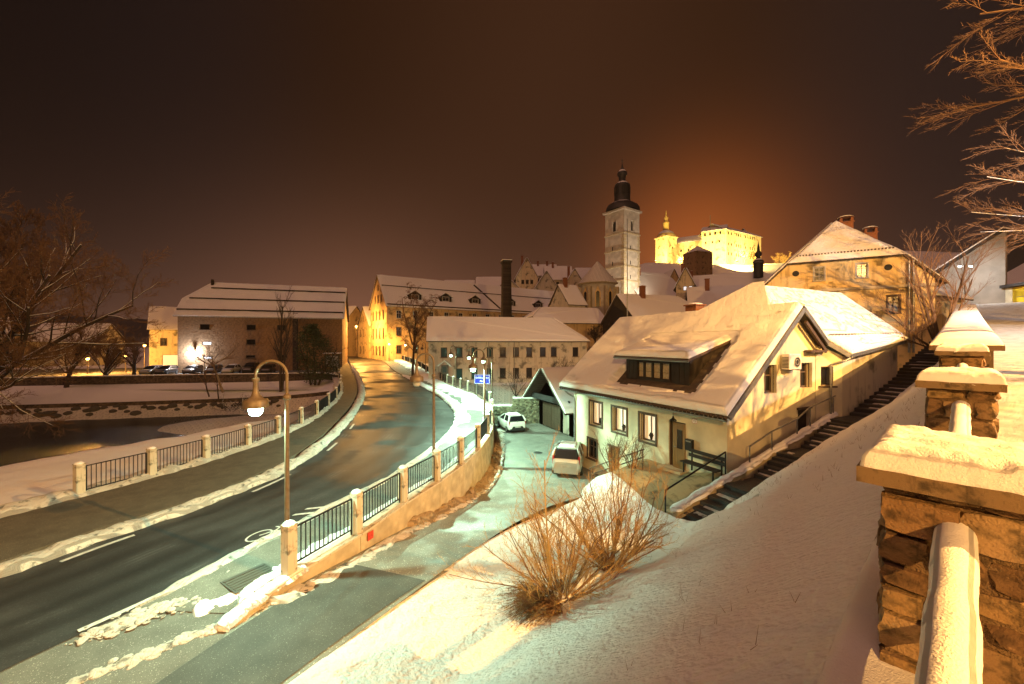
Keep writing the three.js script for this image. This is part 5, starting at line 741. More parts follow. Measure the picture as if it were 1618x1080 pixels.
// ---------- church ----------
{
  const p = W(983, 480, 107), o = thing('church_tower', 'tall floodlit stone church tower with dark onion spire', 'tower', V(p.x, 10, p.z), 0.62), S = 6.3, yT = (py) => EYE - (py - CY) / F * 107 - 10, h = yT(338), wm = new M();
  const belfry = yT(361);
  for (let k = 0; k < 4; k++) { const a = k * Math.PI / 2, U = V(Math.cos(a), 0, -Math.sin(a)), N = V(Math.sin(a), 0, Math.cos(a)), O = N.clone().multiplyScalar(S / 2).addScaledVector(U, -S / 2); wallFace(wm, O, U, N, [[0.002, -3], [S - 0.002, -3], [S - 0.002, h], [0.002, h]], [[S / 2, belfry, 1.1, 2.6]], 0.5);
    const w = part('belfry_window', new M().geo(new THREE.ExtrudeGeometry(new THREE.Shape([[-0.55, -1.3], [0.55, -1.3], [0.55, 0.7], [0, 1.3], [-0.55, 0.7]].map((q) => new THREE.Vector2(...q))), { depth: 0.05, bevelEnabled: false }), new THREE.Matrix4().makeBasis(U, V(0, 1, 0), N).setPosition(N.clone().multiplyScalar(S / 2 - 0.25).setY(belfry))), BLACK, o);
    const fr = new M(), B = new THREE.Matrix4().makeBasis(U, V(0, 1, 0), N).setPosition(N.clone().multiplyScalar(S / 2 + 0.05).setY(belfry)); for (const [x, y, ww, hh] of [[-0.7, 0, 0.25, 2.9], [0.7, 0, 0.25, 2.9], [0, -1.45, 1.7, 0.25]]) fr.geo(new THREE.BoxGeometry(ww, hh, 0.2), B.clone().multiply(new THREE.Matrix4().makeTranslation(x, y, 0))); part('surround', fr, TOWERWALL, w);
    for (const py of [395, 418, 440]) part('slit_window', new M().geo(new THREE.BoxGeometry(0.3, 1.0, 0.06), new THREE.Matrix4().makeBasis(U, V(0, 1, 0), N).setPosition(N.clone().multiplyScalar(S / 2).addScaledVector(U, -0.6).setY(yT(py)))), BLACK, o); }
  part('wall', wm, TOWERWALL, o);
  for (const py of [373, 399, 424, 446]) part('string_course', new M().box(0, yT(py), 0, S + 0.4, 0.35, S + 0.4), CONCRETE, o);
  part('cornice', new M().box(0, h + 0.2, 0, S + 1.0, 0.5, S + 1.0), TOWERWALL, o);
  R = rng(3); for (let k = 0; k < 26; k++) for (const [a, b] of [[1, 1], [-1, 1], [1, -1]]) part('corner_stone', new M().box(a * (S / 2 - 0.32 - (k % 2) * 0.12), 0.3 + k * 0.92, b * (S / 2 - 0.32 - ((k + 1) % 2) * 0.12), 0.75 + (k % 2) * 0.25, 0.8, 0.75 + ((k + 1) % 2) * 0.25), CONCRETE, o);
  const y0 = h + 0.45, sp = part('spire', new M().lathe([[4.7, y0], [4.6, y0 + 0.68], [4.0, y0 + 1.63], [3.0, y0 + 2.24], [2.2, y0 + 2.52], [2.15, y0 + 4.08], [2.1, y0 + 7.07], [1.9, y0 + 7.41], [1.1, y0 + 8.02], [0.9, y0 + 8.57], [0.95, y0 + 9.52], [1.35, y0 + 10.06], [1.3, y0 + 10.61], [0.7, y0 + 11.29], [0.3, y0 + 11.97], [0.1, y0 + 13.06], [0, y0 + 13.12]], 8, new THREE.Matrix4().makeRotationY(Math.PI / 8)), SLATE, o);
  part('snow', new M().lathe([[3.1, y0 + 2.28], [2.6, y0 + 2.55], [2.2, y0 + 2.69]], 8, new THREE.Matrix4().makeRotationY(Math.PI / 8)).lathe([[1.9, y0 + 7.48], [1.15, y0 + 8.09]], 8).lathe([[1.25, y0 + 10.74], [0.7, y0 + 11.36]], 8), SNOW, sp); part('cross', new M().box(0, y0 + 13.6, 0, 0.12, 1.6, 0.12).box(0, y0 + 13.74, 0, 0.8, 0.12, 0.12), GALV, sp);
  for (let k = 0; k < 8; k++) { const a = k * Math.PI / 4; part('lantern_opening', new M().box(Math.sin(a) * 2.02, y0 + 5.64, Math.cos(a) * 2.02, 0.8, 2.2, 0.15, a), BLACK, sp); }
  // floodlight at its foot, facing us
  const f = thing('floodlight', 'floodlight at the foot of the church tower', 'floodlight', V(p.x + 3, 15.5, p.z + 14)); part('casing', new M().box(0, 0, 0, 0.7, 0.6, 0.3), IRON, f); part('bulb', new M().box(0, 0.05, -0.2, 0.4, 0.28, 0.06), glowMat([1, 0.85, 0.62], 4), f); const l = new THREE.SpotLight(new THREE.Color().setRGB(1, 0.78, 0.52), 1500, 0, 0.8, 0.8, 2); l.position.set(0, 0.1, -0.3); l.target.position.set(-3, 12, -14); l.castShadow = true; f.add(l, l.target);
}
{ // choir of the church, left of the tower
  const p = W(944, 485, 98), o = thing('church_choir', 'polygonal church choir with steep snow roof and gothic window', 'church', V(p.x, 10, p.z), 0.2), r = 4.4, h = 11.2 - 2.2, n = 8;
  const y = (py) => EYE - (py - CY) / F * 98 - 10, top = y(449);
  part('wall', new M().grid(n, 1, (u, v) => { const a = u * 2 * Math.PI; return V(Math.cos(a) * r, v ? top : -3, -Math.sin(a) * r); }), TOWERWALL, o);
  for (let k = 0; k < n; k++) { const a = k / n * 2 * Math.PI; part('buttress', new M().box(Math.cos(a) * (r + 0.4), top / 2 - 2, -Math.sin(a) * (r + 0.4), 1.1, top + 2, 0.7, a), CONCRETE, o); }
  for (let k = 0; k < n; k++) { const a = (k + 0.5) / n * 2 * Math.PI, rr0 = r * Math.cos(Math.PI / n); const B = new THREE.Matrix4().makeRotationY(a + Math.PI / 2).setPosition(Math.cos(a) * rr0, top - 3.6, -Math.sin(a) * rr0); const sh = (s) => new THREE.Shape([[-0.5 * s, -2.2], [0.5 * s, -2.2], [0.5 * s, 1.2], [0, 2.0 * s], [-0.5 * s, 1.2]].map((q) => new THREE.Vector2(...q))); const w = part('gothic_window', new M().geo(new THREE.ExtrudeGeometry(sh(1.35), { depth: 0.06, bevelEnabled: false }), B), OCHRE, o); part('pane', new M().geo(new THREE.ExtrudeGeometry(sh(0.8), { depth: 0.09, bevelEnabled: false }), B), GLASS, w); }
  const rt = y(413); part('roof', new M().grid(n, 6, (u, v) => { const a = u * 2 * Math.PI, q = mix(r + 0.7, 0.2, v); return V(Math.cos(a) * q * 1, mix(top, rt, v), -Math.sin(a) * q); }), SNOWROUGH, o); part('eaves', new M().lathe([[r + 0.1, top - 0.35], [r + 0.75, top - 0.1], [r + 0.75, top + 0.05]], n), CONCRETE, o);
}
// nave and town roofs: [label, pxL, pxR, base py, dL, dR, base y, wall h, roof h, depth, ridge, wall, extra]
const town = [
  ['church nave with long terraced snow roof right of the tower', 1008, 1085, 470, 104, 110, 10, 8.2, 7.2, 14, 'x', CREAM, { hipR: 0.2, nu: 40 }],
  ['grey house with broad snow roof below the church tower', 1004, 1120, 490, 66, 70, 4, 5.6, 4.6, 11, 'x', DARKWOOD, { hipR: 0.5, nu: 40, wins: [{ f: 'F', u: 7.2, v: 3.6, w: 0.5, h: 0.9, style: 'plain', lit: COOLDIM, sill: false }, { f: 'F', u: 8.3, v: 3.7, w: 0.5, h: 0.8, style: 'plain', lit: COOLDIM, sill: false }, { f: 'F', u: 9.3, v: 3.7, w: 0.5, h: 0.8, style: 'plain', sill: false }] }],
  ['house with dark gable wall left of the ochre house', 1090, 1200, 470, 78, 74, 5, 6.4, 5.6, 11, 'x', SOOTBRICK, { nu: 40, wins: [{ f: 'F', u: 3, v: 4, w: 0.7, h: 0.9 }] }],
  ['long low roof under the castle with little turret', 1105, 1222, 450, 112, 104, 15, 4.5, 5.6, 11, 'x', CREAM, { nu: 40, hipR: 0.4, wins: rowOf('F', 3, 12, 17, 2, 0.7, 1.2) }],
  ['small attic house with two lit windows beside the nave', 1068, 1098, 455, 96, 94, 14, 5.2, 4.2, 8, 'z', CREAM, { wins: [{ f: 'F', u: 2.0, v: 4.6, w: 0.8, h: 1.0, style: 'plain', lit: COOLDIM, sill: false }, { f: 'F', u: 3.2, v: 4.6, w: 0.8, h: 1.0, style: 'plain', lit: COOLDIM, sill: false }] }],
  ['grey snowy house at the left foot of the choir', 898, 925, 470, 88, 90, 8, 6.5, 4.4, 8, 'x', PLASTERGREY, { wins: rowOf('F', 2, 1, 2.6, 4, 0.7, 1.1) }],
  ['house left of the ochre gable with snowy corner roof', 1195, 1245, 455, 60, 54, 9.5, 4.2, 3.4, 9, 'x', CREAM, { wins: rowOf('F', 2, 1.5, 3.6, 2.6, 0.8, 1.2) }],
  ['pale gabled hillside house right of the factory stack', 815, 850, 455, 150, 150, 24, 6, 7.5, 10, 'z', CREAM, { wins: rowOf('F', 3, 2.6, 6, 4.4, 0.9, 1.4) }],
  ['hillside house left of the factory stack', 700, 748, 455, 165, 165, 22, 5, 5, 10, 'x', CREAM, { wins: rowOf('F', 3, 2, 8, 3, 1, 1.4) }],
  ['low hillside house roof near the stack', 752, 800, 455, 160, 160, 24, 4, 4.5, 9, 'x', PLASTERGREY, { wins: rowOf('F', 3, 2, 8, 2.4, 1, 1.2) }],
  ['front gabled hillside house below the pale one', 845, 882, 460, 140, 140, 20, 4.5, 6.2, 9, 'z', PLASTERGREY, { wins: rowOf('F', 2, 3, 5.4, 3, 0.9, 1.2) }],
  ['hillside house with brick chimney and long roof', 862, 905, 450, 165, 165, 27, 5, 6, 10, 'x', CREAM, { chim: 1, wins: rowOf('F', 3, 2, 8, 3, 1, 1.3) }],
  ['right-hand gabled hillside house beside the choir', 890, 926, 462, 140, 140, 19, 6, 6.4, 9, 'z', CREAM, { wins: [{ f: 'F', u: 4, v: 5, w: 0.8, h: 1 }, { f: 'F', u: 3, v: 2.5, w: 0.8, h: 1 }] }],
  ['topmost hillside house with two chimneys', 838, 880, 440, 185, 185, 33, 4, 5.5, 9, 'x', PLASTERGREY, { chim: 2 }],
  ['orange-lit hillside roof close to the choir', 912, 942, 450, 175, 175, 29, 5, 5, 9, 'x', ORANGEWALL, {}],
  ['plain snow-roofed house right behind the church nave', 1012, 1058, 450, 124, 124, 14, 5, 5, 9, 'x', CREAM, { wins: rowOf('F', 3, 2, 7, 3, 0.9, 1.2) }],
  ['steep gabled house under the castle gate tower', 1052, 1078, 440, 138, 138, 20, 5, 6, 8, 'z', ORANGEWALL, { wins: rowOf('F', 2, 1.8, 3.8, 3.4, 0.7, 1.1) }],
  ['long snow-roofed house below the castle bastion', 1082, 1130, 440, 134, 132, 19, 4.5, 5, 9, 'x', PLASTERGREY, { chim: 1, wins: rowOf('F', 3, 2, 8, 2.6, 0.9, 1.2) }],
  ['hipped snowy house below the main castle wing', 1132, 1176, 440, 140, 142, 21, 4.5, 5, 9, 'x', CREAM, { hipL: 1, hipR: 1, wins: rowOf('F', 3, 2, 7, 2.6, 0.9, 1.2) }],
  ['small hillside house between the gabled ones', 785, 822, 462, 145, 145, 20, 5, 4, 8, 'z', CREAM, { wins: rowOf('F', 2, 3, 5, 3, 0.8, 1.2) }],
];
for (const [label, a, b, py, dL, dR, y, h, rh, D, ridgeDir, wl, ex] of town) {
  const A = W(a, py, dL).setY(y), B = W(b, py, dR).setY(y), g = house({ name: 'town_house', label, A, B, y, depth: D, h, rh, ridge: ridgeDir, wall: wl, base: -9, group: 'old town houses', ...ex }), fr = g.userData.frame;
  for (let k = 0; k < (ex.chim ?? 0) + (h > 5 ? 1 : 0); k++) chimney(g, fr.L * (0.3 + 0.35 * k), h + rh * 0.6, -D * 0.42, 0.8, 0.8, rh * 0.4 + 1.6); clean(g);
}
{ const p = W(1198, 415, 106), o = thing('ridge_turret', 'small dark onion-topped turret in front of the castle', 'turret', V(p.x, p.y - 4, p.z)); part('shaft', new M().grid(4, 1, (u, v) => { const a = u * 2 * Math.PI + 0.8; return V(Math.cos(a) * 1.15, v * 4, -Math.sin(a) * 1.15); }), SLATE, o); part('cap', new M().lathe([[1.35, 4], [1.2, 4.5], [0.6, 5.0], [0.5, 5.6], [0.85, 6.1], [0.8, 6.6], [0.35, 7.2], [0.3, 8], [0.1, 9.2], [0, 10.2]], 8), SLATE, o); part('snow', new M().lathe([[1.3, 4.2], [0.75, 5.0], [0.6, 5.06]], 8), SNOW, o); }
// ---------- castle ----------
{
  const d = 220, X = (px) => (px - CX) / F * d, Y = (py) => EYE - (py - CY) / F * d, CW = mat([0.66, 0.56, 0.34], 0.95, { map: stain, size: 9 }), base = Y(425);
  const block = (label, A, B, D, h, rh, o) => { const g = house({ name: 'castle_wing', label, category: 'castle', A: V(A[0], base, -A[1]), B: V(B[0], base, -B[1]), y: base, depth: D, h, rh, wall: CW, base: -14, snow: 0.35, ov: 0.8, group: 'wings of the castle', ...o }); clean(g); return g; };
  const hw = (py) => Y(py) - base;
  block('left castle wing with two rows of small windows', [X(1056), 232], [X(1132), 214], 14, hw(379), 4.2, { wins: [...rowOf('F', 7, 3.5, 27, hw(388) - 1.5, 0.9, 1.4, { style: 'plain', sill: false }), ...rowOf('F', 4, 3.5, 14, hw(399) - 1, 0.9, 1.6, { style: 'plain', sill: false })] });
  block('castle corner wing with close windows above the floodlit wall', [X(1103), 216], [X(1132), 210], 14, hw(369), 3.6, { wins: [...rowOf('F', 4, 1.6, 9, hw(374), 0.9, 1.7, { style: 'plain', sill: false }), ...rowOf('F', 3, 2, 8.5, hw(387), 0.8, 1.2, { style: 'plain', sill: false })] });
  block('main castle wing facing the town with three window rows', [X(1132), 210], [X(1213), 226], 16, hw(370), 4.6, { nu: 40, wins: [372, 388, 402].flatMap((py, r) => [2, 4.6, 9, 11, 13, 17.5, 22, 24.2, 26.4].map((u) => ({ f: 'F', u, v: hw(py) - 1 - r * 0.2, w: 1.0, h: 1.7, style: 'plain', sill: false }))) });
  const gt = W(1055, 415, 226), t = thing('castle_tower', 'round-capped castle gate tower with slim lantern spire at the left', 'tower', V(gt.x - 1, base, gt.z), 0.5), th = hw(372); part('wall', new M().box(0, th / 2 - 7, 0, 8, th + 14, 8), CW, t); part('cornice', new M().box(0, th, 0, 9, 0.6, 9), CW, t); part('dome', new M().lathe([[5.6, th + 0.3], [5, th + 1.6], [3.6, th + 3.2], [2, th + 4.2], [1.6, th + 4.6], [1.6, th + 8.2], [2.1, th + 8.6], [1.2, th + 9.6], [0.9, th + 10.4], [1.2, th + 11.4], [0.5, th + 12.6], [0.15, th + 15.5], [0, th + 16]], 10), mat([0.5, 0.36, 0.12], 0.8), t); part('snow', new M().lathe([[5.3, th + 1.0], [3.7, th + 3.3], [2.1, th + 4.3]], 10), SNOW, t); part('window', new M().box(0.5, th - 6, 4.02, 0.8, 1.2, 0.06), BLACK, t);
  const bt = W(1102, 420, 190), b2 = thing('bastion_house', 'dark hip-roofed bastion house in front of the castle corner', 'building', V(bt.x, 38, bt.z), 0.35); part('wall', new M().box(0, 2.6, 0, 10, 15, 8), mat([0.3, 0.2, 0.1], 0.95, { map: stain, size: 5 }), b2); part('roof', new M().geo(new THREE.ConeGeometry(7.8, 3.6, 4), new THREE.Matrix4().makeRotationY(Math.PI / 4).scale(V(1, 1, 0.82)).setPosition(0, 11.9, 0)), SNOW, b2);
  clean(house({ name: 'castle_wing', label: 'small pointed castle roof at the right end', category: 'castle', A: V(X(1200), base, -230), B: V(X(1216), base, -234), y: base, depth: 9, h: hw(366), rh: 6, hipL: 1, hipR: 1, wall: CW, base: -14, group: 'wings of the castle' }));
  const mast = W(1122, 357, 214); solo('flag_mast', new M().tube([V(mast.x, mast.y - 2, mast.z), V(mast.x, mast.y + 6, mast.z)], 0.12, 6), GALV, 'thin flag mast on the castle roof', 'mast');
  // floodlights below the walls
  [[1118, 411, 190, 12000, V(X(1118), base + 9, -212)], [1164, 412, 190, 16000, V(X(1164), base + 8, -216)], [1075, 411, 200, 7500, V(X(1072), base + 8, -226)], [1202, 412, 200, 7500, V(X(1202), base + 8, -224)], [1036, 412, 212, 3600, V(X(1046), base + 9, -226)]].forEach(([px, py, dd, pw, tg], i) => {
    const p = W(px, py, dd), f = thing('floodlight', ['floodlight left of the castle corner bastion', 'floodlight below the middle of the main castle wing', 'floodlight below the left castle wing', 'floodlight below the right castle end', 'floodlight by the castle gate tower'][i], 'floodlight', p, 0, 'castle floodlights'); part('casing', new M().box(0, -0.25, 0.3, 0.7, 0.5, 0.4), IRON, f); part('bulb', new M().box(0, 0.1, 0, 0.6, 0.4, 0.1), glowMat([1, 0.72, 0.25], 8), f); const l = new THREE.SpotLight(new THREE.Color().setRGB(1, 0.68, 0.20), pw, 0, 1.15, 0.6, 2); l.position.set(0, 0.3, -0.3); l.target.position.copy(tg.clone().sub(p)); l.castShadow = true; f.add(l, l.target); });
}
// pole before the tower
{ const p = W(991, 500, 60), o = thing('lamp_mast', 'thin tall pole standing in front of the church tower', 'pole', V(p.x, 3, p.z)); part('pole', new M().tube([V(0, 0, 0), V(0, EYE - (345 - CY) / F * 60 - 3, 0)], [0.11, 0.05], 8), GALV, o); part('foot', new M().box(0, 0.1, 0, 0.5, 0.3, 0.5), CONCRETE, o); }
// ---------- parapet with stone pillars ----------
const PILLARSTONES = [[0.23, 0.14, 0.07], [0.27, 0.18, 0.09], [0.14, 0.085, 0.045], [0.30, 0.21, 0.12], [0.19, 0.125, 0.07]].map((c) => mat(c, 0.95, { map: stain, size: 0.45, bump: lumps, bsize: 0.35, bs: 0.014 }));
const MORTAR = mat([0.20, 0.135, 0.08], 1, { map: stain, size: 0.5, bump: lumps, bsize: 0.25, bs: 0.03 }), CAPSTONE = mat([0.20, 0.14, 0.08], 0.95, { map: stain, size: 0.4, bump: grain, bsize: 0.2, bs: 0.008 });
const ang = Math.atan2(0.751, 0.66); // heading of the parapet, turned from straight ahead to the right
function stoneGeo(w, h, d, s) { // rough squared block
  const g = new THREE.BoxGeometry(w, h, d, 5, 4, 4), p = g.attributes.position; for (let i = 0; i < p.count; i++) { const x = p.getX(i), y = p.getY(i), z = p.getZ(i), ex = Math.abs(x) / (w / 2), ey = Math.abs(y) / (h / 2), ez = Math.abs(z) / (d / 2), rd = 1 - 0.10 * Math.max(0, ex + ey + ez - 1.9), n = fbm(x * 7 + z * 5 + s * 3.7, y * 9 + z * 6 + s, s, 3) - 0.5; p.setXYZ(i, x * rd + n * 0.075 * ex, y * rd + n * 0.05 * ey, z * rd + n * 0.085 * ez); } g.computeVertexNormals(); return new M().geo(g).build();
}
const capGeo = (() => { const g = new THREE.BoxGeometry(0.63, 0.075, 0.76, 12, 2, 12), p = g.attributes.position; for (let i = 0; i < p.count; i++) { const n = fbm(p.getX(i) * 14 + 5, p.getZ(i) * 14 + p.getY(i) * 20, 3, 3) - 0.5; p.setXYZ(i, p.getX(i) + n * 0.018, p.getY(i) + n * 0.012, p.getZ(i) + n * 0.018); } g.computeVertexNormals(); return new M().geo(g).build(); })();
function snowPillow(w, d, h, s, nx = 40, nz = 44) { return new M().grid(nx, nz, (u, v) => { const x = (u - 0.5) * w, z = (0.5 - v) * d, e = Math.min(1, Math.min(u * w, (1 - u) * w, v * d, (1 - v) * d) / (h * 0.9)), k = Math.sqrt(Math.max(0, 1 - (1 - e) ** 2)); const bul = 0.02 * k; return V(x * (1 + bul) + 0.014 * (fbm(x * 16 + 7, z * 16, s + 6, 3) - 0.5), h * k * (0.72 + 0.6 * fbm(x * 5 + s, z * 5, s, 4)) + 0.016 * (fbm(x * 26, z * 26, 5, 3) - 0.5) * k - 0.02 * (1 - k) * fbm(x * 22, z * 22, s + 4, 2), z * (1 + bul) + 0.014 * (fbm(x * 16, z * 16, s + 8, 3) - 0.5)); }); }
[[2.98, 'nearest rough stone pillar with thick snow cap on the parapet'], [6.5, 'second stone pillar along the parapet with snow cap'], [10.6, 'third stone pillar where the solid parapet begins']].forEach(([t, label], pi) => {
  const o = thing('stone_pillar', label, 'pillar', TS(t, -0.045, pathY(t) - 0.1), -ang, 'parapet pillars'); R = rng(101 + pi);
  part('mortar_core', new M().box(0, 0.46, 0, 0.44, 0.94, 0.535), MORTAR, o);
  let y = 0, row = 0; while (y < 0.92) { const h = Math.min(rr(0.11, 0.2), 0.945 - y), off = rr(-0.05, 0.05), cut = row % 2 ? [-0.245, rr(-0.02, 0.06), 0.245] : [-0.245, rr(-0.12, -0.06), rr(0.07, 0.13), 0.245];
    for (const z of [0.235, -0.235]) for (let k = 0; k < cut.length - 1; k++) { const w = cut[k + 1] - cut[k], st = part('stone', stoneGeo(w - 0.016, h - 0.02, 0.13, row * 7 + k + pi * 3 + (z > 0 ? 1 : 50)), PILLARSTONES[Math.floor(R() * 5)], o); st.position.set((cut[k] + cut[k + 1]) / 2, y + h / 2, z + rr(-0.012, 0.022)); st.rotation.set(rr(-0.06, 0.06), rr(-0.06, 0.06), rr(-0.05, 0.05)); }
    for (const x of [-0.2, 0.2]) for (let k = 0; k < 2; k++) { const st = part('stone', stoneGeo(0.1, h - 0.014, 0.16, row * 5 + k + 90 + pi), PILLARSTONES[Math.floor(R() * 5)], o); st.position.set(x + Math.sign(x) * rr(-0.01, 0.016), y + h / 2, -0.085 + k * 0.17); }
    y += h; row++; }
  const cap = part('cap_slab', capGeo, CAPSTONE, o); cap.position.y = 0.985; const s = part('snow', snowPillow(0.62, 0.75, 0.125, pi + 2), SNOWFINE, cap); s.position.y = 0.03;
});
{ // rails between pillars
  for (const [a, b, label] of [[-1.2, 2.72, 'snow-topped iron rail running into the nearest pillar'], [3.24, 6.24, 'snow-topped rail between the first and second pillars'], [6.76, 10.3, 'snow-topped rail between the second and third pillars']]) {
    const o = thing('parapet_rail', label, 'rail'), A = TS(a, -0.03, pathY(a) + 0.66), B = TS(b, -0.03, pathY(b) + 0.66); part('rail', new M().bar(A, B, 0.085, 0.05), mat([0.05, 0.03, 0.02], 0.7), o);
    const dir = B.clone().sub(A), side = V(dir.z, 0, -dir.x).normalize(); part('snow', new M().grid(90, 10, (u, v) => { const an = v * Math.PI, w = 0.062 * (0.9 + 0.25 * fbm(u * 30, 1, 3, 3)); return A.clone().lerp(B, u).addScaledVector(side, Math.cos(an) * w).add(V(0, 0.02 + Math.sin(an) * 0.075 * (0.85 + 0.3 * fbm(u * 24, 4, 5, 3)), 0)); }), SNOWFINE, o);
    const o2 = part('lower_rail', new M().bar(A.clone().add(V(0, -0.38, 0)), B.clone().add(V(0, -0.38, 0)), 0.06, 0.045), mat([0.05, 0.03, 0.02], 0.7), o);
  }
  // plinth wall under the pillars
  const o = thing('parapet_plinth', 'low rough plinth wall under pillars and rails, snow on its ledge', 'wall'), n = 60, m = new M(); const q = (t, s, y) => TS(t, s, pathY(t) + y);
  m.grid(n, 6, (u, v) => { const t = mix(-8, 12, u); return q(t, -0.46 - 0.03 * fbm(t * 4, v * 4, 3, 3), mix(-1.4, -0.1, v)); }); m.grid(n, 1, (u, v) => q(mix(-8, 12, u), mix(-0.46, 0.4, v), -0.1)); m.grid(n, 2, (u, v) => q(mix(12, -8, u), 0.4, mix(-0.4, -0.1, v))); part('wall', m, MORTAR, o);
  part('snow', new M().grid(260, 12, (u, v) => { const t = mix(-8, 12, u), an = v * Math.PI; return q(t, -0.05 - 0.43 * Math.cos(an) * (0.96 + 0.06 * fbm(t * 5, 2, 7, 3)), -0.1 + 0.1 * Math.pow(Math.sin(an), 0.5) * (0.75 + 0.5 * fbm(t * 3, v * 4, 9, 3))); }), SNOWFINE, o);
  // solid parapet further up
  const w = thing('stone_parapet', 'solid stone parapet with long snow-covered coping running uphill', 'wall'), wm = new M(); const W2 = (t, s, y) => TS(t, s, pathY(t) + y);
  wm.grid(60, 4, (u, v) => W2(mix(12, 44, u), -0.36, mix(-1.2, 0.82, v))); wm.grid(60, 4, (u, v) => W2(mix(44, 12, u), 0.36, mix(-0.6, 0.82, v))); wm.quad(W2(12, -0.36, -1), W2(12, 0.36, -1), W2(12, 0.36, 0.82), W2(12, -0.36, 0.82)); part('wall', wm, mat([0.34, 0.26, 0.16], 0.95, { map: rubbleMap, size: 4, bump: rubbleMap, bsize: 4, bs: 0.04 }), w);
  for (let k = 0; k < 16; k++) { const a = 12 + k * 2, b = a + 1.98, c = new M(); const pts = [W2(a, -0.5, 0.82), W2(a, 0.5, 0.82), W2(b, 0.5, 0.82), W2(b, -0.5, 0.82)]; c.slab(pts, V(0, 0.1, 0)); part('coping_slab', c, CAPSTONE, w); }
  part('snow', new M().grid(200, 12, (u, v) => { const t = mix(12, 44, u), an = v * Math.PI; return W2(t, -0.49 * Math.cos(an), 0.925 + 0.13 * Math.pow(Math.sin(an), 0.5) * smooth(0, 0.006, u) * (0.7 + 0.5 * fbm(t * 2.2, v * 3, 11, 4))); }), SNOWFINE, w);
}
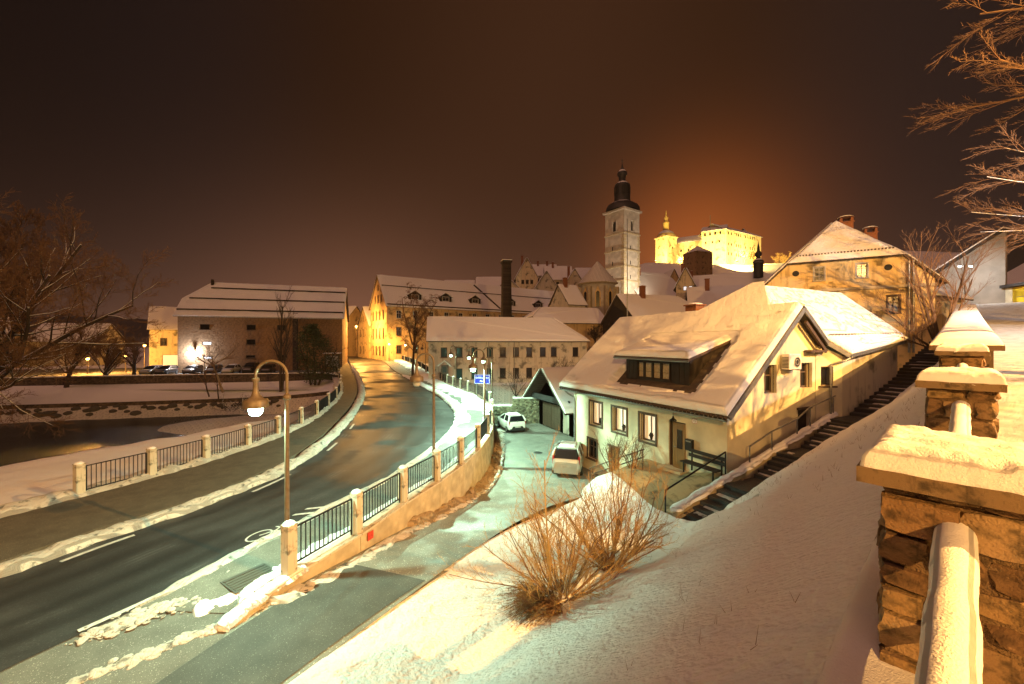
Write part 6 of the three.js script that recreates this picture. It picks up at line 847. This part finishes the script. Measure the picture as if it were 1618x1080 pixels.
// ---------- cars ----------
function car(o, c) {
  const { L, Wd, H, paint } = c, k = L / 3.45, wv = Wd / 1.66, hv = H / 1.46, hw = (x) => x * wv;
  const st = [[1.72, 0.36, 0.58, 0.5], [1.62, 0.24, 0.74, 0.7], [1.25, 0.2, 0.88, 0.79], [0.8, 0.19, 0.96, 0.815], [0, 0.19, 0.99, 0.83], [-1.1, 0.2, 1.02, 0.825], [-1.5, 0.22, 1.03, 0.79], [-1.66, 0.28, 0.98, 0.73], [-1.72, 0.4, 0.8, 0.64]];
  const ring = [[0, 0], [0.75, 0.0], [0.96, 0.12], [1, 0.4], [0.985, 0.7], [0.93, 0.95], [0.8, 1.0], [0, 1.03], [-0.8, 1], [-0.93, 0.95], [-0.985, 0.7], [-1, 0.4], [-0.96, 0.12], [-0.75, 0], [0, 0]];
  const m = new M(); m.grid(ring.length - 1, 40, (u, v) => { const f = v * (st.length - 1), i = Math.min(st.length - 2, Math.floor(f)), t = f - i, e = st[i].map((q, j) => mix(q, st[i + 1][j], t)), r = ring[Math.round(u * (ring.length - 1))]; return V(e[0] * k, (e[1] + (e[2] - e[1]) * r[1]) * hv, -r[0] * hw(e[3])); }); for (const s of [st[0], st[st.length - 1]]) m.poly(ring.slice(0, -1).map((r) => V(s[0] * k, (s[1] + (s[2] - s[1]) * r[1]) * hv, r[0] * hw(s[3])))); const body = part('body', m, paint, o);
  const rows = [[0.97, 0.92, -1.66, 0.765], [1.15, 0.62, -1.6, 0.71], [1.34, 0.26, -1.5, 0.63], [1.42, 0.08, -1.42, 0.59]], g = new M(), rr4 = (e) => { const [y, xf, xr, w] = e, c = 0.16; return [[xf, w - c], [xf - c * 1.2, w], [xr + c, w], [xr, w - c], [xr, -w + c], [xr + c, -w], [xf - c * 1.2, -w], [xf, -w + c]].map(([x, z]) => V(x * k, y * hv, hw(z))); };
  const rg = rows.map(rr4); for (let i = 0; i < 3; i++) for (let j = 0; j < 8; j++) { const n = (j + 1) % 8; g.quad(rg[i][n], rg[i][j], rg[i + 1][j], rg[i + 1][n]); } part('windows', g, GLASS, o);
  const top = rr4([1.42, 0.1, -1.44, 0.6]), cap = rr4([1.47, -0.15, -1.3, 0.48]), rm = new M(); for (let j = 0; j < 8; j++) { const n = (j + 1) % 8; rm.quad(top[n], top[j], cap[j], cap[n]); } rm.poly(cap.slice().reverse()); rm.poly(cap); const roof = part('roof', rm, paint, o);
  const pil = new M(); for (const s of [-1, 1]) { pil.tube(rows.map(([y, xf, xr, w]) => V((xf - 0.12) * k, y * hv, hw(s * (w + 0.005)))), 0.045, 6); pil.tube(rows.map(([y, xf, xr, w]) => V((xr + 0.1) * k, y * hv, hw(s * (w + 0.005)))), 0.075, 6); pil.tube(rows.map(([y, xf, xr, w]) => V(-0.45 * k, y * hv, hw(s * (w + 0.012)))), 0.04, 6); } part('pillars', pil, paint, o);
  if (c.snow) part('snow', (() => { const t = snowPillow(1.15 * k, 0.95 * wv, 0.06, 3, 16, 14); return t; })(), SNOW, roof).position.set(-0.75 * k, 1.462 * hv, 0);
  for (const [x, s] of [[1.08, 1], [1.08, -1], [-1.1, 1], [-1.1, -1]]) { const w = part('wheel', new M().geo(new THREE.TorusGeometry(0.22, 0.085, 8, 20), new THREE.Matrix4().makeScale(1, 1, 1.15).setPosition(x * k, 0.3, s * (hw(0.8) - 0.06))), BLACK, o); part('rim', new M().geo(new THREE.CylinderGeometry(0.19, 0.19, 0.14, 14), new THREE.Matrix4().makeRotationX(Math.PI / 2).setPosition(x * k, 0.3, s * (hw(0.8) - 0.04))), GALV, w); }
  for (const s of [-1, 1]) { part('tail_light', new M().box(-1.6 * k, (c.tail ?? 0.82) * hv, hw(s * 0.69), 0.14, c.tailH ?? 0.3, 0.1), mat([0.35, 0.02, 0.02], 0.25), o); part('headlight', new M().box(1.55 * k, 0.68 * hv, hw(s * 0.58), 0.2, 0.14, 0.24), GLASS, o); part('mirror', new M().box(0.6 * k, 1.02 * hv, hw(s * 0.9), 0.12, 0.13, 0.2), paint, o); }
  const bp = part('rear_bumper', new M().poly([V(-1.745 * k, 0.3 * hv, hw(-0.62)), V(-1.745 * k, 0.3 * hv, hw(0.62)), V(-1.75 * k, 0.6 * hv, hw(0.42)), V(-1.75 * k, 0.6 * hv, hw(-0.42))]).box(-1.7 * k, 0.32 * hv, 0, 0.1, 0.16, hw(1.3)), c.bumper ?? BLACK, o); part('number_plate', new M().box(-1.765 * k, (c.plate ?? 0.54) * hv, 0, 0.02, 0.11, 0.5), FRAMEWHITE, bp);
  part('rear_window', new M().poly([V(-1.672 * k, 0.99 * hv, hw(-0.6)), V(-1.672 * k, 0.99 * hv, hw(0.6)), V(-1.515 * k, 1.36 * hv, hw(0.52)), V(-1.515 * k, 1.36 * hv, hw(-0.52))]), GLASS, o); if (c.badge) part('badge', new M().geo(new THREE.CircleGeometry(0.06, 12), new THREE.Matrix4().makeRotationY(-Math.PI / 2).setPosition(-1.69 * k, 1.0 * hv, 0)), GALV, o);
  part('underbody', new M().box(0, 0.24, 0, L * 0.9, 0.12, Wd * 0.8), BLACK, o);
}
const WHITEPAINT = new THREE.MeshPhysicalMaterial({ roughness: 0.35, clearcoat: 0.6 }); WHITEPAINT.color.setRGB(0.75, 0.75, 0.73);
const SILVER = new THREE.MeshPhysicalMaterial({ roughness: 0.4, metalness: 0.4, clearcoat: 0.5 }); SILVER.color.setRGB(0.45, 0.45, 0.43);
{ const p = G(807, 680, -1.9), o = thing('parked_car', 'small white hatchback parked beside the railing wall', 'car', V(p.x, -1.9, p.z - 0.6), 0); car(o, { L: 3.5, Wd: 1.66, H: 1.46, paint: WHITEPAINT, snow: 1, badge: 1 }); o.rotation.y = 1.92; }
{ const p = G(905, 748, -1.9), o = thing('parked_car', 'silver family car parked at the house corner', 'car', V(p.x, -1.9, p.z - 1.2), 0); car(o, { L: 4.2, Wd: 1.75, H: 1.62, paint: SILVER, snow: 1, tail: 0.9, tailH: 0.45, bumper: SILVER, plate: 0.62 }); o.rotation.y = 1.32; }
// row of cars in front of the mill, mostly behind the parapet
{ const paints = [[0.03, 0.03, 0.035], [0.05, 0.05, 0.06], [0.02, 0.02, 0.022], [0.5, 0.5, 0.5], [0.03, 0.03, 0.03], [0.02, 0.022, 0.03], [0.25, 0.25, 0.26]], names = ['dark car at the left end of the row before the mill', 'black car under the white mill lamp', 'black car by the leaning bank tree', 'pale car in the middle of the mill row', 'large black van-like car before the mill pilaster', 'dark car behind the tall bank tree', 'grey car at the left by the orange house'];
  [263, 305, 338, 366, 397, 424, 240].forEach((px, i) => { const d = 66 - (px - 240) * 0.0, p = W(px, 590, 67 + (px - 240) * 0.02), mt = new THREE.MeshPhysicalMaterial({ roughness: 0.3, clearcoat: 0.6 }); mt.color.setRGB(...paints[i]); const o = thing('parked_car', names[i], 'car', V(p.x, 0.33, p.z), 0, 'cars parked before the mill'); car(o, { L: i === 4 ? 4.6 : 4.1, Wd: 1.75, H: i === 4 ? 1.85 : 1.5, paint: mt, snow: i === 3 ? 1 : 0 }); o.rotation.y = -1.35 + (i % 3) * 0.06; }); }
// notice board near the mill corner
{ const p = W(525, 580, 68), o = thing('notice_board', 'notice board on two posts by the mill corner', 'sign', V(p.x, 0.2, p.z), 0.2); for (const s of [-1.1, 1.1]) part('post', new M().bar(V(s, -0.3, 0), V(s, 3.6, 0), 0.18, 0.18), BROWNWOOD, o); part('board', new M().box(0, 2.3, 0, 2.0, 1.9, 0.08), mat([0.45, 0.45, 0.46], 0.6, { map: blotch, size: 1 }), o); part('roof', new M().box(0, 3.7, 0, 2.8, 0.15, 0.8), SNOW, o); }
// ---------- bare trees and shrubs ----------
// grows a branch and its children; wood goes to the trunk or the crown, snow lines to snow
function grow(T, p, dir, len, r, lvl, o) {
  const n = lvl === 0 ? 9 : lvl < 3 ? 6 : 4, pts = [p.clone()], rad = [r], d = dir.clone().normalize(), seg = len / n, tip = o.taper ?? 0.35;
  for (let k = 1; k <= n; k++) { const w = o.wander * (lvl === 0 ? 0.5 : 1); d.add(V(rr(-w, w), rr(-w, w) + (o.lift ?? 0) * (lvl > 0 ? 1 : 0) - (o.droop ?? 0) * (lvl >= (o.droopFrom ?? 2) ? 1 : 0) * k / n, rr(-w, w))).normalize(); pts.push(pts[k - 1].clone().addScaledVector(d, seg)); rad.push(mix(r, r * tip, k / n)); }
  const fine = lvl > o.trunkLevels; (fine ? T.crown : T.trunk).tube(pts, rad, lvl === 0 ? 9 : lvl === 1 ? 6 : lvl === 2 ? 4 : 3, false);
  if (T.snow && lvl <= o.snowLevels && lvl > 0) T.snow.tube(pts.map((q, k) => q.clone().add(V(0, rad[k] * 0.75, 0))), rad.map((q) => q * 0.75 + 0.002), 5, true);
  if (lvl >= o.levels) return;
  const c = o.kids[lvl], f0 = o.from?.[lvl] ?? 0.25;
  for (let k = 0; k < c; k++) {
    const f = mix(f0, 1, (k + R()) / c), i = Math.min(n - 1, Math.floor(f * n)), q = pts[i].clone().lerp(pts[i + 1], f * n - i), ax = pts[i + 1].clone().sub(pts[i]).normalize();
    const side = V(rr(-1, 1), rr(-0.5, 1) * (o.flat ?? 1), rr(-1, 1)); side.addScaledVector(ax, -side.dot(ax)).normalize(); const sp = rr(o.spread * 0.7, o.spread * 1.2), dd = ax.clone().multiplyScalar(Math.cos(sp)).addScaledVector(side, Math.sin(sp)); if (o.bias) dd.addScaledVector(o.bias, o.biasK ?? 0.2).normalize();
    grow(T, q, dd, len * rr(o.ratio * 0.75, o.ratio * 1.15) * (1 - 0.35 * f * (lvl > 0 ? 1 : 0)), Math.max(o.minR ?? 0.004, mix(rad[i], rad[i + 1], 0.5) * (o.rk ?? 0.55)), lvl + 1, o);
  }
}
function tree(name, label, base, o, group) {
  R = rng(o.seed); const g = thing(name, label, o.category ?? 'tree', base, 0, group), T = { trunk: new M(), crown: new M(), snow: o.snowLevels ? new M() : null };
  for (const st of o.stems) grow(T, V(...(st.at ?? [0, -0.3, 0])), V(...st.dir), st.len, st.r, st.lvl ?? 0, o);
  if (T.trunk.count) part('trunk', T.trunk, o.bark ?? BARK, g); if (T.crown.count) part('crown', T.crown, o.twig ?? TWIG, g); if (T.snow?.count) part('snow', T.snow, SNOW, g); return g;
}
// big spreading tree at the left: long limbs reaching over the river
{
  const b = W(12, 612, 40); b.y = -1.6; b.x -= 2.2;
  tree('bare_tree', 'huge spreading bare tree with snow-lined limbs over the river', b, { seed: 21, stems: [{ dir: [0.1, 1, 0.05], len: 10, r: 0.6, lvl: 0 }, { at: [0.3, 2.5, 0], dir: [0.8, 0.75, 0.35], len: 14.6, r: 0.32, lvl: 1 }, { at: [0, 3.5, 0], dir: [-0.5, 0.9, 0.3], len: 14.6, r: 0.3, lvl: 1 }, { at: [0.2, 3.2, 0], dir: [1, 0.3, 0.4], len: 14.6, r: 0.26, lvl: 1 }, { at: [0.2, 2.2, 0], dir: [0.9, 0.05, 0.5], len: 12.8, r: 0.22, lvl: 1 }, { at: [0.4, 5, 0], dir: [0.55, 0.9, -0.2], len: 14.6, r: 0.3, lvl: 1 }, { at: [0.4, 5.5, 0], dir: [0.05, 1, 0.2], len: 14.6, r: 0.3, lvl: 1 }, { at: [0.2, 4.5, 0.2], dir: [0.7, 0.5, 0.8], len: 13.4, r: 0.25, lvl: 1 }, { at: [0.4, 4, 0.2], dir: [1, 0.5, -0.2], len: 15.9, r: 0.26, lvl: 1 }], levels: 5, kids: [5, 10, 8, 7, 4], ratio: 0.52, spread: 0.72, wander: 0.16, lift: 0.02, droop: 0.03, trunkLevels: 2, snowLevels: 2, minR: 0.018, rk: 0.5 });
}
tree('bare_tree', 'wide brown haze of twigs of the tree behind the big one', W(-10, 600, 60).setY(0), { seed: 5, stems: [{ dir: [0, 1, 0], len: 17, r: 0.5 }, { at: [0, 3, 0], dir: [0.75, 0.9, 0], len: 15, r: 0.3, lvl: 1 }, { at: [0, 4, 0], dir: [1, 0.5, 0.2], len: 14, r: 0.28, lvl: 1 }, { at: [0, 5, 0], dir: [0.45, 1, 0.2], len: 16, r: 0.28, lvl: 1 }, { at: [0, 4, 0], dir: [-0.6, 0.9, 0], len: 15, r: 0.3, lvl: 1 }], levels: 5, kids: [10, 9, 8, 7, 4], ratio: 0.5, spread: 0.6, wander: 0.13, lift: 0.04, trunkLevels: 1, minR: 0.03, rk: 0.5 });
tree('bare_tree', 'dense small tree right of the orange lamps', W(212, 598, 62).setY(0), { seed: 9, stems: [{ dir: [0, 1, 0], len: 5, r: 0.3 }], levels: 4, kids: [12, 9, 7, 5], ratio: 0.55, spread: 0.8, wander: 0.16, trunkLevels: 1, minR: 0.018, rk: 0.5, lift: 0.05 });
tree('bare_tree', 'tall slender bare tree before the mill wall', W(444, 602, 56).setY(-0.9), { seed: 12, stems: [{ dir: [-0.02, 1, 0], len: 12, r: 0.2 }, { at: [0.25, 0, 0], dir: [0.08, 1, 0], len: 10, r: 0.14 }], levels: 3, kids: [26, 8, 4], ratio: 0.26, spread: 0.55, wander: 0.07, lift: 0.1, trunkLevels: 0, minR: 0.012, rk: 0.45, twig: TWIGDARK });
tree('bare_tree', 'leaning pale-stemmed bank tree with flat crown', W(353, 607, 55).setY(-0.9), { seed: 15, stems: [{ dir: [-0.25, 1, 0.1], len: 4.6, r: 0.17 }, { at: [-1.0, 3.4, 0.3], dir: [-0.9, 0.5, 0], len: 3.6, r: 0.1, lvl: 1 }, { at: [-1.0, 3.6, 0.3], dir: [0.9, 0.6, 0], len: 3.6, r: 0.1, lvl: 1 }], levels: 4, kids: [5, 8, 6, 3], from: [0.7], ratio: 0.55, spread: 0.75, wander: 0.2, trunkLevels: 1, snowLevels: 1, minR: 0.01, bark: mat([0.3, 0.24, 0.18], 0.9, { map: stain, size: 0.5 }) });
tree('bare_sapling', 'thin leaning sapling on the far bank left of the pale-stemmed tree', W(331, 615, 53).setY(-1.2), { seed: 16, stems: [{ dir: [-0.3, 1, 0], len: 5, r: 0.09 }], levels: 3, kids: [9, 5, 3], ratio: 0.4, spread: 0.6, wander: 0.14, trunkLevels: 0, minR: 0.01 });
tree('bare_sapling', 'straight thin sapling at the far water edge', W(346, 628, 52).setY(-1.6), { seed: 18, stems: [{ dir: [-0.08, 1, 0], len: 4.6, r: 0.08 }], levels: 3, kids: [9, 5, 3], ratio: 0.35, spread: 0.6, wander: 0.12, trunkLevels: 0, minR: 0.01 });
// tangle of brush at the water's edge
for (const [px, py, s, lab] of [[370, 640, 31, 'dark tangle of brush at the far water edge'], [400, 640, 32, 'brush pile right of the sapling at the water']]) tree('brush', lab, G(px, py + 4, -2.2), { seed: s, category: 'bush', stems: Array.from({ length: 16 }, (_, i) => ({ at: [Math.sin(i * 2.4) * 1.2, -0.3, Math.cos(i * 2.4) * 0.6], dir: [Math.sin(i * 1.7), 0.55, Math.cos(i * 1.3) * 0.5], len: 1.8, r: 0.04, lvl: 1 })), levels: 3, kids: [4, 6, 4], ratio: 0.5, spread: 0.9, wander: 0.3, trunkLevels: 0, snowLevels: 1, minR: 0.01, twig: TWIGDARK });
// ivy-clad evergreen clump by the notice board: leaf-sized faces in clumps
{
  const p = W(497, 600, 60).setY(-0.4), o = thing('evergreen_shrub', 'dark leafy evergreen clump before the right end of the mill', 'shrub', p); R = rng(55); const T = { trunk: new M(), crown: new M(), snow: null }; for (const s of [-0.5, 0.1, 0.6]) grow(T, V(s, -0.3, 0), V(s * 0.5, 1, 0), 6.5 - Math.abs(s), 0.16, 0, { levels: 2, kids: [9, 5], ratio: 0.34, spread: 0.9, wander: 0.12, trunkLevels: 2, minR: 0.015 }); part('trunk', T.trunk, BARK, o);
  const m = new M(); for (let k = 0; k < 210; k++) { const h = Math.pow(R(), 0.8), a = R() * 6.28, w = 2.7 * Math.sin(Math.PI * Math.min(1, 0.18 + h * 0.78)) * (0.55 + 0.6 * R()), c = V(Math.cos(a) * w + 0.6 * Math.sin(h * 5), 0.4 + h * 8.2, Math.sin(a) * w * 0.7); for (let j = 0; j < 38; j++) { const q = c.clone().add(V(rr(-0.6, 0.6), rr(-0.45, 0.45), rr(-0.6, 0.6))), u = V(rr(-1, 1), rr(-1, 1), rr(-1, 1)).normalize(), v = V(rr(-1, 1), rr(-1, 1), rr(-1, 1)).cross(u).normalize(), s = rr(0.07, 0.15); m.quad(q.clone().addScaledVector(u, -s), q.clone().addScaledVector(v, s * 0.6), q.clone().addScaledVector(u, s), q.clone().addScaledVector(v, -s * 0.6)); } } part('foliage', m, mat([0.035, 0.05, 0.018], 0.7), o);
}
// weeping tree by the factory
tree('weeping_birch', 'tall weeping bare birch beside the factory', W(652, 590, 64).setY(0.3), { seed: 61, stems: [{ dir: [0.02, 1, 0], len: 11, r: 0.22 }, { at: [0, 5, 0], dir: [-0.35, 1, 0], len: 8, r: 0.14, lvl: 1 }, { at: [0, 5, 0], dir: [0.4, 1, 0], len: 8, r: 0.14, lvl: 1 }], levels: 4, kids: [20, 11, 8, 4], from: [0.35], ratio: 0.4, spread: 0.65, wander: 0.1, droop: 0.42, droopFrom: 2, trunkLevels: 0, minR: 0.017, rk: 0.42, twig: TWIG });
// trees round the church and castle
for (const [px, d, y, h, s, lab] of [[965, 72, 5, 6, 71, 'bare tree before the church choir'], [1010, 70, 5, 6, 72, 'bare tree at the right foot of the tower'], [1040, 68, 5, 5.5, 73, 'bare tree over the grey house roof'], [940, 74, 5, 5, 74, 'dark low tree left below the tower']]) tree('bare_tree', lab, V((px - CX) / F * d, y, -d), { seed: s, stems: [{ dir: [0.05, 1, 0], len: h * 0.55, r: 0.18 }], levels: 4, kids: [10, 8, 6, 4], ratio: 0.6, spread: 0.65, wander: 0.17, lift: 0.04, trunkLevels: 1, minR: 0.016, rk: 0.5, twig: TWIGDARK }, 'trees below the church');
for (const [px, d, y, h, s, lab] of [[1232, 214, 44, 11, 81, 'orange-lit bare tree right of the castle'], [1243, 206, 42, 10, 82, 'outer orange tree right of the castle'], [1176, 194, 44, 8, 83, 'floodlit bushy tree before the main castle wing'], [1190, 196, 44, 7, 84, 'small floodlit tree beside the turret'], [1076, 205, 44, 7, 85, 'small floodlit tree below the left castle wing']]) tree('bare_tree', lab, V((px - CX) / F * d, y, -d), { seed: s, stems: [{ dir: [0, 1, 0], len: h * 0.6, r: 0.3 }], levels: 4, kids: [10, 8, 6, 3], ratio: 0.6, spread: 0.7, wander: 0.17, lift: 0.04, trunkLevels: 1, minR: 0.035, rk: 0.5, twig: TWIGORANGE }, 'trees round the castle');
tree('bare_shrub', 'bare shrub on the bank right of the pale building windows', W(895, 585, 57).setY(-0.4), { seed: 91, category: 'shrub', stems: [0, 1, 2, 3].map((i) => ({ dir: [Math.sin(i * 2) * 0.5, 1, 0], len: 3.2, r: 0.07 })), levels: 3, kids: [9, 6, 4], ratio: 0.5, spread: 0.7, wander: 0.17, trunkLevels: 0, minR: 0.012, twig: TWIGDARK });
tree('bare_shrub', 'snowy bare shrub on the river bank behind the garage', W(815, 600, 53).setY(-1.2), { seed: 92, category: 'shrub', stems: [0, 1, 2, 3].map((i) => ({ dir: [Math.sin(i * 2) * 0.7, 1, 0], len: 2.6, r: 0.06 })), levels: 3, kids: [8, 6, 4], ratio: 0.5, spread: 0.8, wander: 0.2, trunkLevels: 0, snowLevels: 1, minR: 0.01, twig: TWIGDARK });
// the two shrubs on the terrace
const shrub = (label, base, n, len, sp, sd, tw) => tree('bare_shrub', label, base, { seed: sd, category: 'shrub', stems: Array.from({ length: n }, (_, i) => { const a = i * 2.39996, k = Math.sqrt((i + 0.5) / n); return { at: [Math.cos(a) * k * 0.22, -0.1, Math.sin(a) * k * 0.22], dir: [Math.cos(a) * k * sp, 1, Math.sin(a) * k * sp], len: len * (0.5 + 0.5 * hash2(i, sd, 3)), r: 0.016 + 0.012 * hash2(i, sd, 4), lvl: 1 }; }), levels: 4, kids: [0, 7, 6, 4], from: [0, 0.2, 0.2, 0.2], ratio: 0.42, spread: 0.6, wander: 0.19, lift: 0.03, trunkLevels: 1, minR: 0.003, rk: 0.55, twig: tw, bark: TWIG }, 'shrubs on the snowy terrace');
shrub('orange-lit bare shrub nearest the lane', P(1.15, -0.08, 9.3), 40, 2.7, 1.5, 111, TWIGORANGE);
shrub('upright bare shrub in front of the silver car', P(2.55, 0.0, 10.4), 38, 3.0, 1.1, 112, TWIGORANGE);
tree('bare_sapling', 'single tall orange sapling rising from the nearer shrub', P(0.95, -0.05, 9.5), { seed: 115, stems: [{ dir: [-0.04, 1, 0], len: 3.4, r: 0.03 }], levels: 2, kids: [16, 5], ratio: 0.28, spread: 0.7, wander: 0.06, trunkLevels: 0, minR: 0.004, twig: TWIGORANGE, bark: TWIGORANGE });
shrub('small bare shrub in front of the lit windows', HL(-1.4, -0.4, -5.2), 14, 1.9, 0.5, 113, TWIG); shrub('bare rose-like shrub by the front door landing', HL(-1.2, -0.1, -4.0), 12, 1.5, 0.5, 114, TWIG);
{ const o = thing('evergreen_shrub', 'low flattened olive bush at the foot of the orange shrub', 'shrub', P(0.35, 0.0, 8.7)); R = rng(77); const T = new M(), B = new M(); for (let k = 0; k < 420; k++) { const a = rr(-2.6, -0.4) + 1.2, l = rr(0.5, 1.1), d = V(-Math.abs(Math.cos(a)) * 0.9 + rr(-0.3, 0.3), rr(0.1, 0.75), rr(-0.7, 0.7)).normalize(), p = V(0.5 + rr(-0.25, 0.25), 0, rr(-0.25, 0.25)), q = p.clone().addScaledVector(d, l * 0.6), e = q.clone().addScaledVector(d.clone().add(V(-0.1, -0.7, 0)).normalize(), l * 0.5); B.tube([p, q, e], [0.006, 0.005, 0.002], 3, false); for (let j = 0; j < 5; j++) { const c = q.clone().lerp(e, R()), u = V(rr(-1, 1), rr(-1, 1), rr(-1, 1)).normalize(), v = V(rr(-1, 1), rr(-1, 1), rr(-1, 1)).cross(u).normalize(); T.quad(c.clone().addScaledVector(u, -0.03), c.clone().addScaledVector(v, 0.008), c.clone().addScaledVector(u, 0.03), c.clone().addScaledVector(v, -0.008)); } } part('stems', B, TWIG, o); part('foliage', T, mat([0.19, 0.15, 0.05], 0.8), o); }
// multi-stemmed tree at the top of the stairs
{ const b = TS(33, -1.0, pathY(33) - 0.9); tree('bare_tree', 'multi-stemmed bare tree beside the upper stairs', b, { seed: 121, stems: [{ dir: [-0.05, 1, 0], len: 5.2, r: 0.11 }, { dir: [0.12, 1, 0.1], len: 5.4, r: 0.10 }, { dir: [-0.35, 1, 0.1], len: 5.0, r: 0.09 }, { dir: [0.5, 1, 0], len: 4.6, r: 0.07 }, { dir: [-1, 0.45, 0.3], len: 4.8, r: 0.07 }, { dir: [-0.8, 0.9, 0.4], len: 4.6, r: 0.06 }, { dir: [-1, 0.2, 0.5], len: 4.2, r: 0.05 }], levels: 3, kids: [9, 7, 4], from: [0.3], ratio: 0.42, spread: 0.55, wander: 0.09, lift: 0.03, trunkLevels: 0, minR: 0.006, rk: 0.5, twig: TWIG, bark: mat([0.15, 0.085, 0.045], 0.9, { map: woodMap, size: 0.5 }) }); }
// trees right of the path whose branches hang into the picture
{ const b = TS(15, 4.6, pathY(15)); tree('bare_tree', 'bare tree at the right edge, upper branches lit orange', b, { seed: 131, stems: [{ dir: [0, 1, 0], len: 9, r: 0.28 }, { at: [0, 4.5, 0], dir: [-0.66, 0.55, -0.75], len: 5, r: 0.05, lvl: 1 }, { at: [0, 5.5, 0], dir: [-0.66, 0.5, -0.75], len: 5, r: 0.05, lvl: 1 }, { at: [0, 6.2, 0], dir: [-0.66, 0.6, -0.6], len: 5, r: 0.05, lvl: 1 }, { at: [0, 7, 0], dir: [-0.66, 0.45, -0.85], len: 5, r: 0.045, lvl: 1 }, { at: [0, 7.8, 0], dir: [-0.66, 0.6, -0.7], len: 5, r: 0.045, lvl: 1 }], levels: 4, kids: [9, 20, 12, 8], from: [0.25, 0.1, 0.1, 0.1], ratio: 0.36, spread: 0.65, wander: 0.12, droop: 0.06, trunkLevels: 0, minR: 0.004, rk: 0.36, twig: TWIG }); }
{ const b = TS(30, 6.2, pathY(30)); tree('bare_tree', 'snow-dusted tree at the right edge before the yellow building', b, { seed: 141, stems: [{ dir: [0, 1, 0], len: 8, r: 0.3 }, { at: [0, 3.4, 0], dir: [-0.66, 0.3, -0.75], len: 6, r: 0.055, lvl: 1 }, { at: [0, 4.2, 0], dir: [-0.66, 0.4, -0.75], len: 6.4, r: 0.055, lvl: 1 }, { at: [0, 5, 0], dir: [-0.66, 0.45, -0.6], len: 6.2, r: 0.055, lvl: 1 }, { at: [0, 5.6, 0], dir: [-0.6, 0.5, -0.8], len: 6.2, r: 0.055, lvl: 1 }], levels: 4, kids: [8, 18, 11, 7], from: [0.25, 0.1, 0.1, 0.1], ratio: 0.36, spread: 0.6, wander: 0.12, droop: 0.1, trunkLevels: 1, snowLevels: 1, minR: 0.006, rk: 0.48, twig: TWIG }); }
// young stems beside the parapet that throw thin shadows on the gable
{ const b = TS(16, 2.2, pathY(16)); tree('bare_sapling', 'young multi-stemmed tree just right of the parapet', b, { seed: 152, stems: [{ dir: [0.1, 1, 0], len: 4.6, r: 0.045 }, { dir: [0.3, 1, -0.2], len: 4.8, r: 0.04 }, { dir: [-0.1, 1, 0.3], len: 4.2, r: 0.035 }, { dir: [0.45, 1, -0.5], len: 4.4, r: 0.04 }, { dir: [-0.3, 1, 0.1], len: 4.4, r: 0.035 }], levels: 3, kids: [8, 6, 3], from: [0.4], ratio: 0.34, spread: 0.5, wander: 0.07, lift: 0.04, trunkLevels: 0, minR: 0.008, rk: 0.5 }); }
for (const [px, d, sd, h, lab] of [[-70, 46, 161, 9, 'dark bare tree at the far left edge beside the huge one'], [105, 56, 162, 7, 'dark twiggy tree between the huge tree and the orange lamps'], [165, 60, 163, 5.5, 'low dense tree by the middle orange lamp']]) tree('bare_tree', lab, W(px, 600, d).setY(-0.6), { seed: sd, stems: [{ dir: [0.05, 1, 0], len: h, r: 0.3 }, { at: [0, h * 0.3, 0], dir: [0.7, 0.8, 0], len: h * 0.8, r: 0.16, lvl: 1 }, { at: [0, h * 0.3, 0], dir: [-0.7, 0.8, 0], len: h * 0.8, r: 0.16, lvl: 1 }], levels: 4, kids: [12, 10, 8, 5], ratio: 0.52, spread: 0.65, wander: 0.16, lift: 0.03, trunkLevels: 1, snowLevels: 1, minR: 0.016, rk: 0.5, twig: TWIG });
// ---------- air ----------
scene.fog = new THREE.FogExp2(new THREE.Color().setRGB(0.9, 0.85, 0.8), 0.0001);
renderer.render(scene, camera);
